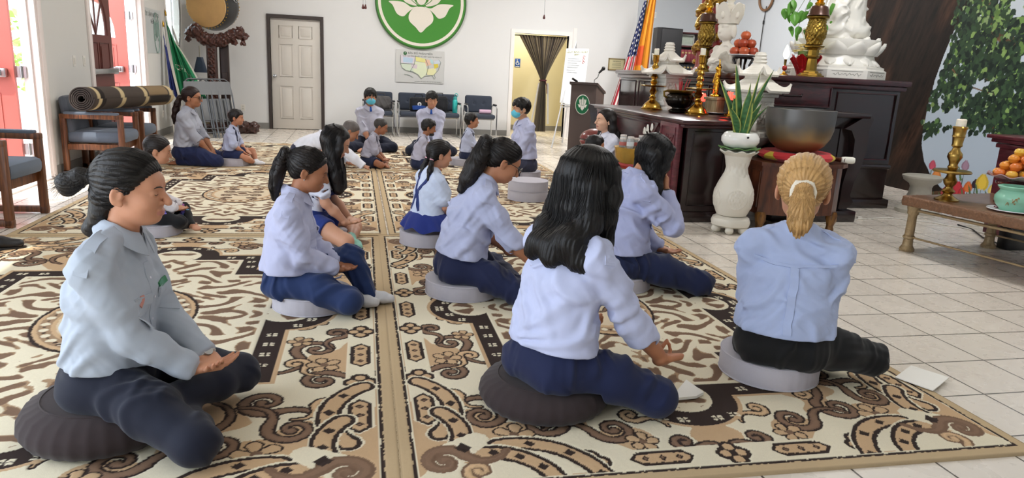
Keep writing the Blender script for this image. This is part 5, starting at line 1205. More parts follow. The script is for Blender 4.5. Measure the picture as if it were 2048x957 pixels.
# a shoe tip and leg at the left edge
def shoe():
 c = atz(-8, 502); t = thing('shoe', 'black shoe just entering at the left edge, on the rug', 'shoe', (c.x, c.y, RT), R(-80)); V = Vol([cone((0, -.1, .035), (0, .03, .04), .04, .038), cone((0, .03, .035), (0, .13, .03), .040, .028, (1, 0, 0), 1.25)], .005, .03); V.cut((None, None, half((0, 0, .004), (0, 0, -1))[2]), .004); V.mesh('upper', mat('black_leather', '17171a', .35), t)
 s = MB(); s.prism([(math.cos(a) * (.045 if math.sin(a) > 0 else .040), .02 + math.sin(a) * .15) for a in np.linspace(0, 2 * PI, 24)[:-1]], .012, (0, 0, 0), (1, 0, 0), (0, 1, 0)); s.build('sole', m_black, t)
shoe()
# switches and outlets
def plate(name, O, U, N_, label, cat, grp, kind):
 U = Vector(U); N_ = Vector(N_); t = thing(name, label, cat, O, 0, grp); Z = Vector((0, 0, 1)); m = mat('ivory_plastic', 'e6e3dc', .35, var=.01); b = MB(); S2 = U.cross(Z).dot(N_)
 b.prism([(-.037, -.058), (.037, -.058), (.037, .058), (-.037, .058)], .006, (0, 0, 0) if S2 > 0 else N_ * .006, U, Z); b.build('wall_plate', m, t)
 for z in ((-.022, .022) if kind == 'outlet' else (0,)):
  c = MB(); hw, hh = (.016, .013) if kind == 'outlet' else (.016, .033); c.prism([(-hw, z - hh), (hw, z - hh), (hw, z + hh), (-hw, z + hh)], .004, N_ * (.006 if S2 > 0 else .010), U, Z); o = c.build('socket' if kind == 'outlet' else 'rocker', mat('ivory_plastic_dark', 'd5d1c8', .35, var=.01), t)
  if kind == 'outlet':
   for u in (-.006, .006):
    k = MB(); k.prism([(u - .001, z - .005), (u + .001, z - .005), (u + .001, z + .004), (u - .001, z + .004)], .0006, N_ * (.010 if S2 > 0 else .0106), U, Z); k.build('slot', m_black, o)
for px, lb in ((148, 'white light switch nearer the left door frame'), (168, 'white light switch farther from the left door frame')):
 p = atx(px, 122, XL); plate('light_switch', (XL, p.y, p.z), (0, -1, 0), (1, 0, 0), lb, 'switch', 'switches on the left wall', 'switch')
p = aty(486, 215, D); plate('power_outlet', (p.x, D, p.z), (1, 0, 0), (0, -1, 0), 'white power outlet low on the wall left of the panel door', 'outlet', None, 'outlet')
p = atx(326, 228, XL); plate('power_outlet', (XL, p.y, p.z), (0, -1, 0), (1, 0, 0), 'white power outlet low on the left wall behind the woman in glasses', 'outlet', None, 'outlet')
# ---- lotus emblem drawing, used on the wall disc, the poster and the lectern
PETALS = [[(-.02, .0), (-.13, .08), (-.155, .27), (-.13, .47), (-.02, .66), (0, .68), (.02, .66), (.13, .47), (.155, .27), (.13, .08), (.02, 0)]]
def lotus_shapes():
 """outlines of the emblem in a unit disc (radius 1)"""
 def mir(p): return [(-x, y) for x, y in p][::-1]
 def curve(P, n=8):
  out = []; m = len(P)
  for i in range(m):
   p0, p1, p2, p3 = P[i - 1], P[i], P[(i + 1) % m], P[(i + 2) % m]
   for k in range(n):
    t = k / n; out.append(tuple(.5 * ((2 * p1[a]) + (-p0[a] + p2[a]) * t + (2 * p0[a] - 5 * p1[a] + 4 * p2[a] - p3[a]) * t * t + (-p0[a] + 3 * p1[a] - 3 * p2[a] + p3[a]) * t ** 3) for a in (0, 1)))
  return out
 c = curve([(0, -.06), (-.10, .02), (-.14, .30), (-.09, .60), (0, .80), (.09, .60), (.14, .30), (.10, .02)])
 i1 = curve([(-.05, -.06), (-.16, .04), (-.21, .34), (-.17, .58), (-.24, .50), (-.34, .62), (-.31, .30), (-.22, .05)])
 i2 = curve([(-.10, -.07), (-.24, .05), (-.345, .30), (-.37, .55), (-.44, .47), (-.53, .60), (-.52, .28), (-.40, .02), (-.22, -.07)])
 l1 = curve([(-.07, -.09), (-.22, -.12), (-.42, -.02), (-.72, -.02), (-.64, -.10), (-.54, -.28), (-.40, -.33), (-.30, -.24), (-.20, -.16)])
 st = curve([(0, -.10), (-.17, -.14), (-.27, -.28), (-.26, -.42), (-.12, -.55), (0, -.66), (.12, -.55), (.26, -.42), (.27, -.28), (.17, -.14)])
 return [c, i1, mir(i1), i2, mir(i2), l1, mir(l1), st]
m_green = mat('emblem_green', '3f8a2c', .5, var=.04); m_cream = mat('emblem_cream', 'e6dfd2', .5, var=.02); m_dgreen = mat('emblem_dark_green', '2c6a3a', .5)
def emblem(parent, O, U, V, r, d=.02, ring=True, green=None, cream=None, names=('backing', 'ring', 'petal'), sx=1):
 U, V, O = Vector(U), Vector(V), Vector(O); W = U.cross(V); n = 64; cs = [(math.cos(2 * PI * i / n), math.sin(2 * PI * i / n)) for i in range(n)]; g = green or m_green; cr = cream or m_cream
 b = MB(); b.prism([(r * x * sx, r * y) for x, y in cs], d, O, U, V); bo = b.build(names[0], g, parent)
 if ring:
  k = MB()
  for i in range(n):
   p, q = cs[i], cs[(i + 1) % n]; k.prism([(p[0] * r * .90 * sx, p[1] * r * .90), (p[0] * r * .965 * sx, p[1] * r * .965), (q[0] * r * .965 * sx, q[1] * r * .965), (q[0] * r * .90 * sx, q[1] * r * .90)], d * .4, O + W * d, U, V)
  k.build(names[1], cr, parent)
 for s in lotus_shapes():
  k = MB(); k.prism([(x * r * sx, y * r) for x, y in s], d * (.9 if d > .01 else .5), O + W * d, U, V); k.build(names[2], cr, parent)
 return bo
# ---- poster with the emblem on the left wall
def poster():
 y0, y1 = atx(287, 60, XL).y, atx(322, 60, XL).y; z1, z0 = atx(300, 17, XL).z, atx(300, 106, XL).z; t = thing('poster', 'pale poster with a green lotus outline on the left wall behind the flags', 'poster', (XL, (y0 + y1) / 2, (z0 + z1) / 2)); w, h_ = y1 - y0, z1 - z0
 U, V = (0, -1, 0), (0, 0, 1)
 b = MB(); b.prism([(-w / 2, -h_ / 2), (w / 2, -h_ / 2), (w / 2, h_ / 2), (-w / 2, h_ / 2)], .006, (.006, 0, 0), U, V)
 b.v = [(abs(v[0]), v[1], v[2]) for v in b.v]; b.build('sheet', mat('poster_paper', 'c3c8c8', .4, var=.02), t)
 U2 = (0, 1, 0); me = MB(); pts = []
 k = MB(); n = 40; k.tube([(.014, w * .18 + .19 * math.cos(2 * PI * i / n) * .8, -.02 + .30 * math.sin(2 * PI * i / n)) for i in range(n)], .006, 5, closed=True); k.build('emblem_ring', mat('pale_print_green', '8aa59c', .6), t)
 for s in lotus_shapes()[:7]:
  k = MB(); k.tube([(.014, w * .18 + x * .20, -.04 + y * .30) for x, y in s[::3]], .004, 4, closed=True); k.build('petal_outline', mat('pale_print_green', '8aa59c', .6), t)
 for i, s_ in enumerate(('GIA ĐÌNH PHẬT TỬ', 'MIỀN')): add_text('heading', s_, .085, mat('print_grey', '6b6f70', .6), t, (.0075, 0, h_ / 2 - .09 - i * .10), (0, -1, 0), (0, 0, 1))
poster()
# ---- flags leaning in the corner
def banner(foot, top, label, col, word, fringe='d9d6c8', droop=1.0, seed=0, emb=False, cols=None, name='flag', W_=.46):
 foot, top = Vector(foot), Vector(top); ax = (top - foot).normalized(); t = thing(name, label, 'flag', foot, 0, 'furled banners in the far left corner'); L = (top - foot).length
 p = MB(); p.cyl((0, 0, 0), top - foot, .013, .011, 10); p.build('pole', mat('white_pole_paint', 'e8e6e0', .35), t)
 f = MB(); q = ax * L; f.lathe([(.012, 0), (.018, .015), (.012, .03), (.017, .05), (.004, .10), (0, .11)], 10, tuple(q), axis=tuple(ax)); f.build('finial', mat('brass', 'b8923e', .3, 1), t)
 side = Vector((1, -.15, 0)).normalized(); fw = Vector((-.15, -1, 0)).normalized(); H_ = L * .60 * droop
 def cl(u, v):
  a = q - ax * (.06 + v * H_); spread = (.10 + .9 * v ** .8) * W_; fold = .035 * math.sin(u * 15 + seed) * (.4 + .6 * v) + .018 * math.sin(u * 33 + v * 3 + seed)
  return a + side * (u * spread) + fw * (fold + .015) + Vector((0, 0, -1)) * (u * .30 * (1 - .35 * v) + .03 * math.sin(u * 11))
 c = MB(); c.sheet(cl, 44, 26, .004); m = cloth(col, .75); co = c.build('banner', m, t, 80)
 fr = MB(); fr.sheet(lambda u, v: Vector(cl(u, 1.0)) + Vector((0, 0, -1)) * (.075 * v) + fw * .002 * math.sin(u * 200), 80, 2, .004); fr.build('fringe', cloth(fringe, .9), co, 80)
 fr = MB(); fr.sheet(lambda u, v: Vector(cl(1.0, u)) + side * (.045 * v) + Vector((0, 0, -.03 * v)), 40, 2, .004); fr.build('fringe', cloth(fringe, .9), co, 80)
 if word:
  for i, ch in enumerate(word):
   me = text_mesh(ch, .115, .001); u0, v0 = .16 + i * .20, .60; mv = []
   for v in me.vertices:
    u = u0 + v.co.x / (W_ * 1.05); vv = v0 - v.co.y / H_; pnt = cl(u, vv) ; n_ = (Vector(cl(u + .01, vv)) - pnt).cross(Vector(cl(u, vv + .01)) - pnt).normalized(); n_ = n_ if n_.dot(fw) > 0 else -n_; mv.append(pnt + n_ * (.006 + v.co.z))
   for v, x in zip(me.vertices, mv): v.co = x
   link('lettering', me, cloth('e8e6d6'), co)
 return t
banner((-2.66, 12.55, 0), tuple(aty(332, 32, 13.0)), 'green banner with white lettering and pale fringe, leaning in the corner', '1d7a4e', 'QUAN', seed=1)
banner((-2.82, 12.42, 0), tuple(aty(327, 54, 12.7)), 'dark blue banner left of the green one', '232f6e', None, seed=4, droop=.85, W_=.14)
# ---- drum on its carved stand
def drum():
 Y = 13.25; c = aty(412, 12, Y); t = thing('drum', 'big temple drum with a tan skin, on the carved stand', 'drum', tuple(c)); ax = Vector((-.30, -1, -.10)).normalized(); r = .345; q = Vector((0, 0, 1)).rotation_difference(ax)
 b = MB(); b.lathe([(r * .97, -.50), (r * 1.08, -.42), (r * 1.19, -.25), (r * 1.08, -.08), (r * .985, 0)], 48, axis=tuple(ax)); b.build('shell', mat('drum_shell_black', '2c2b2c', .35), t)
 for z in (.001, -.50): s = MB(); s.lathe([(r * .995, -.004), (r * .98, .004), (r * .6, .006), (0, .007)] if z > 0 else [(0, -.006), (r * .97, -.004), (r * .97, .0)], 48, tuple(ax * z), axis=tuple(ax)); s.build('drum_skin', mat('drum_skin_tan', 'c9a067', .55, var=.18, scale=5), t)
 for zz in (-.035, -.46):
  for i in range(40):
   a = 2 * PI * i / 40; n_ = MB(); n_.ell(q @ Vector((r * 1.035 * math.cos(a), r * 1.035 * math.sin(a), zz)), (.011, .011, .011), 6, 4); n_.build('stud', mat('brass', 'b8923e', .3, 1), t)
 rg = MB()
 for s in (-1, 1): rg.tube([q @ Vector((s * (r * 1.19) + .0, .05 * math.cos(a), -.25 + .05 * math.sin(a))) for a in np.linspace(0, 2 * PI, 16)[:-1]], .008, 6, closed=True)
 rg.build('ring_handle', m_steel, t)
 # stand
 s = thing('drum_stand', 'dark carved wooden stand with a dragon crossbar holding the drum', 'stand', (-2.22, 13.22, 0)); zt = c.z - r * 1.10; yy = .02
 X = lambda px, py: aty(px, py, 13.22) - Vector((-2.22, 13.22, 0))
 # crossbar: sculpted curve with scale and scroll relief
 P = [X(378, 66), X(392, 60), X(405, 76), X(425, 82), X(445, 80), X(462, 72), X(478, 66), X(488, 74)]; pr = []
 for i in range(len(P) - 1): pr.append(cone(P[i], P[i + 1], (.075, .085, .09, .095, .09, .085, .075, .05)[i], (.085, .09, .095, .09, .085, .075, .055, .05)[i], (0, 0, 1), 1.15))
 for px, py, rr in ((482, 60, .05), (492, 72, .045), (470, 86, .05), (384, 54, .05), (376, 78, .045), (486, 86, .05)): pr.append(ellip(X(px, py), (rr, rr * .9, rr)))
 V = Vol(pr, .010, .03); V.disp(lambda p: .016 * np.sin(p[:, 0] * 62 + 2 * wob(p, 3, 5)) * np.sin(p[:, 2] * 70 + 2 * wob(p, 4, 5)), .04); V.mesh('crossbar', wood('carved_red_wood', '2a120e', '5a3024', .35), s, relax=0)
 a = X(423, 92); po = MB(); po.box((a.x, 0, zt * .5 - .06), (.16, .12, zt - .12), .01); po.build('post', m_wood_d, s)
 V = Vol([rbox((a.x, -.062, .45 + .15 * i), (.055, .02, .065)) for i in range(7)], .008, .03); V.disp(lambda p: .012 * np.sin(p[:, 0] * 90 + 2 * wob(p, 5, 6)) * np.sin(p[:, 2] * 80), .03); V.mesh('carving', wood('carved_red_wood', '2a120e', '5a3024', .35), s, relax=0)
 b2 = X(444, 110); po = MB(); po.box((b2.x + .02, .10, zt * .46), (.15, .07, zt * .92), .006); po.box((b2.x + .02, .055, zt * .55), (.09, .03, .16), .006); po.build('rear_post', wood('dark_stand_wood', '1c0e0c', '34201a', .4), s)
 V = Vol([cone((a.x - .35, 0, .07), (a.x + .55, 0, .07), .07, .07, (0, 0, 1), 1.1), ellip((a.x + .42, -.05, .12), (.13, .12, .12)), ellip((a.x + .62, 0, .10), (.11, .10, .11)), ellip((a.x + .30, -.06, .22), (.06, .06, .05)), cone((a.x, -.25, .06), (a.x, .25, .06), .06, .06)], .011, .04)
 V.disp(lambda p: .014 * np.sin(p[:, 0] * 50 + 2 * wob(p, 6, 5)) * np.sin(p[:, 2] * 55 + p[:, 1] * 30), .04); V.cut((None, None, half((0, 0, 0), (0, 0, -1))[2]), .003); V.mesh('carved_base', m_wood_d, s, relax=0)
drum()
# ---- folded metal chairs leaning on the wall
m_fold = mat('grey_steel_paint', '585a5d', .4, .3, var=.05); m_fold_l = mat('grey_enamel_panel', '6c6e70', .45, var=.05)
def folding_chair(foot, label, lean, rz):
 t = thing('folding_chair', label, 'chair', foot, 0, 'folded chairs leaning in the corner', rot=(lean, 0, rz)); w = .44; f = MB()
 U_ = [(-w / 2, 0, 0), (-w / 2, 0, .70), (-w / 2 + .02, 0, .90), (-w / 2 + .09, 0, .955), (w / 2 - .09, 0, .955), (w / 2 - .02, 0, .90), (w / 2, 0, .70), (w / 2, 0, 0)]; f.tube(U_, .0125, 8); f.tube([(-w / 2, 0, .16), (w / 2, 0, .16)], .008, 6); f.build('front_frame', m_fold, t)
 r = MB(); r.tube([(-w / 2 + .03, .035, .0), (-w / 2 + .03, .035, .62)], .0115, 8); r.tube([(w / 2 - .03, .035, .0), (w / 2 - .03, .035, .62)], .0115, 8); r.tube([(-w / 2 + .03, .035, .10), (w / 2 - .03, .035, .10)], .008, 6); r.tube([(-w / 2 + .03, .035, .30), (w / 2 - .03, .035, .30)], .008, 6); r.build('rear_frame', m_fold, t)
 b = MB(); b.sheet(lambda u, v: (-w / 2 + .012 + u * (w - .024), -.006 - .02 * math.sin(u * PI), .70 + v * .21), 12, 6, .01); b.build('backrest', m_fold_l, t)
 s = MB(); s.box((0, .055, .46), (w - .07, .02, .38), .008); s.build('seat', m_fold_l, t)
for i, (x, y) in enumerate(((-2.30, 12.18), (-2.21, 12.27), (-2.12, 12.36), (-2.03, 12.45))):
 folding_chair((x, y, 0), ('grey folding chair in front of the leaning stack', 'second folding chair from the front of the leaning stack', 'third folding chair from the front of the leaning stack', 'rearmost folding chair of the leaning stack')[i], R(-15), R(38))
def broom():
 a, b = Vector((-2.5, 13.45, .02)), aty(343, 52, 13.55); t = thing('broom', 'red and white handled broom leaning by the oval window', 'broom', tuple(a)); d = b - a; h_ = MB(); h_.cyl((0, 0, 0), d * .82, .014); h_.build('handle', mat('maroon_handle', '7a2436', .4), t); w = MB(); w.cyl(d * .82, d, .016); w.build('grip', mat('white_pole_paint', 'e8e6e0', .35), t)
 s = MB(); s.lathe([(.10, 0), (.09, .08), (.03, .16), (.02, .2)], 14, (0, 0, -.02), sx=1.4, sy=.5); s.build('brush', mat('straw', '8c7a56', .9), t)
broom()
def dustpan():
 p = aty(401, 128, 14.1); t = thing('dustpan', 'dark blue dustpan hanging on the wall behind the drum stand', 'dustpan', tuple(p)); b = MB(); b.sheet(lambda u, v: (-.05 - .07 * v + u * (.10 + .14 * v), -.02 - .03 * math.sin(PI * u), .12 - .27 * v), 8, 6, .006); b.build('pan', mat('dark_blue_plastic', '2b3a4e', .45), t); h_ = MB(); h_.tube([(0, -.02, .12), (0, -.02, .32)], [.012, .010], 8); h_.build('handle', mat('pale_plastic', 'd0cdbf', .4), t)
dustpan()
# ================================================================ things on and before the back wall
def wall_emblem():
 c = aty(842, 5, D); r = c.z - aty(842, 99, D).z; t = thing('wall_emblem', 'large round green sign with a cream lotus on the back wall', 'sign', (c.x, D - .001, c.z)); n = 64
 b = MB(); b.prism([(r * math.cos(2 * PI * i / n), r * math.sin(2 * PI * i / n)) for i in range(n)], .05, (0, 0, 0), (1, 0, 0), (0, 0, 1)); b.build('rim', mat('emblem_rim_green', '35662a', .5), t)
 emblem(t, (0, -.05, 0), (1, 0, 0), (0, 0, 1), r * .97, .012)
wall_emblem()
def map_board():
 a, b = aty(792, 98, D), aty(887, 168, D); w, h_ = b.x - a.x, a.z - b.z; t = thing('map_board', 'framed map of the United States with coloured regions below the lotus sign', 'map', ((a.x + b.x) / 2, D - .002, (a.z + b.z) / 2)); U, V = (1, 0, 0), (0, 0, 1)
 q = MB(); q.prism([(-w / 2, -h_ / 2), (w / 2, -h_ / 2), (w / 2, h_ / 2), (-w / 2, h_ / 2)], .015, (0, 0, 0), U, V); q.build('board', mat('map_board_grey', 'cfcfcc', .35, var=.01), t)
 S_ = lambda P: [((x / 95 - .5) * w, (.5 - y / 70) * h_) for x, y in P]
 regs = (('dcd5dd', [(8, 12), (38, 14), (36, 30), (10, 30)]), ('b7cfe3', [(14, 16), (34, 18), (32, 28), (14, 27)]), ('e3dd8f', [(38, 14), (58, 18), (57, 26), (39, 24)]), ('e8c0a8', [(58, 19), (68, 20), (70, 30), (60, 33), (57, 26)]), ('b8d8da', [(66, 17), (72, 20), (74, 28), (68, 27)]),
   ('d4e0cc', [(9, 30), (36, 30), (34, 46), (20, 44), (12, 38)]), ('dfe6c6', [(36, 25), (58, 27), (62, 44), (58, 54), (50, 60), (44, 52), (34, 46)]), ('d9cbd0', [(30, 30), (42, 31), (41, 40), (30, 38)]), ('e6e3b0', [(60, 40), (78, 36), (80, 46), (74, 52), (62, 52)]), ('d7c64a', [(74, 28), (82, 26), (84, 34), (76, 38)]), ('cfd8e2', [(74, 22), (86, 18), (88, 26), (76, 28)]))
 for i, (c, P) in enumerate(regs):
  k = MB(); k.prism(S_(P), .0012, (0, -.015 - .0007 * i, 0), U, V); k.build('map_region', mat('map_tint_' + c, c, .5, var=.02), t)
 k = MB()
 for P in ([(9, 12), (9, 30), (12, 39), (20, 45), (33, 47), (44, 53), (50, 61), (56, 55), (72, 53), (76, 61), (78, 58), (76, 50), (84, 40), (88, 24), (84, 18)], [(38, 12), (36, 30), (28, 46)], [(58, 18), (64, 34), (60, 52)], [(9, 30), (37, 30)], [(16, 53), (26, 54), (34, 59)]): k.tube([(p[0], -.0235, p[1]) for p in S_(P)], .004, 4)
 k.build('border_line', mat('map_ink', '6d7f72', .6), t)
 ink = mat('print_dark', '3c4a44', .6)
 add_text('heading', 'BẢN ĐỒ PHÂN MIỀN', .050, ink, t, (.0, -.016, h_ / 2 - .065), U, V); add_text('heading', 'CỦA GIA ĐÌNH PHẬT TỬ VIỆT NAM TẠI HOA KỲ', .034, ink, t, (.04, -.016, h_ / 2 - .120), U, V); add_text('credit', 'BAN HƯỚNG DẪN TRUNG ƯƠNG GĐPT VIỆT NAM TẠI HOA KỲ', .018, ink, t, (.16, -.016, -h_ / 2 + .025), U, V)
 e = MB(); n = 24; e.prism([(.034 * math.cos(2 * PI * i / n), .034 * math.sin(2 * PI * i / n)) for i in range(n)], .002, (-.29, -.015, h_ / 2 - .07), U, V); e.build('emblem', m_dgreen, t); e = MB(); e.prism([(x * .03, y * .03) for x, y in lotus_shapes()[0]], .001, (-.29, -.017, h_ / 2 - .07), U, V); e.build('emblem_petal', m_cream, t)
map_board()
def frame_plaque():
 a, b = aty(1217, 116, D), aty(1248, 142, D); w, h_ = b.x - a.x, a.z - b.z; t = thing('certificate', 'small framed certificate on the back wall right of the easel', 'frame', ((a.x + b.x) / 2, D - .002, (a.z + b.z) / 2)); f = MB()
 for x, z, ww, hh in ((0, h_ / 2 - .012, w, .024), (0, -h_ / 2 + .012, w, .024), (-w / 2 + .012, 0, .024, h_), (w / 2 - .012, 0, .024, h_)): f.box((x, -.01, z), (ww, .02, hh), .003)
 f.build('frame', mat('gilt_wood', '8a7850', .4), t); s = MB(); s.box((0, -.006, 0), (w - .03, .008, h_ - .03)); s.build('sheet', mat('parchment', 'c9c098', .6, var=.04), t)
 k = mat('print_dark', '3c4a44', .6); add_text('lettering', 'CERTIFICATE', .03, k, t, (0, -.011, .06), (1, 0, 0), (0, 0, 1)); 
 l = MB()
 for z in (.02, 0, -.02, -.06): l.box((0, -.0105, z), (w * .55, .001, .004))
 l.build('lines', k, t)
frame_plaque()
def access_sign():
 c = aty(1035, 126, D + 1.55); t = thing('access_sign', 'blue wheelchair symbol sign inside the doorway', 'sign', (c.x, D + 1.55, c.z)); b = MB(); b.box((0, -.004, 0), (.125, .008, .185), .004); b.build('plate', mat('sign_blue', '234f9e', .4, var=.02), t); w = mat('sign_white', 'f0f2f4', .4, var=0)
 k = MB(); k.tube([(.0 + .036 * math.cos(a), -.009, -.005 + .036 * math.sin(a)) for a in np.linspace(R(100), R(370), 18)], .0055, 6); k.tube([(-.008, -.009, .045), (-.005, -.009, .005), (.022, -.009, .005), (.034, -.009, -.035), (.044, -.009, -.033)], .006, 6); k.tube([(-.007, -.009, .024), (.02, -.009, .024)], .005, 6); k.ell((-.009, -.009, .062), (.0105, .004, .0105), 12, 8); k.box((0, -.0085, -.075), (.09, .001, .012)); k.build('symbol', w, t)
access_sign()
def curtain():
 Y = D + .10; t = thing('curtain', 'striped dark olive curtain tied in the middle, hanging in the doorway', 'curtain', (0, 0, 0)); r = MB(); r.cyl((PX0 + .01, Y, PZ - .035), (PX1 - .01, Y, PZ - .035), .012); r.build('rod', m_dark_trim, t)
 cx = 3.745; zt, zk = PZ - .02, 1.13
 def cl(u, v):
  z = zt - v * (zt - .10)
  if z > zk: q = (zt - z) / (zt - zk); hw = .50 * (1 - q) ** 1.15 + .045 * q ** .5; c = (3.71) * (1 - q) + cx * q
  else: q = (zk - z) / (zk - .10); hw = .045 + .085 * q ** .7; c = cx - .02 * q
  a = (u - .5) * 2; pl = math.sin(u * 2 * PI * 17) ; return (c + a * hw, Y - .02 + (.018 + .012 * (1 - min(1, hw / .3))) * pl - .03 * (1 - a * a) * (1 if z < zk + .1 else .4), z)
 nu, nv = 204, 60; V = np.array([cl(i / nu, j / nv) for j in range(nv + 1) for i in range(nu + 1)]); F = grid_faces(nu + 1, nv + 1); rs = np.random.RandomState(4); st = rs.rand(60); cs = [np.array(srgb(c)[:3]) for c in ('383029', '6c5f4c', '94866a', '4a4136', '7c6e57')]
 col = np.array([cs[int(st[int((i / nu) * 59)] * 5) % 5] for j in range(nv + 1) for i in range(nu + 1)]); V2 = V + np.array((0, .004, 0)); V = np.concatenate([V, V2]); F = np.concatenate([F, F[:, ::-1] + len(V2)]); link('drape', np_mesh('drape', V, F, True, np.concatenate([col, col])), attr_mat('curtain_stripe', .6, .2, 300, sheen=.2), t)
 ln = MB(); ln.sheet(lambda u, v: (cx + .09 + .05 * v + .035 * u, Y - .03 + .012 * math.sin(u * 9), zk - .05 - v * .82), 8, 12, .004); ln.sheet(lambda u, v: (cx - .05 - .13 * v - .03 * u, Y + .01 + .012 * math.sin(u * 9), zk - .05 - v * .86), 8, 12, .004); ln.build('lining', cloth('d9d6d0'), t)
 tb = MB(); tb.tube([(cx + .062 * math.cos(a), Y - .03 + .052 * math.sin(a), zk) for a in np.linspace(0, 2 * PI, 20)[:-1]], .018, 8, closed=True); tb.tube([(cx + .03, Y - .08, zk), (cx + .07, Y - .085, zk - .10), (cx + .085, Y - .08, zk - .26)], [.012, .010, .008], 6); tb.build('tie_back', cloth('4e2428', .6), t)
curtain()
m_chair_f = cloth('3b414d', .9)
def padded_chair(x, y, label, bagged=None):
 t = thing('padded_chair', label, 'chair', (x, y, 0), 0, 'grey padded chairs along the back wall'); w = .55
 for s in (-1, 1):
  f = MB(); xx = s * w / 2; f.tube([(xx, -.30, .012), (xx, -.30, .42), (xx, -.28, .58), (xx, -.20, .62), (xx, .10, .62), (xx, .20, .60), (xx, .22, .50), (xx, .24, .012)], .0125, 8); f.tube([(xx, -.32, .012), (xx, .26, .012)], .010, 6); fr = f.build('leg_frame', m_chrome, t)
  a = MB(); a.box((xx, -.06, .638), (.045, .24, .025), .011); a.build('arm_pad', m_black, fr)
 r = MB(); r.box((0, -.02, .36), (w, .03, .03)); r.build('rail', m_chrome, t)
 s = MB(); s.box((0, -.04, .42), (w - .04, .50, .085), .035); s.build('seat', m_chair_f, t)
 V = Vol([rbox((0, .20, .63), (.265, .045, .165), rot3((1, 0, 0), -.12), .04)], .012, .01)
 for bx in (-.09, .09): V.cut(ellip((bx, .150, .655), (.035, .02, .035)), .025)
 V.mesh('backrest', m_chair_f, t)
 for bx in (-.09, .09): b = MB(); b.ell((bx, .166, .655), (.011, .006, .011), 10, 6); b.build('button', m_chair_f, t)
 return t
ycb = 13.62
for px, lb in ((757, 'grey padded chair behind the teenager in the blue mask'), (826, 'grey padded chair holding the black bag with the white badge'), (889, 'grey padded chair holding the teal bottle'), (960, 'rightmost grey padded chair, with the pink roll')):
 p = aty(px, 215, ycb); padded_chair(p.x, ycb, lb)
CX = [aty(px, 215, ycb).x for px in (757, 826, 889, 960)]
def bag(name, x, y, label, sz, col, badge=None, panel=None, seed=1, z=.464):
 t = thing(name, label, 'bag', (x, y, z)); w, d, h_ = sz; V = Vol([rbox((0, 0, h_ * .5), (w / 2, d / 2, h_ / 2), None, min(w, d, h_) * .3), ellip((0, -d * .15, h_ * .4), (w * .46, d * .5, h_ * .36))], .009, .04); V.disp(folds(seed, .006, .09, [(1, .2, .6), (-.6, .2, 1)])); V.cut((None, None, half((0, 0, .002), (0, 0, -1))[2]), .003); m = cloth(col, .8); b = V.mesh('body', m, t)
 h2 = MB(); h2.tube([(-w * .22, -.01, h_ * .93), (-w * .18, -.01, h_ + .05), (w * .18, -.01, h_ + .05), (w * .22, -.01, h_ * .93)], .010, 8); h2.build('handle', m, t); s = MB(); s.tube([(w * .42, -d * .3, h_ * .8), (w * .62, -d * .4, h_ * .4), (w * .55, -d * .5, .02), (w * .2, -d * .75, .012)], .011, 6, flat=.5); s.build('strap', m, t)
 if panel: strip(V, 'panel', [(-w * .40, -d, h_ * .22), (0, -d * 1.1, h_ * .26), (w * .40, -d, h_ * .22)], h_ * .30, .006, cloth(panel), t, n=12)
 if badge: k = MB(); q = V.snap(np.array([[w * .02, -d, h_ * .62]]))[0]; k.lathe([(h_ * .14, 0), (h_ * .135, .006), (0, .007)], 20, tuple(q), axis=(0, -1, .1)); k.build('badge', mat('badge_white', 'd8d8d8', .5), t); k = MB(); k.lathe([(h_ * .075, 0), (h_ * .07, .004), (0, .005)], 14, tuple(q + A3((0, -.006, 0))), axis=(0, -1, .1)); k.build('badge_mark', mat('badge_grey', '55585c', .5), t)
bag('shoulder_bag', CX[1] + .10, ycb - .04, 'black bag with a round white badge and blue panel, on the second chair', (.34, .17, .26), '1b1c20', badge=1, panel='2c4f9c', seed=31)
bag('backpack', CX[0] + .03, ycb - .06, 'grey backpack on the chair behind the teenager in the mask', (.40, .22, .26), '4c4a4a', seed=32)
bag('backpack', CX[2] - .10, ycb - .02, 'black backpack behind the teenager with closed eyes', (.30, .18, .30), '1d1e22', seed=33)
def bottle():
 t = thing('water_bottle', 'teal water bottle with a loop lid standing on a padded chair', 'bottle', (CX[2] + .19, ycb - .06, .464)); m = mat('teal_enamel', '35b3ae', .35, .2, var=.02); b = MB(); b.lathe([(.044, 0), (.048, .005), (.048, .215), (.040, .235), (.034, .245)], 28); b.build('body', m, t); c = MB(); c.lathe([(.036, .245), (.036, .285), (.028, .295), (0, .296)], 24); c.build('lid', mat('teal_dark', '2b8f8c', .4), t); h_ = MB(); h_.tube([(.02 + .028 * math.cos(a), 0, .325 + .034 * math.sin(a)) for a in np.linspace(0, 2 * PI, 20)[:-1]], .006, 8, closed=True); h_.build('loop', m, t)
bottle()
def roll():
 t = thing('towel_roll', 'small pink rolled cloth on the rightmost padded chair', 'towel', (CX[3] + .08, ycb - .12, .464 + .045)); P = []; b = MB(); n = 60
 b.sheet(lambda u, v: (-.11 + v * .22, (.012 + .033 * u) * math.cos(u * 18), (.012 + .033 * u) * math.sin(u * 18)), 80, 6, .004); b.build('roll', cloth('c9a9bd', .9), t)
roll()
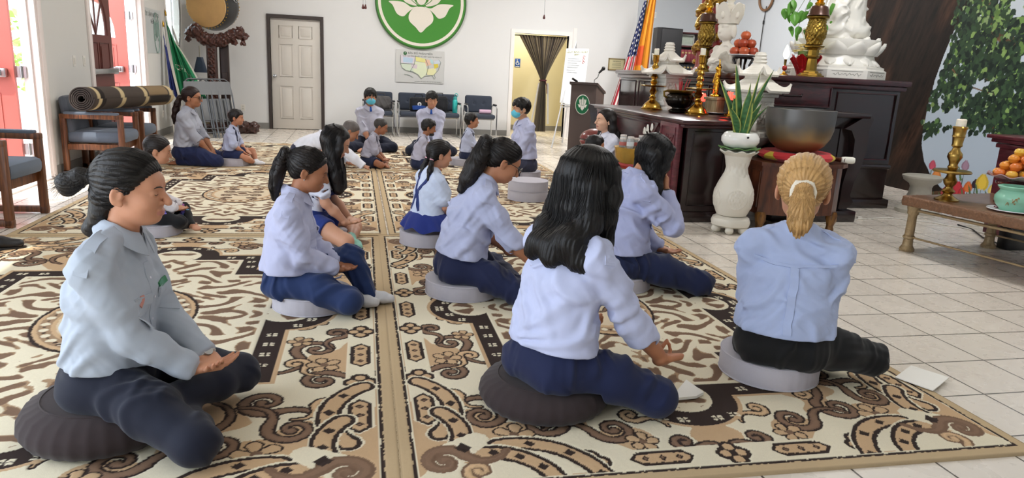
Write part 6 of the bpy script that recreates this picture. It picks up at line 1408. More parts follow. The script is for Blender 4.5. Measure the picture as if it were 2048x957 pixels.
def easel():
 t = thing('easel', 'white tripod easel with a tilted flip chart, behind the lectern', 'easel', (3.78, 12.55, 0)); O = Vector((3.78, 12.55, 0)); m = mat('white_metal', 'd9dadb', .3, .3)
 a = [aty(1133, 97, 12.5) - O, aty(1178, 98, 12.5) - O, aty(1165, 212, 12.36) - O, aty(1120, 205, 12.36) - O]; b = MB(); nrm = (a[1] - a[0]).cross(a[3] - a[0]).normalized(); nrm = nrm if nrm.y > 0 else -nrm; b._add(a + [p + nrm * .02 for p in a], [(0, 3, 2, 1), (4, 5, 6, 7), (0, 1, 5, 4), (1, 2, 6, 5), (2, 3, 7, 6), (3, 0, 4, 7)]); b.build('flip_chart', mat('whiteboard', 'eef0f1', .3, var=.01), t)
 u = (a[1] - a[0]).normalized(); v_ = (a[0] - a[3]).normalized(); w = (a[1] - a[0]).length; h_ = (a[0] - a[3]).length; P = lambda x, y: a[3] + (a[0] - a[3]) * y + (a[2] - a[3] + ((a[1] - a[2]) - (a[0] - a[3])) * y) * x - nrm * .003
 ink = mat('marker_grey', '7f8688', .6); red = mat('marker_red', 'c2483c', .6); grn = mat('marker_olive', '8b8a4a', .6)
 add_text('heading', 'LỊCH SINH HOẠT', .05, grn, t, P(.5, .94), u, v_); add_text('heading', 'GĐPT', .04, grn, t, P(.48, .89), u, v_)
 for i, (x0, x1, y) in enumerate(((.12, .62, .82), (.12, .70, .78), (.12, .55, .74), (.12, .66, .70), (.12, .60, .66), (.12, .50, .61), (.12, .58, .57))):
  k = MB(); n = 24; k.tube([P(x0 + (x1 - x0) * j / n, y + .006 * math.sin(j * 2.3 + i)) for j in range(n + 1)], .0025, 4); k.build('handwriting', ink, t)
 k = MB(); 
 for j in range(3): k.tube([P(.82 + .05 * math.cos(q), .86 - j * .05 + .018 * math.sin(q)) for q in np.linspace(0, 5, 9)], .004, 4)
 k.build('red_mark', red, t)
 apex = aty(1152, 84, 12.62) - O; lg = [atz(1103, 296) - O, atz(1160, 283) - O, Vector((.12, .62, 0))]
 for q in lg: k = MB(); k.cyl(tuple(q), tuple(apex), .014, .010, 10); k.ell(tuple(q + Vector((0, 0, .012))), (.018, .018, .014), 8, 6); k.build('leg', m, t)
 k = MB(); q = lambda f, i: lg[i] * (1 - f) + apex * f; k.tube([tuple(q(.38, 0)), tuple(q(.38, 1))], .008, 6); k.tube([tuple(q(.38, 0)), tuple(q(.38, 2))], .008, 6); k.build('brace', m, t); k = MB(); k.box(tuple((a[2] + a[3]) / 2 - Vector((0, .02, .01))), (w, .05, .02), .004); k.build('tray', m, t)
easel()
def lectern():
 t = thing('lectern', 'tall dark brown lectern with a green lotus badge and a microphone', 'lectern', (0, 0, 0)); m = mat('lectern_laminate', '5a4d49', .45, var=.05); m2 = mat('lectern_edge', '463b38', .45, var=.05); Y = 10.9
 Ax = aty(1143, 168, Y); Bx = aty(1193, 168, Y); fl = atz(1141, 312, 0); O = Vector((Ax.x, Y, 0)); w = Bx.x - Ax.x; dp = 1.05; h0, h1 = Ax.z, Ax.z + .05
 d2 = Vector((.55, 1, 0)).normalized() * .78; e = Vector((w, -.02, 0)); dz = -.15
 def P(i, j, z): return O + e * i + d2 * j + Vector((0, 0, z))
 b = MB(); ht = lambda j: h0 - .012 + dz * j * 0
 vs = [P(0, 0, 0), P(1, 0, 0), P(1, 1, 0), P(0, 1, 0), P(0, 0, h0), P(1, 0, h0), P(1, 1, h0 + dz), P(0, 1, h0 + dz)]; b._add(vs, [(0, 3, 2, 1), (4, 5, 6, 7), (0, 1, 5, 4), (1, 2, 6, 5), (2, 3, 7, 6), (3, 0, 4, 7)]); b.build('body', m, t, 20)
 b = MB(); vs = [P(-.06, -.04, h0), P(1.05, -.04, h0), P(1.05, 1.03, h0 + dz), P(-.06, 1.03, h0 + dz)]; vs += [v + Vector((0, 0, .035)) for v in vs]; b._add(vs, [(0, 3, 2, 1), (4, 5, 6, 7), (0, 1, 5, 4), (1, 2, 6, 5), (2, 3, 7, 6), (3, 0, 4, 7)]); b.build('top', m2, t, 20)
 b = MB(); b.box(tuple(P(.5, -.01, .05)), (w + .04, .05, .10)); b.build('plinth', m2, t)
 nrm = e.cross(Vector((0, 0, 1))).normalized(); cc = P(.48, 0, aty(1161, 209, Y).z) + nrm * .001; r = .155; wht = mat('badge_cream', 'eceae0', .4)
 n = 40; k = MB(); k.prism([(r * .74 * math.cos(2 * PI * i / n), r * math.sin(2 * PI * i / n)) for i in range(n)], .006, cc, e.normalized(), (0, 0, 1)); k.build('badge_rim', wht, t); emblem(t, cc + nrm * .006, e.normalized(), (0, 0, 1), r * .92, .004, ring=False, green=mat('badge_green', '1f6b45', .4), cream=wht, names=('badge', 'x', 'badge_petal'), sx=.74)
 s0 = P(.85, .12, h0 + .02); hd = aty(1205, 139, s0.y - .02); k = MB(); mid = s0 + Vector((.02, 0, .10)); k.tube([tuple(s0), tuple(s0 + Vector((0, 0, .06))), tuple(mid + Vector((.03, 0, .0))), tuple(hd - Vector((.05, 0, .045)))], .007, 8); mc = k.build('microphone', m_steel, t); k = MB(); k.cyl(tuple(hd - Vector((.055, 0, .06))), tuple(hd), .014, .02); k.ell(tuple(hd + Vector((.015, 0, .015))), (.03, .03, .033), 14, 10); k.build('capsule', m_black, mc)
 k = MB(); q = P(.08, .1, h0 + .06); k.box(tuple(q), (.10, .05, .03), .008, (0, .5, 0)); k.build('reading_clip', m_black, t)
lectern()
def fans():
 """ceiling fans whose pull chains hang into view; light bowls give the room light"""
 for (pxs, ye, Y, lb) in (([726, 731], 18, 9.6, 'ceiling fan with two pull chains above the panel door side'), ([1088], 38, 9.9, 'ceiling fan with one pull chain right of the lotus sign')):
  p = aty(pxs[0], ye, Y); t = thing('ceiling_fan', lb, 'fan', (p.x, Y, CEIL), 0, 'ceiling fans'); zc = -.62; m = mat('fan_white', 'e4e2dc', .4)
  k = MB(); k.lathe([(.07, -.001), (.07, -.05), (.02, -.07), (.014, -.08), (.014, -.45), (.10, -.47), (.13, -.52), (.13, -.60), (.08, -.63)], 24, cap=False); k.build('motor', m, t)
  for i in range(5):
   a = 2 * PI * i / 5; k = MB(); k.box((math.cos(a) * .42, math.sin(a) * .42, -.55), (.56, .13, .008), .003, (.15, 0, a)); k.build('blade', wood('fan_blade', '5a3a26', '7c5436', .5), t)
  k = MB(); k.lathe([(.10, -.63), (.13, -.68), (.11, -.74), (.05, -.77), (0, -.775)], 24); k.build('light_bowl', mat('opal_glass', 'fffaf0', .3, emit=('fff4e0', 3)), t)
  for px in pxs:
   q = aty(px, ye, Y); x = q.x - p.x; k = MB(); k.cyl((x, 0, -.64), (x, 0, q.z - CEIL + .05), .0035, n=6); k.build('pull_chain', m_steel, t); k = MB(); k.lathe([(.002, .06), (.008, .05), (.017, .015), (.013, 0), (0, -.002)], 12, (x, 0, q.z - CEIL)); k.build('chain_bob', mat('dark_red_wood_bob', '5e2622', .4), t)
fans()
# ================================================================ mural wall
def mural():
 h = .0075; y0, y1, z0, z1 = 4.4, 9.4, 0.0, CEIL - .6; ny, nz = int((y1 - y0) / h), int((z1 - z0) / h); Yg, Zg = np.meshgrid(y0 + (np.arange(ny) + .5) * h, z0 + (np.arange(nz) + .5) * h); X = XR - .012
 def W(px, py): p = atx(px, py, X); return (p.y, p.z)
 C = lambda c: np.array(srgb(c)[:3]); img = np.zeros((nz, ny, 3)); rs = np.random.RandomState(8)
 t = np.clip(Zg / 3.0, 0, 1)[..., None]; img[:] = C('aebfd2') * (1 - t) + C('dfe6ea') * t
 def nse(sc, sd, Yv=Yg, Zv=Zg):
  g = np.random.RandomState(sd).rand(64, 64); x = Yv / sc; y = Zv / sc; i = np.floor(x).astype(int); j = np.floor(y).astype(int); fx = x - i; fy = y - j; fx = fx * fx * (3 - 2 * fx); fy = fy * fy * (3 - 2 * fy); G = lambda a, b: g[b % 64, a % 64]
  return (G(i, j) * (1 - fx) + G(i + 1, j) * fx) * (1 - fy) + (G(i, j + 1) * (1 - fx) + G(i + 1, j + 1) * fx) * fy
 img += ((nse(.5, 1) - .5) * .08)[..., None]
 def inside(P):
  P = np.array(P); r = np.zeros(Yg.shape, bool); a0, b0 = P.min(0); a1, b1 = P.max(0); i0, i1 = max(0, int((a0 - y0) / h)), min(ny, int((a1 - y0) / h) + 2); j0, j1 = max(0, int((b0 - z0) / h)), min(nz, int((b1 - z0) / h) + 2)
  if i0 >= i1 or j0 >= j1: return None
  yy = Yg[j0:j1, i0:i1]; zz = Zg[j0:j1, i0:i1]; c = np.zeros(yy.shape, bool); n = len(P)
  for k in range(n):
   (xa, ya), (xb, yb) = P[k], P[(k + 1) % n]; cond = ((ya > zz) != (yb > zz)); c ^= cond & (yy < (xb - xa) * (zz - ya) / (yb - ya + 1e-12) + xa)
  return (slice(j0, j1), slice(i0, i1)), c
 def fill(P, col):
  r = inside(P)
  if r is None: return
  w, c = r; sub = img[w]; sub[c] = col if not callable(col) else col(w)[c]
 def blob(cy, cz, ry, rz, a, col):
  m = max(ry, rz); i0, i1 = max(0, int((cy - m - y0) / h)), min(ny, int((cy + m - y0) / h) + 2); j0, j1 = max(0, int((cz - m - z0) / h)), min(nz, int((cz + m - z0) / h) + 2)
  if i0 >= i1 or j0 >= j1: return
  dy = Yg[j0:j1, i0:i1] - cy; dz = Zg[j0:j1, i0:i1] - cz; u = dy * math.cos(a) + dz * math.sin(a); v = -dy * math.sin(a) + dz * math.cos(a); q = u / ry; img[j0:j1, i0:i1][(np.abs(q) < 1) & (np.abs(v) < rz * (1 - q * q) * (1.15 - .45 * q))] = col
 def soil(w): n = nse(.05, 5)[w][..., None]; return C('3a2a1e') * (1 - n) + C('6b4c34') * n
 fill([W(1700, 372), W(1790, 358), W(1868, 366), W(1905, 392), W(1900, 470), W(1700, 470)], soil)
 # tulips along the bottom
 base_z = W(1930, 395)[1]
 for px, py, c, s_ in ((1865, 330, 'c9566c', .055), (1873, 352, 'd98a4a', .075), (1931, 331, 'a8889c', .055), (1915, 376, 'c03a44', .075), (1923, 384, 'b8343e', .05), (1936, 374, 'd8743c', .06), (1951, 368, '3a2a36', .05), (1965, 364, 'e4c24a', .085), (1890, 384, 'b04a4c', .06), (1905, 388, '9a3040', .05), (1985, 380, 'e8cf74', .06), (2012, 376, 'cf5a50', .07), (2036, 372, 'e2b84a', .07), (1850, 352, 'c25a62', .06), (2000, 392, 'a83440', .06)):
  y, z = W(px, py)
  fill([(y - .006, z), (y + .006, z), (y + .012, z - .5), (y, z - .5)], C('4d5c44'))
  for k, dx in ((0, -.45), (1, .45), (2, 0)): blob(y + dx * s_ * .8, z, s_ * 1.15, s_ * .55, PI / 2 + dx * .25, C(c) * (.82 if k < 2 else 1.08))
  fill([(y + .01, z - .18), (y + .07, z - .05), (y + .10, z - .02), (y + .04, z - .2)], C('567048'))
 # trunk with bark ridges
 def bark(w):
  s_ = Yg[w] + .35 * (Zg[w] - 1.5); n = nse(.045, 9, s_, Zg[w] * .16) * .55 + nse(.018, 10, s_, Zg[w] * .22) * .45; n = n[..., None]; wm = np.clip(nse(.30, 12, s_, Zg[w] * .5) * 2.2 - 1.25, 0, 1)[..., None]; return (C('0f0b09') * (1 - n) + C('2f231c') * n) * (1 - wm * .6) + C('6a4632') * n * wm * .8
 fill([W(*p) for p in ((1640, -60), (2010, -60), (1962, -10), (1932, 25), (1908, 62), (1888, 110), (1870, 160), (1858, 205), (1848, 250), (1843, 290), (1848, 322), (1862, 352), (1886, 382), (1800, 388), (1690, 388), (1700, 300), (1690, 150))], bark)
 def limb(P, w0, w1):
  P = [W(*p) for p in P]; n = len(P)
  for k in range(n - 1):
   (a, b), (c, d) = P[k], P[k + 1]; L = math.hypot(c - a, d - b); nx, nz_ = -(d - b) / L, (c - a) / L; u0 = w0 + (w1 - w0) * k / (n - 1); u1 = w0 + (w1 - w0) * (k + 1) / (n - 1); fill([(a + nx * u0, b + nz_ * u0), (c + nx * u1, d + nz_ * u1), (c - nx * u1, d - nz_ * u1), (a - nx * u0, b - nz_ * u0)], lambda w: (C('4a3626') * (1 - nse(.03, 14)[w][..., None]) + C('8a6a4c') * nse(.03, 14)[w][..., None]))
 # leaves: dark masses with bright openings
 top = lambda px: np.interp(px, [1840, 1870, 1900, 1940, 1975, 2010, 2048, 2090], [275, 262, 245, 258, 262, 292, 262, 250])
 dark = [C(c) for c in ('26352a', '2f4232', '1d2a22', '3a5238', '33482f')]; light = [C(c) for c in ('6f8f4a', '8aa860', '5d7d48', '9ab27a')]
 def leaves(n, seed, bright, xr):
  r = np.random.RandomState(seed)
  for _ in range(n):
   px = r.uniform(*xr); py = r.uniform(-45, 300)
   lim = top(px) + r.normal() * 8
   if py > lim or px < np.interp(py, [-40, 60, 150, 250, 300], [1930, 1905, 1868, 1846, 1842]) - 6 + abs(r.normal()) * 14: continue
   y, z = W(px, py); g = nse(.34, 21, np.array([[y]]), np.array([[z]]))[0, 0] + .35 * nse(.12, 22, np.array([[y]]), np.array([[z]]))[0, 0]
   hi = np.clip((130 - py) / 170, 0, 1) * np.clip((px - 1930) / 90, 0, 1)
   if g > .76 + .10 * r.rand() - .16 * hi - (.22 * hi if not bright else 0): continue
   s_ = r.uniform(.026, .050); c = light[r.randint(4)] if r.rand() < .10 + .55 * hi else dark[r.randint(5)]; blob(y, z, s_, s_ * .58, r.uniform(-2.6, -.5), c * r.uniform(.8, 1.2))
 leaves(2600, 1, False, (1840, 2095)); limb([(1955, -30), (1972, 15), (1985, 40), (1996, 70), (2020, 82), (2075, 92)], .075, .045); limb([(1940, 100), (1958, 140), (1975, 160)], .014, .008); limb([(1990, 120), (2000, 200), (1985, 260)], .010, .006); limb([(1890, 120), (1930, 170), (1990, 190)], .012, .006)
 leaves(2500, 2, False, (1840, 2095)); leaves(900, 3, True, (1840, 2095))
 V = np.stack([np.full(Yg.shape, XR - .012), Yg, Zg], -1).reshape(-1, 3); F = grid_faces(ny, nz)[:, ::-1]; me = np_mesh('print', V, F, True, img.reshape(-1, 3))
 t = thing('wall_mural', 'printed wall mural of a bodhi tree and tulips, filling the right wall', 'mural', (0, 0, 0)); link('print', me, attr_mat('mural_print', .6), t); b = MB(); b.box((XR - .0055, (y0 + y1) / 2, (z0 + z1) / 2), (.010, y1 - y0, z1 - z0)); b.build('backing', m_white_trim, t)
mural()
struct('wall_right_mural', seg((XR, XR + .2, 2.2, 9.4, 0, CEIL)), m_grey)
# ================================================================ altar furniture
m_mahog = wood('mahogany', '2a0f12', '4a1e22', .28, coat=.35, stretch=(3, 3, 14))
m_mahog_d = wood('dark_mahogany', '150b0c', '2a1516', .25, coat=.4, stretch=(3, 3, 10))
m_redwood = wood('red_panel_wood', '4e1f26', '6e3038', .35, coat=.2, stretch=(3, 3, 12))
m_brass = mat('polished_brass', 'c79a42', .22, 1, var=.08, scale=12)
m_bronze = mat('aged_brass', '8f7436', .33, 1, var=.2, scale=20, bump=.2)
m_stone = mat('white_stone', 'e6e1d6', .55, var=.04, scale=8, bump=.06, bscale=60)
m_marble = mat('white_marble', 'efece4', .3, var=.02, scale=3)
m_gold = mat('gold_leaf', 'e0a93a', .22, 1, var=.06)
TZ = .94; HZ = 1.385
def strips(mb, O, U, V, w, h_, fr=.05, d=.012):
 """raised frame of a panel"""
 U, V, O = Vector(U), Vector(V), Vector(O); W_ = U.cross(V)
 P = [O, O + U * w, O + U * w + V * h_, O + V * h_]; mb.tube([tuple(p) for p in P], d, 4, closed=True)
def altar_table():
 t = thing('offering_altar', 'long dark red offering altar with an inscribed corner panel, holding the candlesticks', 'altar', (0, 0, 0)); x0, x1, y0, y1 = 2.90, 3.42, 5.97, 8.35; x2, ym = 3.92, 6.58; xm, yy2, yl = (x0 + x2) / 2, (ym + y1) / 2, y1 - ym
 b = MB(); b.box(((x0 + x1) / 2 + .03, (y0 + y1) / 2, TZ * .5 - .03), (x1 - x0 - .06, y1 - y0 - .10, TZ - .10), .004); b.box((xm + .03, yy2, TZ * .5 - .032), (x2 - x0 - .06, yl - .06, TZ - .104), .004); b.build('carcass', m_mahog_d, t)
 b = MB(); b.box(((x0 + x1) / 2, (y0 + y1) / 2, TZ - .02), (x1 - x0 + .08, y1 - y0 + .10, .04), .012); b.box((xm, yy2 + .02, TZ - .0205), (x2 - x0, yl + .05, .038), .012); b.box(((x0 + x1) / 2, (y0 + y1) / 2, TZ - .055), (x1 - x0 + .03, y1 - y0 + .05, .03), .010); b.build('top', m_mahog, t)
 b = MB(); b.box(((x0 + x1) / 2, (y0 + y1) / 2, .05), (x1 - x0 + .05, y1 - y0 + .02, .10), .012); b.build('plinth', m_mahog_d, t)
 # corner panel with carved characters, facing the room
 def front_panel(ya, yb, first):
  p = MB(); p.box((x0 - .01, (ya + yb) / 2, .50), (.05, yb - ya, .80), .006); strips(p, (x0 - .036, yb - .05, .14), (0, -1, 0), (0, 0, 1), yb - ya - .10, .72, d=.008); po = p.build('inscribed_panel', m_redwood, t)
  for i, (ch, z) in enumerate((('~', .76), ('一', .66), ('之', .53), ('三', .36))):
   k = MB(); r_ = random.Random(i + (0 if first else 9)); cy = (ya + yb) / 2
   if i == 0: k.tube([(x0 - .037, cy + .12 - .24 * q / 16, z + .02 * math.sin(q * 1.7) + .012 * math.sin(q * 4)) for q in range(17)], .007, 5)
   elif i == 1: k.tube([(x0 - .037, cy + .07, z + .005), (x0 - .037, cy - .07, z - .005)], .008, 5)
   elif i == 2:
    for a, c in (((.10, .03), (.03, .04)), ((.07, .05), (.06, -.04)), ((.11, -.04), (.02, -.03)), ((-.02, .05), (-.10, .03)), ((-.06, .06), (-.05, -.05)), ((-.02, -.01), (-.11, -.04)), ((-.02, .02), (-.10, .0))): k.tube([(x0 - .037, cy + a[0], z + a[1]), (x0 - .037, cy + c[0], z + c[1])], .006, 5)
   else:
    for dz in (.05, 0, -.05): k.tube([(x0 - .037, cy + .05 - abs(dz) * .4, z + dz), (x0 - .037, cy - .05 + abs(dz) * .4, z + dz - .004)], .007, 5)
   k.build('carved_character', m_redwood, po)
 front_panel(6.02, 6.42, True); front_panel(7.88, 8.28, False)
 # recessed centre with a pearl lotus inlay
 p = MB(); p.box((x0 + .02, 7.15, .54), (.03, 1.42, .70), .004); strips(p, (x0 + .0, 7.84, .55), (0, -1, 0), (0, 0, 1), 1.38, .30, d=.010); strips(p, (x0, 7.84, .14), (0, -1, 0), (0, 0, 1), 1.38, .36, d=.010); p.build('front_panel', m_mahog, t)
 b = MB()
 for yy in (6.5, 7.8):
  P_ = [(x0 - .03, TZ - .07), (x0 - .07, TZ - .16), (x0 - .05, TZ - .26), (x0 + .0, TZ - .36), (x0 - .01, .35), (x0 - .06, .16), (x0 - .09, .10), (x0 + .03, .10), (x0 + .06, .35), (x0 + .05, TZ - .07)]
  k = MB(); k.prism(P_, .06, (0, yy + .03, 0), (1, 0, 0), (0, 0, 1)); k.build('cabriole_bracket', m_mahog, t)
 q = atx(1310, 266, x0 - .0); m = mat('pearl_inlay', 'e8e6dc', .25, var=.05)
 for i, a in enumerate((-62, -36, -12, 12, 36, 62)):
  k = MB(); r_ = .17 + .02 * math.cos(R(a)); e = (x0 - .012, q.y - math.sin(R(a)) * r_ * 1.5, q.z - .04 + math.cos(R(a)) * r_ * .5); k.tube([(x0 - .012, q.y, q.z - .07), (x0 - .012, q.y - math.sin(R(a)) * r_ * .9, q.z - .06 + .2 * r_ * abs(a) / 62 * .2), e], .006, 5); k.ell(e, (.006, .030, .036), 12, 8); k.ell((e[0], e[1] - .02, e[2] - .02), (.005, .018, .020), 8, 6); k.ell((e[0], e[1] + .02, e[2] - .02), (.005, .018, .020), 8, 6); k.build('lotus_inlay', m, t)
 k = MB(); k.lathe([(.05, 0), (.035, .02), (.05, .05), (.02, .08)], 14, (x0 - .008, q.y, q.z - .13), sx=.2); k.build('vase_inlay', m, t)
 # near end panel
 p = MB(); p.box(((x0 + x1) / 2, y0 + .02, .50), (x1 - x0 - .08, .04, .80), .004); strips(p, (x0 + .10, y0 - .001, .16), (1, 0, 0), (0, 0, 1), x1 - x0 - .2, .68, d=.010); p.build('end_panel', m_mahog_d, t)
 # flared far end
 e = MB(); P_ = [(8.30, TZ - .03), (8.75, TZ - .01), (8.78, TZ - .06), (8.70, TZ - .10), (8.62, TZ - .2), (8.66, TZ - .30), (8.55, TZ - .42), (8.48, .2), (8.50, .02), (8.30, .02)]; e.prism(P_, .86, (x0 + .01, 0, 0), (0, 1, 0), (0, 0, 1)); e.build('flared_end', m_mahog_d, t)
altar_table()
def high_altar():
 t = thing('high_altar', 'tall black-brown altar carrying the white statues', 'altar', (0, 0, 0)); x0, x1, y0, y1 = 3.95, 5.80, 6.72, 10.6
 b = MB(); b.box(((x0 + x1) / 2, (y0 + y1) / 2, HZ * .5), (x1 - x0 - .10, y1 - y0 - .06, HZ - .06), .004); b.build('carcass', m_mahog_d, t)
 b = MB(); b.box(((x0 + x1) / 2, (y0 + y1) / 2, HZ - .03), (x1 - x0 + .06, y1 - y0 + .06, .06), .015); b.box(((x0 + x1) / 2, (y0 + y1) / 2, HZ - .085), (x1 - x0, y1 - y0, .05), .012); b.build('top', m_mahog, t)
 b = MB(); b.box(((x0 + x1) / 2, (y0 + y1) / 2, .05), (x1 - x0 + .02, y1 - y0, .10), .012); b.box(((x0 + x1) / 2, (y0 + y1) / 2, .46), (x1 - x0 - .05, y1 - y0 - .02, .05), .015); b.build('plinth', m_mahog_d, t)
 p = MB()
 for xa, xb in ((x0 + .08, 4.86), (4.98, x1 - .10)): strips(p, (xa, y0 + .028, .54), (1, 0, 0), (0, 0, 1), xb - xa, .70, d=.012)
 p.build('end_moulding', m_mahog, t)
 p = MB(); p.box((4.45, y0 + .02, 1.18), (.9, .03, .22), .004); strips(p, (4.02, y0 + .003, 1.08), (1, 0, 0), (0, 0, 1), .86, .2, d=.008); dr = p.build('drawer', m_mahog, t); k = MB(); k.tube([(4.30, y0 - .005, 1.20), (4.32, y0 - .03, 1.18), (4.52, y0 - .03, 1.18), (4.54, y0 - .005, 1.20)], .012, 6); k.build('handle', m_mahog_d, dr)
 p = MB()
 for k in range(5): strips(p, (x0 + .02, y0 + .15 + k * .74 + .66, .54), (0, -1, 0), (0, 0, 1), .62, .70, d=.012)
 p.build('front_moulding', m_mahog, t)
high_altar()
def console():
 t = thing('carved_console', 'black carved side console with a curved leg, behind the singing bowl', 'table', (0, 0, 0)); Y = 6.02; q = lambda px, py: (lambda p: (p.x, p.z))(aty(px, py, Y))
 P_ = [q(*p) for p in ((1742, 228), (1748, 240), (1738, 262), (1734, 300), (1722, 335), (1708, 365), (1700, 392), (1706, 404), (1700, 412), (1693, 418))]
 inner = [q(*p) for p in ((1676, 418), (1680, 400), (1684, 372), (1694, 340), (1706, 312), (1710, 280), (1704, 262), (1690, 258))]
 b = MB(); b.prism(P_ + inner, -.60, (0, Y, 0), (1, 0, 0), (0, 0, 1)); b.build('curved_leg', m_mahog_d, t)
 x = P_[0][0]; zt = P_[0][1]; b = MB(); b.box((x - .47, Y + .30, zt - .025), (.96, .62, .05), .015); b.build('top', m_mahog_d, t); b = MB(); b.box((x - .47, Y + .33, zt * .5), (.70, .5, zt - .06)); strips(b, (x - .70, Y + .078, .3), (1, 0, 0), (0, 0, 1), .46, zt - .45, d=.012); b.build('body', m_mahog_d, t)
 b = MB(); b.box((x - .47, Y + .30, .055), (.92, .66, .11), .012); b.build('plinth', m_mahog_d, t); l = MB(); l.prism([(2 * (x - .47) - a, c) for a, c in P_ + inner], -.60, (0, Y, 0), (1, 0, 0), (0, 0, 1)); l.build('curved_leg', m_mahog_d, t)
console()
def bell_cabinet():
 m = wood('walnut', '3a1c12', '6a3a22', .3, coat=.3, stretch=(8, 8, 1.5)); t = thing('bowl_cabinet', 'brown cabinet with carved feet under the big singing bowl', 'cabinet', (0, 0, 0)); x0, x1, y0, y1, z1 = 3.50, 4.30, 5.50, 5.98, .63
 b = MB(); pl = [(x0, y1), (x0, y0 + .10), (x0 + .10, y0 + .03), (x0 + .25, y0), (x1 - .25, y0), (x1 - .10, y0 + .03), (x1, y0 + .10), (x1, y1)]; b.prism(pl, z1 - .20, (0, 0, .16), (1, 0, 0), (0, 1, 0)); b.build('carcass', m, t, 20)
 b = MB(); b.prism([(a * 1.0 + (.03 if a > 3.9 else -.03), c - .03) for a, c in pl[1:-1]] + [(x1 + .03, y1), (x0 - .03, y1)], .035, (0, 0, z1 - .04), (1, 0, 0), (0, 1, 0)); b.build('top', m, t, 20)
 for s, (xa, xb) in enumerate(((x0 + .26, 3.895), (3.905, x1 - .26))):
  d = MB(); d.box(((xa + xb) / 2, y0 - .004, .38), (xb - xa, .02, .38), .004); strips(d, (xa + .03, y0 - .014, .23), (1, 0, 0), (0, 0, 1), xb - xa - .06, .30, d=.007); do = d.build('door', m, t); k = MB(); k.box((xa + .02 if s else xb - .02, y0 - .022, .42), (.012, .016, .16), .004); k.build('handle', m_brass, do)
 d = MB(); strips(d, (x0 - .001, y1 - .04, .22), (0, -1, 0), (0, 0, 1), .32, .32, d=.007); d.build('side_moulding', m, t)
 mf = wood('gilt_brown_wood', '5a3818', '94662e', .35)
 for x, y in ((x0 + .04, y0 + .10), (x1 - .04, y0 + .10), (x0 + .05, y1 - .06), (x1 - .05, y1 - .06)): k = MB(); k.lathe([(.02, 0), (.035, .015), (.03, .05), (.045, .10), (.05, .15), (.04, .18)], 12, (x, y, 0), rip=lambda a, z: 1 + .12 * math.sin(a * 5 + z * 40)); k.build('leg', mf, t)
 c = (3.90, 5.74, z1 - .004)
 s = thing('bowl_cushion', 'red and yellow cushion under the big singing bowl', 'cushion', c); n = 64
 b = MB(); b.lathe([(.10, 0), (.28, .0), (.325, .03), (.33, .055), (.29, .085), (.2, .075), (0, .07)], n); o = b.build('cover', cloth('c23238', .6), s); y_ = cloth('c9b23c', .6)
 for k in range(6):
  a0 = k * PI / 3 + .25; g = MB(); g.sheet(lambda u, v: ((.333 - .04 * abs(v * 2 - 1) ** 2) * math.cos(a0 + (u - .5) * .5 * (1 - .7 * v)), (.333 - .04 * abs(v * 2 - 1) ** 2) * math.sin(a0 + (u - .5) * .5 * (1 - .7 * v)), .012 + v * .068), 8, 6, .004); g.build('yellow_petal', y_, o)
 w = thing('singing_bowl', 'large dark bronze singing bowl on the red and yellow cushion', 'bowl', (c[0], c[1], c[2] + .074)); R0 = .295
 b = MB(); b.lathe([(0, 0), (.10, .004), (.17, .025), (.23, .075), (.27, .14), (.29, .21), (R0, .30), (R0 * 1.005, .385), (R0 * .955, .388), (R0 * .95, .30), (.25, .13), (.15, .04), (0, .02)], 72); m2 = mat('bronze_bowl', '5c554c', .42, .75, var=.25, scale=6, bump=.05); nt = m2.node_tree
 tc = nt.nodes.new('ShaderNodeTexCoord'); sx = nt.nodes.new('ShaderNodeSeparateXYZ'); nt.links.new(tc.outputs['Object'], sx.inputs[0]); nz = nt.nodes.new('ShaderNodeTexNoise'); nz.inputs['Scale'].default_value = 7; nt.links.new(tc.outputs['Object'], nz.inputs['Vector']); ad = nt.nodes.new('ShaderNodeMath'); ad.operation = 'MULTIPLY_ADD'; ad.inputs[1].default_value = .16; nt.links.new(nz.outputs['Fac'], ad.inputs[0]); nt.links.new(sx.outputs['Z'], ad.inputs[2]); cr = nt.nodes.new('ShaderNodeValToRGB'); cr.color_ramp.elements[0].position = .20; cr.color_ramp.elements[0].color = srgb('9a8058'); cr.color_ramp.elements[1].position = .34; cr.color_ramp.elements[1].color = srgb('6c6a68'); nt.links.new(ad.outputs[0], cr.inputs[0]); nt.links.new(cr.outputs[0], nt.nodes['Principled BSDF'].inputs['Base Color']); b.build('bowl', m2, w)
 s = thing('striker', 'wooden striker with a white padded end, lying beside the singing bowl', 'striker', (4.22, 5.60, z1 + .030)); k = MB(); k.cyl((-.02, .10, 0), (.06, -.05, 0), .02); k.build('handle', m, s); k = MB(); k.lathe([(.0, 0), (.026, .008), (.030, .04), (.030, .10), (.024, .118), (0, .12)], 18, (.03, -.02, 0), axis=(.85, -.35, .0)); k.build('padded_end', cloth('e6e4d8'), s)
bell_cabinet()
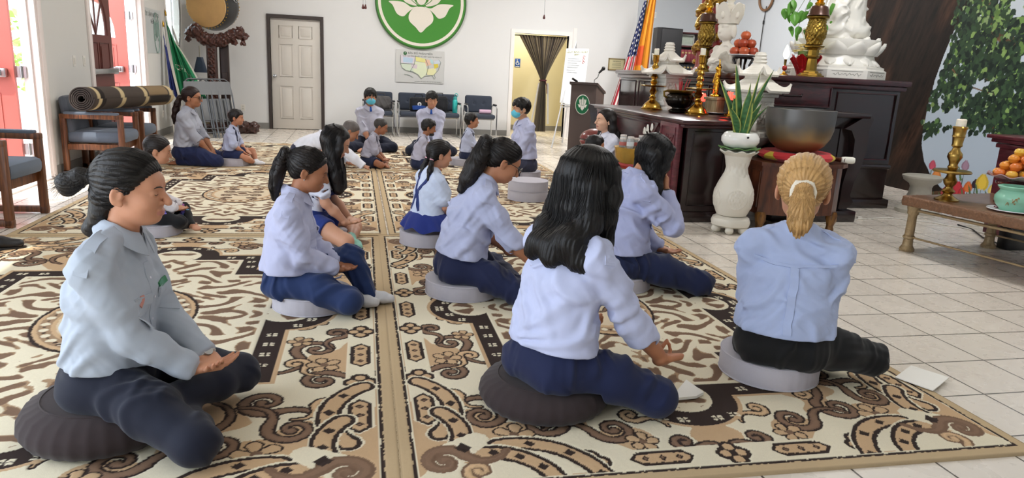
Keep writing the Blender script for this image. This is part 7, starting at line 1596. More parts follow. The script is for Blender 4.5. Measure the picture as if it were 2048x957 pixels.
# ---- pagoda lanterns
def lantern(x, y, z0, label, s=1.0, rz=.3):
 t = thing('stone_lantern', label, 'lantern', (x, y, z0), rz, 'white stone pagoda lanterns'); n = 6
 b = MB(); b.lathe([(.19, 0), (.19, .03), (.165, .045), (.165, .06)], 6); b.build('base', m_stone, t, 20)
 V = Vol([rbox((0, 0, .06 + .16), (.135, .135, .17), None, .01)], .008, .01)
 Mf = []
 for k in range(4):
  a = k * PI / 2; n_ = A3((math.cos(a), math.sin(a), 0)); V.cut(rbox(n_ * .14 + A3((0, 0, .22)), A3((.022, .022, 0)) * np.abs(n_) + A3((.10, .10, .115)) * (1 - np.abs(n_)), None, .008), .008)
  V.add(rbox(n_ * .118 + A3((0, 0, .22)), A3((.006, .006, 0)) * np.abs(n_) + A3((.095, .095, .11)) * (1 - np.abs(n_)), None, .004), .004)
 V.disp(lambda p: np.where((np.abs(p[:, 2] - .22) < .11) & (np.minimum(np.abs(np.abs(p[:, 0]) - .124), np.abs(np.abs(p[:, 1]) - .124)) < .02), .011 * np.sin(p[:, 0] * 85 + p[:, 1] * 85 + 2 * wob(p, 7, 9)) * np.sin(p[:, 2] * 80 + 2 * wob(p, 8, 9)), 0), .03)
 V.mesh('pillar', m_stone, t, relax=0)
 b = MB(); b.box((0, 0, .40), (.32, .32, .03), .006); b.box((0, 0, .425), (.36, .36, .02), .006); b.build('capital', m_stone, t)
 def roof(z, r0, r1, hgt, name):
  b = MB(); N = 48
  def f(u, v):
   a = 2 * PI * u; c = abs(math.cos(2 * a)) ** 6; sq = 1 / max(abs(math.cos(((a + PI / 4) % (PI / 2)) - PI / 4)), .7); k = 1 - v; r = r1 + (r0 * (1 + .10 * (sq - 1) * 2.4) - r1) * k ** 1.0; zz = hgt * (1 - k) ** 1.35 * 1.0 + .085 * (max(0, sq - 1.18) / .235) ** 1.5 * k ** 5; zz += .003 * math.sin(v * 34 + (int(u * 40) % 2) * PI) * math.sin(u * 2 * PI * 20)
   return (r * math.cos(a + PI / 4 * 0), r * math.sin(a), z + zz)
  b.sheet(f, 160, 20, .022); return b.build(name, m_stone, t, 60)
 roof(.44, .30, .10, .13, 'lower_roof'); b = MB(); b.lathe([(.13, .56), (.13, .60)], 8); b.build('neck', m_stone, t); roof(.595, .185, .07, .09, 'upper_roof')
 b = MB(); pr = [(.075, .66)]
 for k in range(4): z = .68 + k * .032; pr += [(.062 - .004 * k, z), (.074 - .005 * k, z + .012), (.060 - .004 * k, z + .026)]
 pr += [(.045, .815), (0, .82)]; b.lathe(pr, 36, rip=lambda a, z: 1 + .06 * math.cos(a * 8)); b.build('finial', m_stone, t)
 t.scale = (s, s, s); return t
lantern(3.50, 7.78, TZ, 'white stone pagoda lantern on the offering altar, left of the incense urn', .92)
c = aty(1500, 240, 6.28)
def pedestal(x, y, z, name, label, r, m, grp=None):
 t = thing(name, label, 'pedestal', (x, y, 0), .3, grp); b = MB(); b.lathe([(r * 1.15, 0), (r * 1.15, .04), (r * .95, .07), (r * .78, .12), (r * .60, z * .55), (r * .56, z - .10), (r * .62, z - .07), (r * .95, z - .03), (r, z)], 32); b.build('column', m, t); k = MB(); k.lathe([(r * 1.04, z), (r * 1.05, z + .02), (r * .9, z + .03), (0, z + .03)], 32); k.build('cap', m, t); return t
lz = .80
pedestal(c.x + .03, 6.28, lz - .03, 'lantern_pedestal', 'greyish pedestal under the nearer white stone lantern', .19, mat('grey_stone', '9b948c', .6, var=.08))
lantern(c.x + .03, 6.28, lz, 'nearer white stone pagoda lantern, behind the snake plant', .95, .45)
p = atz(1833, 430); pedestal(p.x + .12, p.y + .14, .38, 'plant_pedestal', 'pale stone pedestal standing below the mural tree trunk', .19, mat('pale_stone', 'bab5a8', .6, var=.06))
# ---- candlesticks
def candlestick(x, y, z, s, label, grp='tall brass candlesticks', lit=0):
 t = thing('candlestick', label, 'candlestick', (x, y, z), 0, grp); b = MB()
 b.lathe([(.118, 0), (.120, .012), (.105, .022), (.10, .034), (.085, .06), (.055, .09), (.035, .105), (.032, .12), (.042, .13), (.028, .145), (.024, .165), (.036, .18), (.044, .20), (.030, .222), (.024, .235)], 32); b.build('base', m_brass, t)
 d = MB(); d.lathe([(.024, .235), (.03, .245), (.135, .252), (.142, .262), (.135, .266), (.03, .262), (.024, .275)], 36); d.build('drip_tray', m_brass, t)
 st = MB(); pr = [(.024, .275)]; z_ = .285
 for k in range(4): pr += [(.034, z_), (.040, z_ + .018), (.026, z_ + .038), (.023, z_ + .05)]; z_ += .055
 pr += [(.026, z_), (.034, z_ + .02), (.034, z_ + .07), (.040, z_ + .078), (.036, z_ + .085), (.030, z_ + .088)]; st.lathe(pr, 28); st.build('stem', m_brass, t)
 c = MB(); c.lathe([(.027, z_ + .07), (.027, z_ + .15), (.022, z_ + .153), (0, z_ + .150)], 20); ca = c.build('candle', mat('candle_wax', 'f2ead8', .4, sss=.3), t); k = MB(); k.cyl((0, 0, z_ + .15), (.002, 0, z_ + .165), .002, n=6); k.build('wick', m_black, ca)
 t.scale = (s, s, s); return t
q = atz(1303, 219, TZ); candlestick(q.x, q.y, TZ, 1.02, 'brass candlestick left of the black incense urn')
q = atz(1393, 229, TZ); candlestick(q.x, q.y, TZ, 1.02, 'brass candlestick right of the black incense urn')
def urn():
 q = atz(1357, 225, TZ); t = thing('incense_urn', 'black and gold ribbed incense urn between the two candlesticks', 'urn', (q.x, q.y, TZ)); m = mat('black_lacquer_gold', '2a2520', .25, .8, var=.3); b = MB(); b.lathe([(.10, 0), (.115, .01), (.10, .03), (.075, .04), (.075, .05)], 32); b.build('foot', m, t)
 b = MB(); b.lathe([(.075, .05), (.12, .07), (.148, .12), (.15, .155), (.13, .19), (.115, .20)], 96, rip=lambda a, z: 1 + .035 * math.cos(a * 20) * math.sin(PI * min(1, max(0, (z - .05) / .15)))); b.build('body', m, t); b = MB(); b.lathe([(.115, .20), (.14, .215), (.15, .23), (.142, .238), (.11, .232), (0, .225)], 40); b.build('rim', m_bronze, t)
 for s in (-1, 1): k = MB(); k.tube([(s * .145, 0, .15), (s * .185, 0, .17), (s * .19, 0, .215), (s * .15, 0, .225)], .012, 8); k.build('handle', m_bronze, t)
 rr = random.Random(4); red = mat('incense_red', 'b8343c', .6)
 for i in range(16): a = rr.uniform(0, 6.28); r0 = rr.uniform(0, .06); k = MB(); k.cyl((r0 * math.cos(a), r0 * math.sin(a), .22), (r0 * 1.9 * math.cos(a), r0 * 1.9 * math.sin(a), .22 + rr.uniform(.08, .15)), .003, n=5); k.build('incense_stick', red, t)
urn()
# ---- figures
def robe_figure(name, label, cat, loc, rz, s, m, kind, parts=None):
 t = thing(name, label, cat, loc, rz)
 if kind == 'gold_child':
  pr = [cone((0, 0, .06), (0, 0, .30), .055, .06, (1, 0, 0), 1.1), cone((0, 0, .30), (0, 0, .50), .062, .068, (1, 0, 0), 1.2), ellip((0, .0, .64), (.058, .062, .072)), cone((0, 0, .5), (0, 0, .6), .035, .03), cone((-.09, 0, .50), (-.10, .03, .72), .03, .022), cone((-.10, .03, .72), (-.06, .02, .84), .02, .012), cone((.09, 0, .50), (.11, .04, .32), .03, .02), cone((-.035, .0, .30), (-.05, .02, .05), .045, .035), cone((.035, .0, .30), (.05, .02, .05), .045, .035), ellip((0, .055, .63), (.012, .014, .014))]
  V = Vol(pr, .009, .03); V.disp(folds(3, .006, .06, [(.3, 0, 1)])); V.mesh('figure', m, t); h_ = Vol([ellip((0, -.01, .67), (.06, .062, .06))], .008, .01); h_.cut((None, None, half((0, .03, .66), (0, 1, -.7))[2]), .01); h_.disp(lambda p: .004 * np.sin(p[:, 0] * 180) * np.sin(p[:, 2] * 180)); h_.mesh('hair', mat('dark_lacquer', '2a1c14', .4), t)
  b = MB(); b.lathe([(.10, 0), (.12, .02), (.11, .05), (.08, .07), (0, .07)], 40, rip=lambda a, z: 1 + .10 * abs(math.cos(a * 5))); b.build('lotus_base', m, t)
 t.scale = (s, s, s); return t
q = atz(1427, 228, TZ); 
pt = thing('plate', 'white plate under the wooden block of the golden figure', 'plate', (q.x, q.y, TZ)); b = MB(); b.lathe([(.08, 0), (.09, .004), (.145, .018), (.143, .022), (.08, .010), (0, .009)], 36); b.build('plate', mat('porcelain', 'e8ebee', .15, var=.01), pt)
pt = thing('wooden_block', 'pale wooden block under the golden child figure', 'block', (q.x, q.y, TZ + .011), .5); b = MB(); b.box((0, 0, .07), (.15, .15, .14), .006); b.box((0, 0, .155), (.19, .17, .03), .005); b.build('block', wood('pale_wood', 'a58a64', 'c9b48c', .5), pt)
robe_figure('golden_figure', 'golden standing child figure with one arm raised on a wooden block', 'statue', (q.x, q.y, TZ + .182), R(90), .47, m_gold, 'gold_child')
def bodhisattva():
 q = aty(1446, 152, 7.95); x, y = q.x, 7.95; t = thing('crowned_statue', 'white crowned bodhisattva bust with a tall spired crown on the high altar', 'statue', (x, y, HZ), R(104))
 pr = [ellip((0, 0, .06), (.30, .24, .12)), cone((0, 0, .10), (0, 0, .30), .20, .17, (1, 0, 0), 1.25), cone((0, 0, .28), (0, 0, .46), .17, .10, (1, 0, 0), 1.5), cone((-.20, 0, .42), (.20, 0, .42), .075, .075), cone((-.22, 0, .42), (-.26, .06, .18), .08, .085), cone((.22, 0, .42), (.26, .06, .18), .08, .085), cone((-.26, .06, .18), (-.04, .22, .20), .085, .05), cone((.26, .06, .18), (.04, .22, .20), .085, .05), cone((0, 0, .46), (0, .01, .60), .068, .06),
   ellip((0, .02, .77), (.150, .175, .20)), ellip((0, .085, .70), (.115, .105, .12)), cone((0, .182, .81), (0, .208, .735), .018, .026), ellip((0, .168, .665), (.05, .032, .018)), ellip((.155, -.01, .74), (.028, .05, .125)), ellip((-.155, -.01, .74), (.028, .05, .125)), cone((.06, .172, .835), (.115, .13, .835), .018, .014), cone((-.06, .172, .835), (-.115, .13, .835), .018, .014)]
 V = Vol(pr, .010, .035); V.cut(ellip((.06, .198, .795), (.034, .02, .016)), .016); V.cut(ellip((-.06, .198, .795), (.034, .02, .016)), .016); V.disp(lambda p: np.where(p[:, 2] < .50, folds(9, .010, .085, [(.6, .3, 1), (-.6, .3, 1)])(p), 0)); V.cut((None, None, half((0, 0, .003), (0, 0, -1))[2]), .003); V.mesh('figure', m_stone, t)
 zz = lambda v: (v[0] * 1.62, v[1] * 1.62 + .01, .60 + (v[2] - .60) * 1.62)
 c = MB(); n = 140
 def cr(u, v):
  a = 2 * PI * u; r = (.098 + .045 * v); pk = abs(math.cos(a * 2.5 + PI / 2)) ** .8; return (r * math.cos(a) * 1.0, r * math.sin(a) * 1.08 + .0, .775 + v * (.10 + .12 * pk))
 c.sheet(cr, n, 10, .022); c.v = [zz(v) for v in c.v]; co = c.build('crown', m_stone, t, 60); k = MB()
 for i in range(5):
  a = 2 * PI * (i + .5 - .5) / 5 + PI / 2 * .0 + PI / 5 * .5; k.ell((.128 * math.cos(a + .3), .138 * math.sin(a + .3), .86), (.022, .022, .04), 10, 8)
 k.v = [zz(v) for v in k.v]; k.build('crown_boss', m_stone, co); k = MB(); k.lathe([(.095, .80), (.09, .90), (.06, .95), (.04, .965), (.045, .98), (.03, 1.0), (.05, 1.03), (.03, 1.06), (.040, 1.085), (.020, 1.11), (.028, 1.13), (.012, 1.16), (0, 1.22)], 28); k.v = [zz(v) for v in k.v]; k.build('spire', m_stone, co)
 t.scale = (.64, .64, .64)
bodhisattva()
def big_buddha():
 x, y = 5.30, 7.32; s = thing('seated_statue', 'large white seated Buddha on a lotus throne, cropped by the top of the picture', 'statue', (x, y, HZ), R(48)); 
 b = MB(); b.lathe([(.60, 0), (.60, .10), (.57, .115), (.57, .14), (.53, .155), (.50, .16)], 8); b.build('plinth', m_marble, s, 25)
 def ring(z, r, n, hgt, out, w, down=False, ph=0, name='petal'):
  for i in range(n):
   a = 2 * PI * i / n + ph; k = MB()
   def f(u, v):
    q = (u - .5) * 2; ww = w * math.sin(PI * min(1, .18 + v * .82) ** .8) ** .7 if v < .98 else .0; rr = r + out * v ** 1.5 - .03 * q * q; zz = z + (hgt * v if not down else hgt * (1 - v)) ; aa = a + q * ww / max(rr, .1); rr += .02 * (1 - q * q) * math.sin(PI * v); return (rr * math.cos(aa), rr * math.sin(aa), zz + (.03 * v ** 3 if not down else 0))
   k.sheet(f, 8, 8, .018); k.build(name, m_marble, s, 70)
 b = MB(); b.lathe([(.50, .155), (.46, .22), (.44, .28), (.46, .32), (.50, .40), (.50, .46), (.30, .47), (0, .47)], 40); b.build('seed_pod', m_marble, s)
 ring(.16, .40, 14, .12, .13, .11, True, name='lower_petal'); ring(.285, .47, 12, .115, .085, .135, ph=.1); ring(.33, .44, 12, .125, .05, .13, ph=.36)
 pr = [ellip((0, -.02, .56), (.42, .34, .14)), cone((-.36, .10, .55), (.02, .30, .54), .13, .10), cone((.36, .10, .55), (-.02, .32, .55), .13, .10), ellip((-.38, .06, .56), (.15, .20, .13)), ellip((.38, .06, .56), (.15, .20, .13)), cone((0, -.04, .6), (0, -.04, 1.05), .25, .22, (1, 0, 0), 1.3), cone((-.28, -.03, 1.08), (.28, -.03, 1.08), .12, .12), cone((-.33, -.02, 1.05), (-.40, .02, .76), .12, .13), cone((.33, -.02, 1.05), (.40, .02, .76), .12, .13), cone((-.40, .02, .76), (-.06, .27, .68), .13, .06), cone((.40, .02, .76), (.06, .27, .68), .13, .06), cone((0, -.03, 1.1), (0, 0, 1.3), .09, .085), ellip((0, .01, 1.42), (.13, .15, .18)), ellip((0, -.01, 1.60), (.07, .07, .06)), ellip((.135, 0, 1.40), (.02, .035, .09)), ellip((-.135, 0, 1.40), (.02, .035, .09)), cone((0, .15, 1.44), (0, .17, 1.39), .015, .02)]
 V = Vol(pr, .013, .06); V.disp(lambda p: np.where(p[:, 2] < 1.15, folds(12, .014, .12, [(.7, .2, 1), (-.7, .3, 1), (0, .8, .6)])(p), 0), .05); V.cut((None, None, half((0, 0, .455), (0, 0, -1))[2]), .004); V.mesh('figure', m_marble, s)
 s.scale = (.9, .9, .9)
 for fx in range(8):
  a = (fx + .5) * PI / 4; rr = .60 * math.cos(PI / 8) + .001; u = Vector((-math.sin(a), math.cos(a), 0)); o = Vector((math.cos(a), math.sin(a), 0)) * rr
  k = MB(); n = 22; k.tube([tuple(o + u * (-.16 + .32 * i / n) + Vector((0, 0, .05 + .012 * math.sin(i * 2.1) + .008 * math.sin(i * 5)))) for i in range(n + 1)], .003, 4); k.tube([tuple(o + u * q + Vector((0, 0, z))) for q, z in ((-.18, .085), (.18, .085))], .003, 4); k.build('carved_line', mat('engraved_grey', '8a8880', .7), s)
big_buddha()
def altar_lamp(x, y, z, s, label):
 t = thing('altar_lamp', label, 'lamp', (x, y, z), 0, 'bronze pagoda lamps on the high altar'); md = mat('dark_brown_lacquer', '4e3024', .3, .3)
 b = MB(); b.lathe([(.145, 0), (.145, .012), (.12, .02), (.115, .035), (.085, .045), (.08, .06)], 8); b.build('foot', m_bronze, t, 25); b = MB(); b.lathe([(.06, .06), (.055, .15), (.05, .19), (.07, .20), (.075, .215), (.06, .22), (.058, .28), (.075, .30), (.105, .31), (.11, .325), (.085, .33)], 8); b.build('stem', m_bronze, t, 25)
 V = Vol([cone((0, 0, .36), (0, 0, .46), .082, .105), cone((0, 0, .46), (0, 0, .58), .105, .088)], .007, .02); V.disp(lambda p: .007 * np.sin(np.arctan2(p[:, 1], p[:, 0]) * 14 + 2 * wob(p, 3, 7)) * np.sin(p[:, 2] * 95 + 2 * wob(p, 4, 7)), .02); V.cut((None, None, half((0, 0, .335), (0, 0, -1))[2]), .003); V.cut((None, None, half((0, 0, .61), (0, 0, 1))[2]), .003); V.mesh('pierced_body', m_bronze, t, relax=0)
 b = MB(); b.lathe([(.095, .605), (.115, .615), (.12, .63), (.10, .64)], 24); b.build('collar', m_bronze, t); b = MB(); b.lathe([(.118, .64), (.105, .66), (.10, .70), (.085, .735), (.05, .75)], 28); b.build('dome', md, t); b = MB(); b.lathe([(.045, .75), (.052, .77), (.03, .79), (.048, .81), (.045, .84), (.02, .87), (.026, .885), (.008, .91), (0, .95)], 20); b.build('finial', m_gold, t); t.scale = (s, s, s)
altar_lamp(4.70, 6.86, HZ, .96, 'bronze pagoda lamp right of the red foil flower pot'); altar_lamp(aty(1405, 150, 8.6).x, 8.6, HZ, .98, 'bronze pagoda lamp in front of the dragon column')
def dragon_column():
 x, y = aty(1411, 150, 9.2).x, 9.2; t = thing('dragon_column', 'red and gold carved dragon column left of the crowned statue', 'column', (x, y, HZ)); mr = mat('red_lacquer', '8e2a28', .35, var=.15); mg = mat('old_gold', 'b08a3c', .35, .85, var=.25, bump=.2)
 b = MB(); b.lathe([(.20, 0), (.20, .05), (.17, .07), (.155, .10), (.15, 1.3), (.19, 1.36), (.20, 1.42)], 32); b.build('shaft', mr, t); P_ = [(.165 * math.cos(a), .165 * math.sin(a), .12 + a * .075) for a in np.linspace(0, 14, 60)]; pr = [cone(P_[i], P_[i + 1], .045, .045) for i in range(59)]
 V = Vol(pr, .012, .02); V.disp(lambda p: .014 * np.sin(p[:, 0] * 70 + 2 * wob(p, 3, 6)) * np.sin(p[:, 2] * 80 + 2 * wob(p, 4, 6)), .03); V.mesh('dragon', mg, t, relax=0)
 V = Vol([cone((-.15, -.12, .62), (-.26, -.2, .66), .06, .05), cone((-.26, -.2, .66), (-.33, -.25, .60), .045, .03), cone((-.2, -.16, .70), (-.12, -.16, .82), .02, .008), ellip((-.24, -.2, .72), (.04, .04, .03)), cone((-.15, -.15, .95), (-.22, -.2, 1.08), .05, .03)], .010, .02); V.disp(lambda p: .008 * wob(p, 6, 12)); V.mesh('dragon_head', mg, t)
 V = Vol([rbox((.16 * math.cos(a), .16 * math.sin(a), z), (.035, .035, .035), None, .02) for a, z in [(k * 2.4, .1 + k * .055) for k in range(22)]], .012, .02); V.disp(lambda p: .012 * wob(p, 9, 14)); V.mesh('cloud_relief', mg, t)
dragon_column()
def fruit(name, label, cat, c, r, col, seed, m=None, stem=True, sq=.94, grp=None):
 t = thing(name, label, cat, (c[0], c[1], c[2]), seed, grp); b = MB(); b.lathe([(0, -r * sq * .88), (r * .3, -r * sq * .93), (r * .72, -r * sq * .66), (r, 0), (r * .86, r * sq * .5), (r * .5, r * sq * .82), (r * .2, r * sq * .84), (0, r * sq * .74)], 18); b.build('flesh', m or mat('fruit_' + col, col, .35, var=.18, scale=12), t)
 if stem: k = MB(); k.cyl((0, 0, r * sq * .72), (r * .1, 0, r * sq * 1.06), r * .05, n=6); k.build('stem', mat('fruit_stem', '4a3a22', .7), t)
 return t
def apple_plate():
 q = aty(1487, 113, 7.55); x, y = q.x, 7.55; t = thing('offering_stand', 'small dark stand with a white plate of apples beside the crowned statue', 'stand', (x, y, HZ)); zt = q.z - HZ; 
 for i in range(4): a = PI / 4 + i * PI / 2; k = MB(); k.tube([(math.cos(a) * .10, math.sin(a) * .10, 0), (math.cos(a) * .075, math.sin(a) * .075, zt * .5), (math.cos(a) * .11, math.sin(a) * .11, zt - .03)], [.018, .012, .018], 8); k.build('leg', m_mahog_d, t)
 b = MB(); b.lathe([(.12, zt - .03), (.125, zt - .02), (.12, zt - .01), (0, zt - .01)], 30); b.build('top', m_mahog_d, t)
 p = thing('plate', 'white plate heaped with red apples on the small dark stand', 'plate', (x, y, HZ + zt - .009)); b = MB(); b.lathe([(.08, 0), (.10, .004), (.19, .022), (.188, .027), (.10, .010), (0, .009)], 36); b.build('plate', mat('porcelain', 'e8ebee', .15, var=.01), p); rr = random.Random(2); z = HZ + zt + .052; r = .058; g = 'red apples heaped on the white plate'
 for n, rad, dz, lb in ((6, .115, 0, 'red apple in the bottom ring of the heap'), (1, 0, .0, 'red apple in the bottom ring of the heap'), (4, .068, .088, 'red apple in the second layer of the heap'), (1, 0, .175, 'pale orange apple topping the heap')):
  for i in range(n): a = 2 * PI * i / n + dz * 9; fruit('apple', lb, 'apple', (x + rad * math.cos(a), y + rad * math.sin(a), z + dz), r, 'c8643e' if n == 1 and dz > .1 else ('b4502f', 'c05a36', 'a8452e')[i % 3], i, grp=g if lb.startswith('red') else None)
apple_plate()
def little_lions():
 for i, (px, lb) in enumerate(((1431, 'left of the two small white guardian figures behind the golden child'), (1447, 'right of the two small white guardian figures behind the golden child'))):
  q = aty(px, 150, 7.35); t = thing('guardian_figure', lb, 'statue', (max(q.x, 4.02), 7.35, HZ), R(60)); V = Vol([ellip((0, -.03, .05), (.06, .075, .05)), cone((0, .02, .06), (0, .045, .14), .05, .045), ellip((0, .06, .17), (.05, .052, .05)), cone((-.03, .06, .1), (-.035, .085, .02), .02, .022), cone((.03, .06, .1), (.035, .085, .02), .02, .022), ellip((-.035, .045, .215), (.015, .012, .018)), ellip((.035, .045, .215), (.015, .012, .018)), ellip((0, .10, .155), (.026, .02, .02)), cone((0, -.09, .05), (0, -.10, .15), .02, .012)], .008, .02); V.disp(lambda p: .004 * wob(p, 5, 16)); V.cut((None, None, half((0, 0, .003), (0, 0, -1))[2]), .003); V.mesh('figure', m_stone, t)
little_lions()
def lotus_light(px, py, Y, z, label, s=1):
 q = aty(px, py, Y); t = thing('lotus_lamp', label, 'lamp', (q.x, Y, z), 0, 'glowing red lotus lamps'); b = MB(); b.lathe([(.05, 0), (.045, .012), (.015, .02), (.012, q.z - z - .05), (.03, q.z - z - .04)], 18); b.build('stem', m_gold, t); m = mat('lotus_lamp_petal', 'f0605a', .35, emit=('ff4a3a', 1.6), trans=.2)
 for k in range(8): a = k * PI / 4; b = MB(); b.ell((math.cos(a) * .030, math.sin(a) * .030, q.z - z), (.016, .022, .045), 8, 6, (0, 0, a)); b.build('petal', m, t)
 b = MB(); b.ell((0, 0, q.z - z), (.028, .028, .05), 10, 8); b.build('bulb', mat('lotus_bulb', 'ffb0a0', .3, emit=('ff7a5a', 4)), t)
lotus_light(1404, 195, 7.35, TZ, 'glowing red lotus lamp beside the right brass candlestick'); lotus_light(1462, 192, 7.0, TZ, 'glowing red lotus lamp between the golden figure and nearer lantern')
def flame_lamp():
 q = aty(1567, 152, 6.95); t = thing('electric_candle', 'electric candle with a flame bulb and red bead at the altar edge', 'lamp', (q.x, 6.95, HZ)); b = MB(); b.lathe([(.045, 0), (.045, .008), (.02, .02), (.014, .04)], 18); b.build('base', m_gold, t); b = MB(); b.ell((0, 0, .075), (.026, .026, .03), 14, 10); b.build('bead', mat('red_glass', 'a82a24', .15), t); b = MB(); b.lathe([(.012, .10), (.014, .16), (.018, .165)], 12); b.build('candle_tube', m_bronze, t); b = MB(); b.lathe([(.010, .165), (.030, .20), (.032, .225), (.02, .27), (.004, .31), (0, .312)], 16); b.build('flame_bulb', mat('flame_bulb', 'fff4d0', .3, emit=('fff0c8', 7)), t)
flame_lamp()
def poinsettia():
 q = aty(1607, 152, 7.02); x, y = q.x, 7.02; t = thing('foil_flower_pot', 'red foil wrapped pot of cream flowers beside the bronze lamp', 'plant', (x, y, HZ)); b = MB(); b.sheet(lambda u, v: ((.075 + .075 * v ** 1.6 + .012 * v * math.sin(u * 2 * PI * 11)) * math.cos(u * 2 * PI), (.075 + .075 * v ** 1.6 + .012 * v * math.sin(u * 2 * PI * 11)) * math.sin(u * 2 * PI), .004 + v * (.20 + .025 * math.sin(u * 2 * PI * 7))), 90, 12, .004); b.build('foil_wrap', mat('red_foil', 'b41e28', .22, .7, bump=.5, bscale=60), t); rr = random.Random(5); m = mat('cream_petal', 'f1e2a6', .6, var=.08)
 for i in range(11):
  a = rr.uniform(0, 6.28); r0 = rr.uniform(.02, .13); c = Vector((r0 * math.cos(a), r0 * math.sin(a), .27 + rr.uniform(0, .10) - r0 * .35)); k = MB()
  for j in range(6):
   f = 2 * PI * j / 6 + rr.random(); d = Vector((math.cos(f), math.sin(f), rr.uniform(.0, .5))).normalized(); p = Vector((-math.sin(f), math.cos(f), 0)); k.sheet(lambda u, v: c + d * (v * .085) + p * ((u - .5) * .055 * math.sin(PI * min(1, .1 + .9 * v))) + Vector((0, 0, -.02 * v * v)), 3, 4, .003)
  k.build('flower', m, t)
 k = MB(); k.cyl((0, 0, .02), (0, 0, .26), .05, .09); k.build('stems', mat('stem_green', '5a7038', .6), t)
poinsettia()
def heart_leaves():
 O = aty(1655, 8, 7.06); t = thing('hanging_vine', 'green heart-leaved branch drooping above the bronze lamp', 'plant', tuple(O)); rr = random.Random(6); lm = mat('heart_leaf', '5f9a3a', .4, var=.25, scale=6); ax = []
 for px, py in ((1585, 40), (1592, 62), (1618, 70), (1640, 40), (1672, 25), (1690, 18), (1610, 20), (1665, 48), (1575, 10)): ax.append(aty(px, py, 7.06 + rr.uniform(-.05, .08)) - O)
 b = MB(); top = Vector((0, .05, .45))
 for e in ax: b.tube([tuple(top), tuple(top * .6 + e * .3 + Vector((0, 0, .08))), tuple(e)], [.006, .004, .002], 5)
 b.build('stem', mat('stem_green', '5a7038', .6), t)
 for e in ax:
  for k in range(4):
   c = e + Vector((rr.uniform(-.07, .07), rr.uniform(-.07, .07), rr.uniform(-.05, .09))); s = rr.uniform(.065, .115); d = Vector((rr.uniform(-.6, .6), rr.uniform(-.5, .2), -1)).normalized(); p = d.cross(Vector((rr.uniform(-.5, .5), -1, .2))).normalized(); n_ = d.cross(p); lf = MB()
   lf.sheet(lambda u, v: c + d * (v * s * 1.25 - .0) + p * ((u - .5) * 2 * s * .52 * (math.sin(PI * min(1, v * .86 + .14)) ** .75) * (1 - .35 * v)) + n_ * (.25 * s * abs(u - .5) + .12 * s * v * v), 6, 8, .002); lf.build('leaf', lm, t)
heart_leaves()
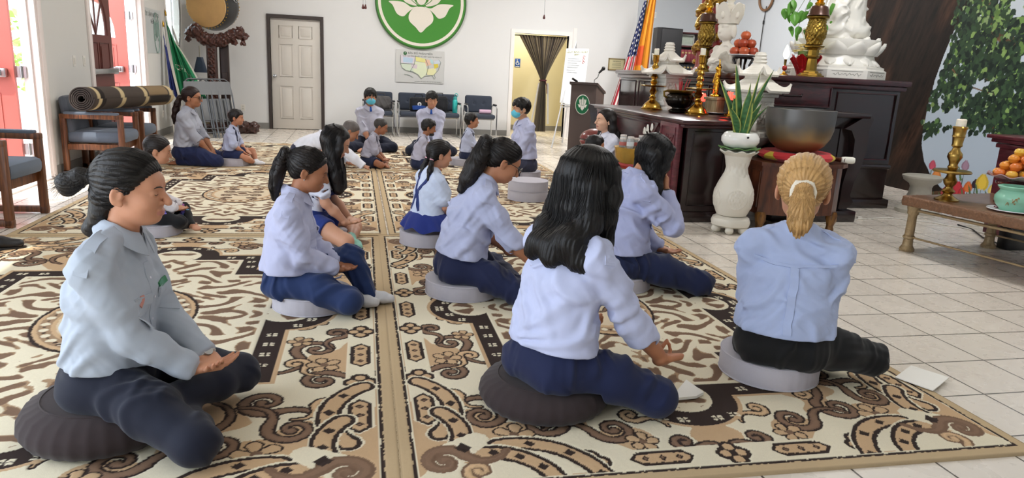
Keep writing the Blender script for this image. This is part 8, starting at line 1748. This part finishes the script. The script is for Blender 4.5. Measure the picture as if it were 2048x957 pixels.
# ---- vase with a snake plant
def vase():
 x, y = 3.24, 5.58; m = mat('white_ceramic', 'dcd7cb', .35, var=.03, scale=6); t = thing('stone_vase', 'tall white relief vase on a scalloped foot, in front of the altar corner', 'vase', (x, y, 0))
 b = MB(); b.lathe([(.125, .05), (.165, .07), (.172, .10), (.16, .13), (.12, .15), (.10, .155)], 48, rip=lambda a, z: 1 + .03 * math.cos(a * 6)); b.build('foot', m, t)
 for i in range(6): a = 2 * PI * i / 6; k = MB(); k.ell((.13 * math.cos(a), .13 * math.sin(a), .035), (.045, .038, .036), 10, 8, (0, 0, a)); k.build('toe', m, t)
 pr = [(.085, .155), (.115, .18), (.150, .24), (.166, .30), (.160, .36), (.130, .43), (.098, .50), (.086, .56), (.090, .62), (.108, .67), (.128, .70)]
 V = Vol([cone((0, 0, pr[i][1]), (0, 0, pr[i + 1][1]), pr[i][0], pr[i + 1][0]) for i in range(len(pr) - 1)], .006, .02); V.cut((None, None, half((0, 0, .155), (0, 0, -1))[2]), .003); V.cut((None, None, half((0, 0, .70), (0, 0, 1))[2]), .003)
 def rel(p):
  a = np.arctan2(p[:, 1], p[:, 0]); o = 0
  for c in (-1.9, -.7, .6, 1.9, 3.0):
   d = (a - c + PI) % (2 * PI) - PI; q = np.hypot(d / .52, (p[:, 2] - .31) / .085); o = o - .0045 * np.exp(-((q - 1) / .09) ** 2) - np.where(q < .9, .004 * np.sin(d * 38 + 2 * wob(p, 3, 8)) * np.sin(p[:, 2] * 120 + 2 * wob(p, 4, 8)), 0)
  return o - np.where((p[:, 2] > .50) & (p[:, 2] < .62), .003 * np.sin(a * 14) * np.sin(p[:, 2] * 60), 0)
 V.disp(rel, .02); V.mesh('body', m, t, relax=0)
 b = MB(); b.sheet(lambda u, v: ((.112 + .045 * v + .008 * v * math.sin(u * 2 * PI * 9)) * math.cos(u * 2 * PI), (.112 + .045 * v + .008 * v * math.sin(u * 2 * PI * 9)) * math.sin(u * 2 * PI), .680 + .035 * v + .008 * v * math.sin(u * 2 * PI * 9)), 90, 6, .01); b.build('scalloped_lip', m, t)
 b = MB(); b.lathe([(.10, .70), (0, .705)], 30); b.build('lid', m, t)
 g = thing('leaf_saucer', 'green leaf-edged saucer under the white flower pot', 'saucer', (x, y, .722)); b = MB(); b.sheet(lambda u, v: ((.04 + .125 * v + .012 * v * math.sin(u * 2 * PI * 8)) * math.cos(u * 2 * PI), (.04 + .125 * v + .012 * v * math.sin(u * 2 * PI * 8)) * math.sin(u * 2 * PI), .002 + .02 * v + .008 * v * math.sin(u * 2 * PI * 8)), 80, 6, .006); b.build('saucer', mat('leaf_green_glaze', '5f8a4a', .35, var=.15), g)
 p = thing('potted_snake_plant', 'snake plant in a round white pot on top of the relief vase', 'plant', (x, y, .738)); b = MB(); b.lathe([(.08, 0), (.13, .02), (.158, .06), (.158, .095), (.135, .13), (.12, .138), (.112, .130), (.12, .11), (0, .11)], 48); b.build('pot', mat('glazed_white', 'ecebe6', .18, var=.01), p); k = MB(); k.ell((-.02, -.155, .105), (.012, .004, .009), 10, 6); k.build('drain_hole', m_black, p); rr = random.Random(11)
 img = [(-.42, .50, .04), (-.2, .62, .035), (.10, .46, .036), (-.05, .40, .038), (.46, .62, .028), (.62, .40, .026), (-.55, .26, .03), (.3, .3, .03), (.05, .55, .03), (.8, .30, .024), (-.3, .34, .034)]
 for i, (ln, L, w) in enumerate(img):
  f = rr.uniform(0, 6.28); bs = Vector((ln * .07, rr.uniform(-.05, .05), .105)); tip = bs + Vector((ln * L * .85, rr.uniform(-.12, .1), L * (1 - .18 * abs(ln)))); side = Vector((math.cos(f) * .4 + .8, math.sin(f), 0)).normalized(); k = MB(); V_ = []; nu, nv = 6, 16; colr = []
  def fn(u, v): c = bs.lerp(tip, v) + Vector((-.05 * ln * math.sin(PI * v), 0, 0)); ww = w * (.55 + .75 * math.sin(PI * min(1, v * .8 + .12))) * (1 - v ** 5); return c + side * ((u - .5) * 2 * ww) + side.cross(Vector((0, 0, 1))) * (.35 * ww * (1 - (2 * u - 1) ** 2))
  k.sheet(fn, nu, nv, .004); me = k.mesh('leaf'); colr = []
  for _s in (0, 1):
   for j in range(nv + 1):
    for q in range(nu + 1): e = q in (0, nu); s_ = .5 + .5 * math.sin(j * 2.7 + q * .6); colr.append(srgb('b9bd62')[:3] if e else tuple(a_ * (.75 + .6 * s_) for a_ in srgb('3f6840')[:3]))
  ca = me.color_attributes.new('pattern', 'FLOAT_COLOR', 'POINT'); ca.data.foreach_set('color', np.concatenate([np.array(colr), np.ones((len(colr), 1))], 1).astype(np.float32).ravel()); link('leaf', me, attr_mat('snake_leaf', .4), p)
vase()
# ---- gold stand of candle jars before the altar
def jars():
 q = aty(1272, 330, 6.5); x, y = q.x - .02, 6.5; zt = aty(1270, 295, y).z; t = thing('gold_offering_stand', 'round gold stand with red bands carrying candle jars', 'stand', (x, y, 0)); b = MB(); b.lathe([(.16, 0), (.16, .02), (.10, .05), (.08, zt * .45), (.12, zt - .18), (.19, zt - .10), (.20, zt - .02), (.205, zt), (0, zt)], 40, rip=lambda a, z: 1 + .02 * math.cos(a * 12)); b.build('body', mat('gold_paint', 'c9a048', .3, .7, var=.1), t); k = MB(); k.lathe([(.135, zt - .20), (.155, zt - .17), (.15, zt - .15), (.13, zt - .19)], 40); k.build('red_band', mat('red_band', 'b03a34', .5), t); rr = random.Random(3); g = 'candle jars on the gold stand'
 for i in range(9):
  a = 2 * PI * i / 8; r0 = .135 if i < 8 else 0; j = thing('candle_jar', 'small glass candle jar with a red and white label on the gold stand', 'jar', (x + r0 * math.cos(a), y + r0 * math.sin(a), zt), a, g); hh = .085 + .02 * (i % 2); b = MB(); b.lathe([(.030, 0), (.035, .006), (.035, hh - .02), (.029, hh - .008), (.030, hh)], 20); b.build('glass', mat('jar_glass', 'dfe6e6', .08, var=0, trans=.6), j); k = MB(); k.lathe([(.0357, hh * .2), (.0357, hh * .6)], 20, cap=False); k.build('paper_label', mat('jar_label_' + 'rw'[i % 2], ('c06a62', 'd6dcde')[i % 2], .6), j); k = MB(); k.lathe([(.031, hh - .012), (.031, hh + .004), (0, hh + .004)], 18); k.build('lid', mat('jar_lid', 'd9d0c8', .4), j)
jars()
def woodfish():
 q = aty(1190, 272, 7.55); t = thing('wooden_fish', 'round red wooden fish drum beside the face of the woman facing left', 'drum', (q.x, 7.55, q.z - .16)); m = wood('red_fish_wood', '5e2320', '8a3a32', .3, coat=.3); V = Vol([ellip((0, 0, .12), (.17, .16, .12)), ellip((.13, 0, .16), (.05, .05, .05))], .009, .04); V.cut(rbox((-.06, 0, .12), (.14, .3, .006), None, .004), .006); V.cut((None, None, half((0, 0, .01), (0, 0, -1))[2]), .003); V.mesh('body', m, t); s = thing('fish_drum_stand', 'small stand under the red wooden fish drum', 'stand', (q.x, 7.55, 0)); z = q.z - .15; b = MB(); b.box((0, 0, z - .02), (.30, .30, .04), .01); b.build('top', m_mahog_d, s)
 for i in (-1, 1):
  for j in (-1, 1): k = MB(); k.box((i * .12, j * .12, (z - .04) / 2), (.035, .035, z - .04), .004); k.build('leg', m_mahog_d, s)
woodfish()
# ---- flags, loudspeaker, books behind the altar
def stars_flag():
 base = Vector((5.05, 12.9, 0)); top = aty(1300, -30, 12.9); t = thing('us_flag', 'United States flag hanging furled on its pole behind the altar', 'flag', tuple(base)); h_ = top.z; lean = (top.x - base.x); p = MB(); p.cyl((0, 0, 0), (lean, 0, h_), .016, .013); p.build('pole', mat('brass', 'b8923e', .3, 1), t); k = MB(); k.lathe([(.16, 0), (.16, .03), (.05, .06), (.03, .1)], 24); k.build('base', m_black, t)
 zt = h_ - .28; L = zt - .42; nu, nv = 120, 160; V = []; col = []; red, wht, blu = [np.array(srgb(c)[:3]) for c in ('b03040', 'e6e2de', '2a3562')]
 for j in range(nv + 1):
  v = j / nv
  for i in range(nu + 1):
   u = i / nu; sp = .05 + .43 * v ** 1.15; z = zt - v * L - .06 * u * v; x = lean * z / h_ - .02 - sp * u; y = -.03 + .035 * math.sin(u * 22 + v * 2) * (.5 + .5 * v); V.append((x, y, z))
   # cloth coordinates: stripes run down the hanging cloth
   s = u; c = red if int(s * 13) % 2 == 0 else wht
   if v < .44:
    c = blu; du = (s * 9) % 1 - .5; dv = (v * 24 + .5 * (int(s * 9) % 2)) % 1 - .5
    if du * du * 1.2 + dv * dv * 2.2 < .10: c = wht
   col.append(c)
 V = np.array(V); F = grid_faces(nu + 1, nv + 1); V2 = V + np.array((0, .005, 0)); link('banner', np_mesh('banner', np.concatenate([V, V2]), np.concatenate([F, F[:, ::-1] + len(V)]), True, np.array(col + col)), attr_mat('flag_cloth', .7, .1, 300), t)
 f = MB(); f.sheet(lambda u, v: (lean * (zt - L) / h_ - .02 - .48 * u, -.03 + .035 * math.sin(u * 22 + 2) - .004, zt - L - .06 * u - .05 * v), 90, 2, .004); f.build('fringe', cloth('c9a452'), t)
def gold_flag():
 base = Vector((5.22, 12.7, 0)); top = aty(1313, -40, 12.7); t = thing('buddhist_flag', 'orange and yellow flag hanging beside the United States flag', 'flag', tuple(base)); h_ = top.z; lean = top.x - base.x; p = MB(); p.cyl((0, 0, 0), (lean, 0, h_), .016, .013); p.build('pole', mat('brass', 'b8923e', .3, 1), t); k = MB(); k.lathe([(.16, 0), (.16, .03), (.05, .06), (.03, .1)], 24); k.build('base', m_black, t); zt = h_ - .05; L = zt - .40; nu, nv = 60, 80; V = []; col = []; A_, B_, C_ = [np.array(srgb(c)[:3]) for c in ('d08a2c', 'c8552e', 'd9b04a')]
 for j in range(nv + 1):
  v = j / nv
  for i in range(nu + 1): u = i / nu; sp = .10 + .22 * math.sin(PI * min(1, v * .62)) ; z = zt - v * L - .05 * u; V.append((lean * z / h_ + .01 - sp * (u - .12), -.04 + .03 * math.sin(u * 16 + v * 3), z)); col.append(B_ if (u > .55 and .42 < v < .56) or u < .12 and v > .5 else (C_ if v > .90 else A_))
 V = np.array(V); F = grid_faces(nu + 1, nv + 1); V2 = V + np.array((0, .005, 0)); link('banner', np_mesh('banner', np.concatenate([V, V2]), np.concatenate([F, F[:, ::-1] + len(V)]), True, np.array(col + col)), attr_mat('flag_cloth', .7, .1, 300), t)
stars_flag(); gold_flag()
def speaker():
 Y = 11.3; a, b = aty(1311, 54, Y), aty(1364, 132, Y); w = (b.x - a.x) * .98; h_ = a.z - b.z; t = thing('loudspeaker', 'black loudspeaker on a stand between the flags and the dragon column', 'speaker', ((a.x + b.x) / 2, Y + .15, b.z), R(14)); m = mat('speaker_black', '151517', .55, var=.1); k = MB(); k.prism([(-w * .30, .15), (-w / 2, -.10), (-w * .42, -.15), (w * .42, -.15), (w / 2, -.10), (w * .30, .15)], h_, (0, 0, 0), (1, 0, 0), (0, 1, 0)); k.build('cabinet', m, t, 25); g = MB(); g.box((0, -.152, h_ / 2), (w * .8, .008, h_ * .92), .003); g.build('grille', mat('grille_black', '1c1c1e', .7, bump=.5, bscale=600), t)
 s = thing('speaker_stand', 'black stand under the loudspeaker, hidden behind the altar', 'stand', ((a.x + b.x) / 2, Y + .15, 0)); k = MB(); k.cyl((0, 0, .02), (0, 0, b.z - .002), .022); k.build('pole', m_black, s)
 for i in range(3): q = 2 * PI * i / 3; k = MB(); k.cyl((0, 0, .5), (math.cos(q) * .4, math.sin(q) * .4, .012), .012); k.build('leg', m_black, s)
speaker()
def shelf():
 Y = 11.75; a, b = aty(1362, 66, Y), aty(1398, 152, Y); x0, x1 = a.x - .10, b.x + .35; z1 = a.z + .02; t = thing('bookcase', 'dark red bookcase of bound volumes behind the dragon column', 'bookcase', (0, 0, 0)); m = m_mahog; dp = .30; zs = [0.02, .45, aty(1380, 150, Y).z, aty(1380, 123, Y).z, aty(1380, 92, Y).z, z1]; k = MB()
 for x in (x0, x1): k.box((x, Y + dp / 2, z1 / 2), (.03, dp, z1), .003)
 k.box(((x0 + x1) / 2, Y + dp, z1 / 2), (x1 - x0, .015, z1)); k.build('case', m, t); 
 for z in zs: k = MB(); k.box(((x0 + x1) / 2, Y + dp / 2, z - .012), (x1 - x0 - .03, dp - .01, .024), .003); k.build('shelf', m, t)
 for row, (z, zh, cols, lb, gp) in enumerate(((zs[3], zs[4] - zs[3], ('7a2c34', '6e2830'), 'dark red bound volume on the middle shelf of the bookcase', 'dark red volumes'), (zs[2], zs[3] - zs[2], ('2b2d33', '24262b'), 'black bound volume on the lower shelf of the bookcase', 'black volumes'))):
  n = 13; w = (x1 - x0 - .05) / n
  for i in range(n):
   o = thing('book', lb, 'book', (x0 + .03 + w * (i + .5), Y + .04, z), 0, gp); hh = zh * .78; c = MB(); c.box((0, .09, hh / 2), (w * .93, .18, hh), .004); c.build('cover', mat('book_' + cols[i % 2], cols[i % 2], .5), o); q = MB(); q.box((0, -.001, hh * .7), (w * .6, .003, hh * .14), .001); q.build('title_label', mat('book_gilt', 'a08a5c', .5), o)
 f = thing('picture_frame', 'small framed picture on the top shelf of the bookcase', 'frame', ((x0 + x1) / 2 - .2, Y + .06, zs[4] + .001)); hh = (zs[5] - zs[4]) * .86; k = MB()
 for dx, dz, ww, hz in ((0, hh - .012, .30, .024), (0, .012, .30, .024), (-.14, hh / 2, .024, hh), (.14, hh / 2, .024, hh)): k.box((dx, 0, dz), (ww, .02, hz), .003)
 k.build('frame', mat('silver_frame', 'a8a8a2', .35, .5), f); k = MB(); k.box((0, .004, hh / 2), (.26, .008, hh - .04)); k.build('sheet', mat('picture_green', '8c9488', .5, var=.2), f)
shelf()
def wall_bits():
 p = aty(1309, 30, D - .03); plate('light_switch', (p.x, D - .03, p.z), (1, 0, 0), (0, -1, 0), 'beige switch plate on the grey wall above the loudspeaker', 'switch', None, 'switch')
 q = atx(1535, 2, XR); t = thing('wall_ring', 'brown wooden hoop with a hanging cord high on the grey wall', 'hoop', (XR - .03, q.y, q.z)); b = MB(); r = .22; n = 40; b.tube([(0, r * math.cos(a), .06 + r * math.sin(a)) for a in np.linspace(0, 2 * PI, n + 1)[:-1]], .022, 8, closed=True); b.build('hoop', wood('hoop_wood', '6b4a30', '8c6848', .5), t); c = MB(); e = [atx(*s, XR - .02) - Vector((XR - .03, q.y, q.z)) for s in ((1533, 12), (1527, 45), (1520, 95), (1516, 150))]; c.tube([tuple(v) for v in e], .008, 6); co = c.build('cord', m_black, t); k = MB(); k.box(tuple(e[1]), (.025, .03, .07), .008); k.build('inline_switch', m_black, co)
wall_bits()
def lectern_plants():
 q = atz(1252, 262, 0); x, y = 4.75, 11.2; t = thing('potted_palm', 'leafy green plant behind the lectern', 'plant', (x, y, 0)); b = MB(); b.lathe([(.14, 0), (.18, .30), (.19, .32), (.16, .32), (0, .29)], 28); b.build('pot', mat('terracotta', '7a4a38', .7), t); rr = random.Random(9); lm = mat('palm_leaf', '5b8048', .45, var=.25)
 for i in range(9):
  a = rr.uniform(0, 6.28); o = Vector((math.cos(a), math.sin(a), 0)); H_ = rr.uniform(.75, 1.20); e = Vector((0, 0, .3)) + o * rr.uniform(.08, .22) + Vector((0, 0, H_ - .25)); k = MB(); k.tube([(0, 0, .28), tuple(Vector((0, 0, .3 + H_ * .5)) + o * .05), tuple(e)], [.008, .006, .003], 5); st = k.build('stem', mat('stem_green', '5a7038', .6), t)
  for j in range(7):
   v = .45 + j * .09; c = Vector((0, 0, .3 + H_ * .5)).lerp(e, (v - .3) / .75) + o * .03; f = a + (1 if j % 2 else -1) * rr.uniform(.5, 1.3); d = (Vector((math.cos(f), math.sin(f), rr.uniform(-.7, .3)))).normalized(); p = d.cross(Vector((0, 0, 1))).normalized(); L_ = rr.uniform(.14, .22); lf = MB(); lf.sheet(lambda u, w: c + d * (w * L_) + p * ((u - .5) * .05 * math.sin(PI * min(1, .06 + w * .94))) + Vector((0, 0, -.06 * w * w)), 3, 6, .002); lf.build('leaf', lm, st)
lectern_plants()
# ================================================================ low table at the right
def low_table():
 e1 = Vector((.985, .17, 0)).normalized(); e2 = Vector((.17, -.985, 0)).normalized(); A = Vector((4.40, 4.94, 0)); zt = .455; W_, L_ = 1.06, 1.75; m = mat('pitted_brown_wood', '7a563c', .5, var=.45, scale=60, bump=1.0, bscale=70); mt = wood('waxed_brown_top', '6a4a34', '8c6850', .3, coat=.2, stretch=(2, 12, 2)); ml = mat('weathered_gilt', 'a08a68', .45, .4, var=.3, scale=30, bump=.5, bscale=60); rz = math.atan2(e1.y, e1.x)
 t = thing('low_table', 'low brown table with a rough edge and turned metal legs, at the right', 'table', tuple(A), rz); b = MB(); b.box((W_ / 2, -L_ / 2, zt - .005), (W_ - .03, L_ - .03, .01), .002); b.build('top', mt, t); V = Vol([rbox((W_ / 2, -.02, zt - .04), (W_ / 2, .03, .038), None, .01), rbox((.02, -L_ / 2, zt - .04), (.03, L_ / 2, .038), None, .01), rbox((W_ - .02, -L_ / 2, zt - .04), (.03, L_ / 2, .038), None, .01), rbox((W_ / 2, -L_ + .02, zt - .04), (W_ / 2, .03, .038), None, .01)], .010, .01); V.disp(lambda p: .006 * wob(p, 3, 22), .02); V.mesh('rough_edge', m, t, relax=0)
 for x, y in ((.06, -.07), (W_ - .10, -.14), (.06, -L_ + .1), (W_ - .1, -L_ + .1)):
  k = MB(); k.lathe([(.055, 0), (.058, .02), (.045, .04), (.04, .05), (.036, .10), (.046, .11), (.046, .125), (.036, .135), (.034, .30), (.044, .315), (.044, .34), (.05, .36), (.05, zt - .075)], 20, (x, y, 0)); k.build('leg', ml, t)
 for (a, c, z, r) in (((.06, -.07), (.06, -L_ + .1), .118, .008), ((.06, -.07), (.06, -L_ + .1), .345, .012), ((W_ - .1, -.14), (W_ - .1, -L_ + .1), .118, .008)): k = MB(); k.cyl((a[0], a[1], z), (c[0], c[1], z), r); k.build('rail', ml, t)
 G = lambda px, py: atz(px, py, zt)
 q = G(1893, 401); m2 = mat('antique_brass', 'a8894a', .28, 1, var=.15, scale=14); cs = thing('candlestick', 'large antique brass candlestick with a white candle on the low table', 'candlestick', (q.x, q.y, zt)); b = MB(); b.lathe([(.088, 0), (.09, .01), (.07, .02), (.04, .04), (.032, .055), (.05, .075), (.03, .095), (.026, .11), (.044, .135), (.05, .16), (.034, .19), (.03, .205)], 32); b.build('base', m2, cs); d = MB(); d.lathe([(.03, .205), (.06, .215), (.135, .225), (.14, .232), (.13, .243), (.05, .238), (.03, .25)], 40); d.build('drip_tray', m2, cs); s = MB(); s.lathe([(.03, .25), (.04, .265), (.03, .285), (.036, .31), (.054, .345), (.05, .375), (.03, .40), (.026, .42), (.04, .435), (.036, .45), (.042, .50), (.048, .505), (.044, .515), (.048, .56), (.056, .575), (.05, .585), (.036, .585)], 32); s.build('stem', m2, cs); c = MB(); c.lathe([(.036, .57), (.036, .635), (.03, .642), (0, .636)], 24); ca = c.build('candle', mat('candle_wax', 'f2ead8', .4, sss=.3), cs); k = MB(); k.cyl((0, 0, .636), (0, .002, .655), .002, n=6); k.build('wick', m_black, ca)
 q = G(2024, 424); pl = thing('plate', 'white plate under the pale green censer on the low table', 'plate', (q.x, q.y, zt)); b = MB(); b.lathe([(.10, 0), (.12, .004), (.165, .016), (.163, .021), (.11, .010), (0, .009)], 40); b.build('plate', mat('porcelain', 'e8ebee', .15, var=.01), pl)
 cz = thing('censer', 'pale green ceramic censer with painted gold flowers on the low table', 'censer', (q.x, q.y, zt + .010)); b = MB(); mg = mat('celadon_glaze', '8fc9b0', .2, var=.06, scale=6); b.lathe([(.085, 0), (.09, .012), (.115, .04), (.13, .075), (.128, .105), (.108, .135), (.100, .15), (.118, .168), (.122, .178), (.112, .182), (.098, .165), (0, .155)], 48); b.build('body', mg, cz); rr = random.Random(2)
 for i in range(4):
  a0 = -2.5 + i * .75; k = MB()
  for j in range(5):
   a = a0 + rr.uniform(-.25, .25); z = .055 + rr.uniform(0, .05); r = .130; P_ = [(r * math.cos(a + .10 * s_), r * math.sin(a + .10 * s_), z + .012 * math.sin(s_ * 4 + j)) for s_ in np.linspace(-.8, .8, 7)]; k.tube(P_, .0028, 4)
  k.build('painted_flower', mat('painted_gold', '9a7a4a', .4, .3, var=.2), cz)
 # fruit on a scalloped glass dish held by a dark red figure stand
 x, y = q.x + .20, q.y + .17; st = thing('dish_stand', 'dark red lacquer stand with curled legs under the fruit dish', 'stand', (x, y, zt)); mr = mat('dark_red_lacquer', '5c1820', .12, var=.1, coat=.5)
 for i in range(3):
  a = PI + .25 + i * 2 * PI / 3; o = Vector((math.cos(a), math.sin(a), 0)); P_ = [o * .21, o * .19 + Vector((0, 0, .03)), o * .205 + Vector((0, 0, .075)), o * .19 + Vector((0, 0, .10)), o * .12 + Vector((0, 0, .125)), o * .13 + Vector((0, 0, .165)), o * .15 + Vector((0, 0, .185))]; V = Vol([cone(tuple(P_[j]), tuple(P_[j + 1]), (.022, .016, .022, .024, .028, .03)[j], (.016, .022, .024, .028, .03, .022)[j]) for j in range(6)] + [ellip(tuple(o * .225 + Vector((0, 0, .012))), (.028, .024, .013))], .006, .015); V.cut((None, None, half((0, 0, .002), (0, 0, -1))[2]), .002); V.mesh('leg', mr, st)
 b = MB(); b.lathe([(.15, .175), (.155, .185), (.15, .195), (0, .195)], 30); b.build('ring', mr, st)
 ds = thing('fruit_dish', 'scalloped glass dish heaped with orange and yellow fruit', 'dish', (x, y, zt + .197)); b = MB(); b.sheet(lambda u, v: ((.03 + .19 * v) * math.cos(u * 2 * PI), (.03 + .19 * v) * math.sin(u * 2 * PI), .006 + .045 * v ** 2 + .010 * v ** 4 * math.sin(u * 2 * PI * 10)), 100, 8, .007); b.build('dish', mat('pink_glass', 'd8b0b4', .1, var=.05, trans=.5), ds); k = MB(); k.lathe([(0, .003), (.04, .003), (.04, .008), (0, .008)], 20); k.build('base', mat('pink_glass', 'd8b0b4', .1, var=.05, trans=.5), ds); rr = random.Random(8); zc = zt + .197 + .055; g = 'oranges and mangoes heaped on the glass dish'
 for ly, (n, rad, dz) in enumerate(((9, .15, .005), (5, .075, .005), (7, .115, .062), (3, .05, .065), (5, .075, .118), (1, 0, .12), (2, .035, .168))):
  for i in range(n):
   a = 2 * PI * i / n + ly * .4; lb = ('orange or yellow fruit in the bottom layer of the heap', 'orange or yellow fruit in the bottom layer of the heap', 'orange or yellow fruit in the second layer of the heap', 'orange or yellow fruit in the second layer of the heap', 'orange or yellow fruit in the third layer of the heap', 'orange or yellow fruit in the third layer of the heap', 'yellow fruit topping the heap')[ly]
   fruit('tangerine' if (i + ly) % 3 else 'mango', lb, 'fruit', (x + rad * math.cos(a), y + rad * math.sin(a), zc + dz), .040, ('d98a2c', 'd9a53a', 'd0702c')[(i * 2 + ly) % 3] if ly < 6 else 'dcae3c', i * 1.3, stem=False, sq=.92, grp=g)
 ch = thing('red_shrine_chair', 'dark red carved wooden shrine at the right edge behind the fruit', 'shrine', (0, 0, 0)); q = aty(2022, 330, 5.2); x0 = q.x + .14; k = MB(); zz = aty(2030, 275, 5.2).z
 k.box((x0 + .35, 5.35, zz * .5 - .05), (.60, .36, zz - .12), .006); k.build('body', m_redwood, ch); k = MB()
 for i, (dw, z, hh) in enumerate(((.0, zz - .10, .04), (.06, zz - .055, .035), (.12, zz - .02, .035))): k.box((x0 + .33, 5.35, z), (.64 + dw, .38 + dw, hh), .008)
 k.build('cornice', m_redwood, ch); k = MB()
 for z in np.linspace(.5, zz - .2, 6): k.tube([(x0 + .12 + .46 * j / 20, 5.168, z + .03 * math.sin(j * 1.3 + z * 9)) for j in range(21)], .010, 5)
 k.build('fretwork', m_mahog_d, ch)
 cb = thing('floor_cable', 'white and black cables running across the tiles to under the low table', 'cable', (0, 0, 0)); P_ = [atz(*p) for p in ((1692, 441), (1735, 439), (1780, 437), (1860, 446), (1930, 458), (1975, 470), (2048, 482), (2120, 490))]; k = MB(); k.tube([(p.x, p.y, .006) for p in P_], .006, 6); k.build('white_cable', mat('white_cable', 'dcd8d0', .5), cb); P_ = [atz(*p) for p in ((1915, 452), (1945, 462), (1965, 478), (2000, 492), (2060, 498), (2120, 500))]; k = MB(); k.tube([(p.x, p.y, .020 - .008) for p in P_], .007, 6); k.build('black_cable', m_black, cb); k = MB(); p = atz(1718, 439); k.box((p.x, p.y, .015), (.05, .03, .03), .006); k.build('plug', mat('white_cable', 'dcd8d0', .5), cb)
 bx = thing('black_box', 'black box under the low table behind its far leg', 'box', (0, 0, 0)); p = atz(2003, 500); k = MB(); k.box((p.x + .13, p.y + .03, .125), (.2, .12, .25), .008); k.build('case', m_black, bx)
low_table()
# papers lying on the rug
def paper(pts, label, th=.004):
 t = thing('paper_booklet', label, 'paper', (0, 0, 0)); P_ = [atz(*p, RT + .004) for p in pts]; b = MB(); b._add([p for p in P_] + [p + Vector((0, 0, th)) for p in P_], [(3, 2, 1, 0), (4, 5, 6, 7), (0, 1, 5, 4), (1, 2, 6, 5), (2, 3, 7, 6), (3, 0, 4, 7)]); b.build('sheet', mat('white_paper', 'ebe9e2', .7, var=.01), t, 0)
paper(((1790, 756), (1866, 783), (1898, 757), (1822, 733)), 'white folded booklet at the right edge of the nearest right rug')
paper(((1340, 803), (1392, 798), (1407, 790), (1372, 765)), 'white booklet under the hand of the long-haired girl', .012)
# ================================================================ light
def lights():
 w = bpy.data.worlds.new('world'); SC.world = w; w.use_nodes = True
 bg = w.node_tree.nodes['Background']; bg.inputs['Color'].default_value = (.80, .89, 1, 1); bg.inputs['Strength'].default_value = 3.2
 sd = bpy.data.lights.new('sun', 'SUN'); so = bpy.data.objects.new('sun', sd); COL.objects.link(so)
 sd.energy = 3; sd.angle = R(1.0); sd.color = (1, .95, .86)
 so.rotation_euler = Vector((.42, .55, -1.25)).to_track_quat('-Z', 'Y').to_euler()
 for i, (x, y) in enumerate(((-.3, 7.2), (.2, 11.6), (4.0, 11.8), (4.6, 5.4), (4.9, 10.2), (4.8, 2.6))):  # added fill lights without fixtures, brightening the back and right of the room
  ld = bpy.data.lights.new('lamp', 'AREA'); lo = bpy.data.objects.new('lamp', ld); COL.objects.link(lo)
  ld.shape = 'DISK'; ld.size = .5; ld.energy = FILL_W[i]; ld.color = (1, .985, .97); lo.location = (x, y, CEIL - .55)
 ld = bpy.data.lights.new('corridor_lamp', 'AREA'); lo = bpy.data.objects.new('corridor_lamp', ld); COL.objects.link(lo)
 ld.size = .4; ld.energy = 22; ld.color = (1, .93, .74); lo.location = (3.6, D + .8, 2.55)
FILL_W = (30, 52, 56, 32, 88, 18)
lights()
make_camera()
v = SC.view_settings; v.view_transform = 'Standard'; v.look = 'None'; v.exposure = 0.56; v.gamma = 1; v.use_curve_mapping = False
SC.cycles.use_denoising = True
SC.cycles.max_bounces = 7; SC.cycles.diffuse_bounces = 5; SC.cycles.sample_clamp_indirect = 6
SC.cycles.caustics_reflective = False; SC.cycles.caustics_refractive = False
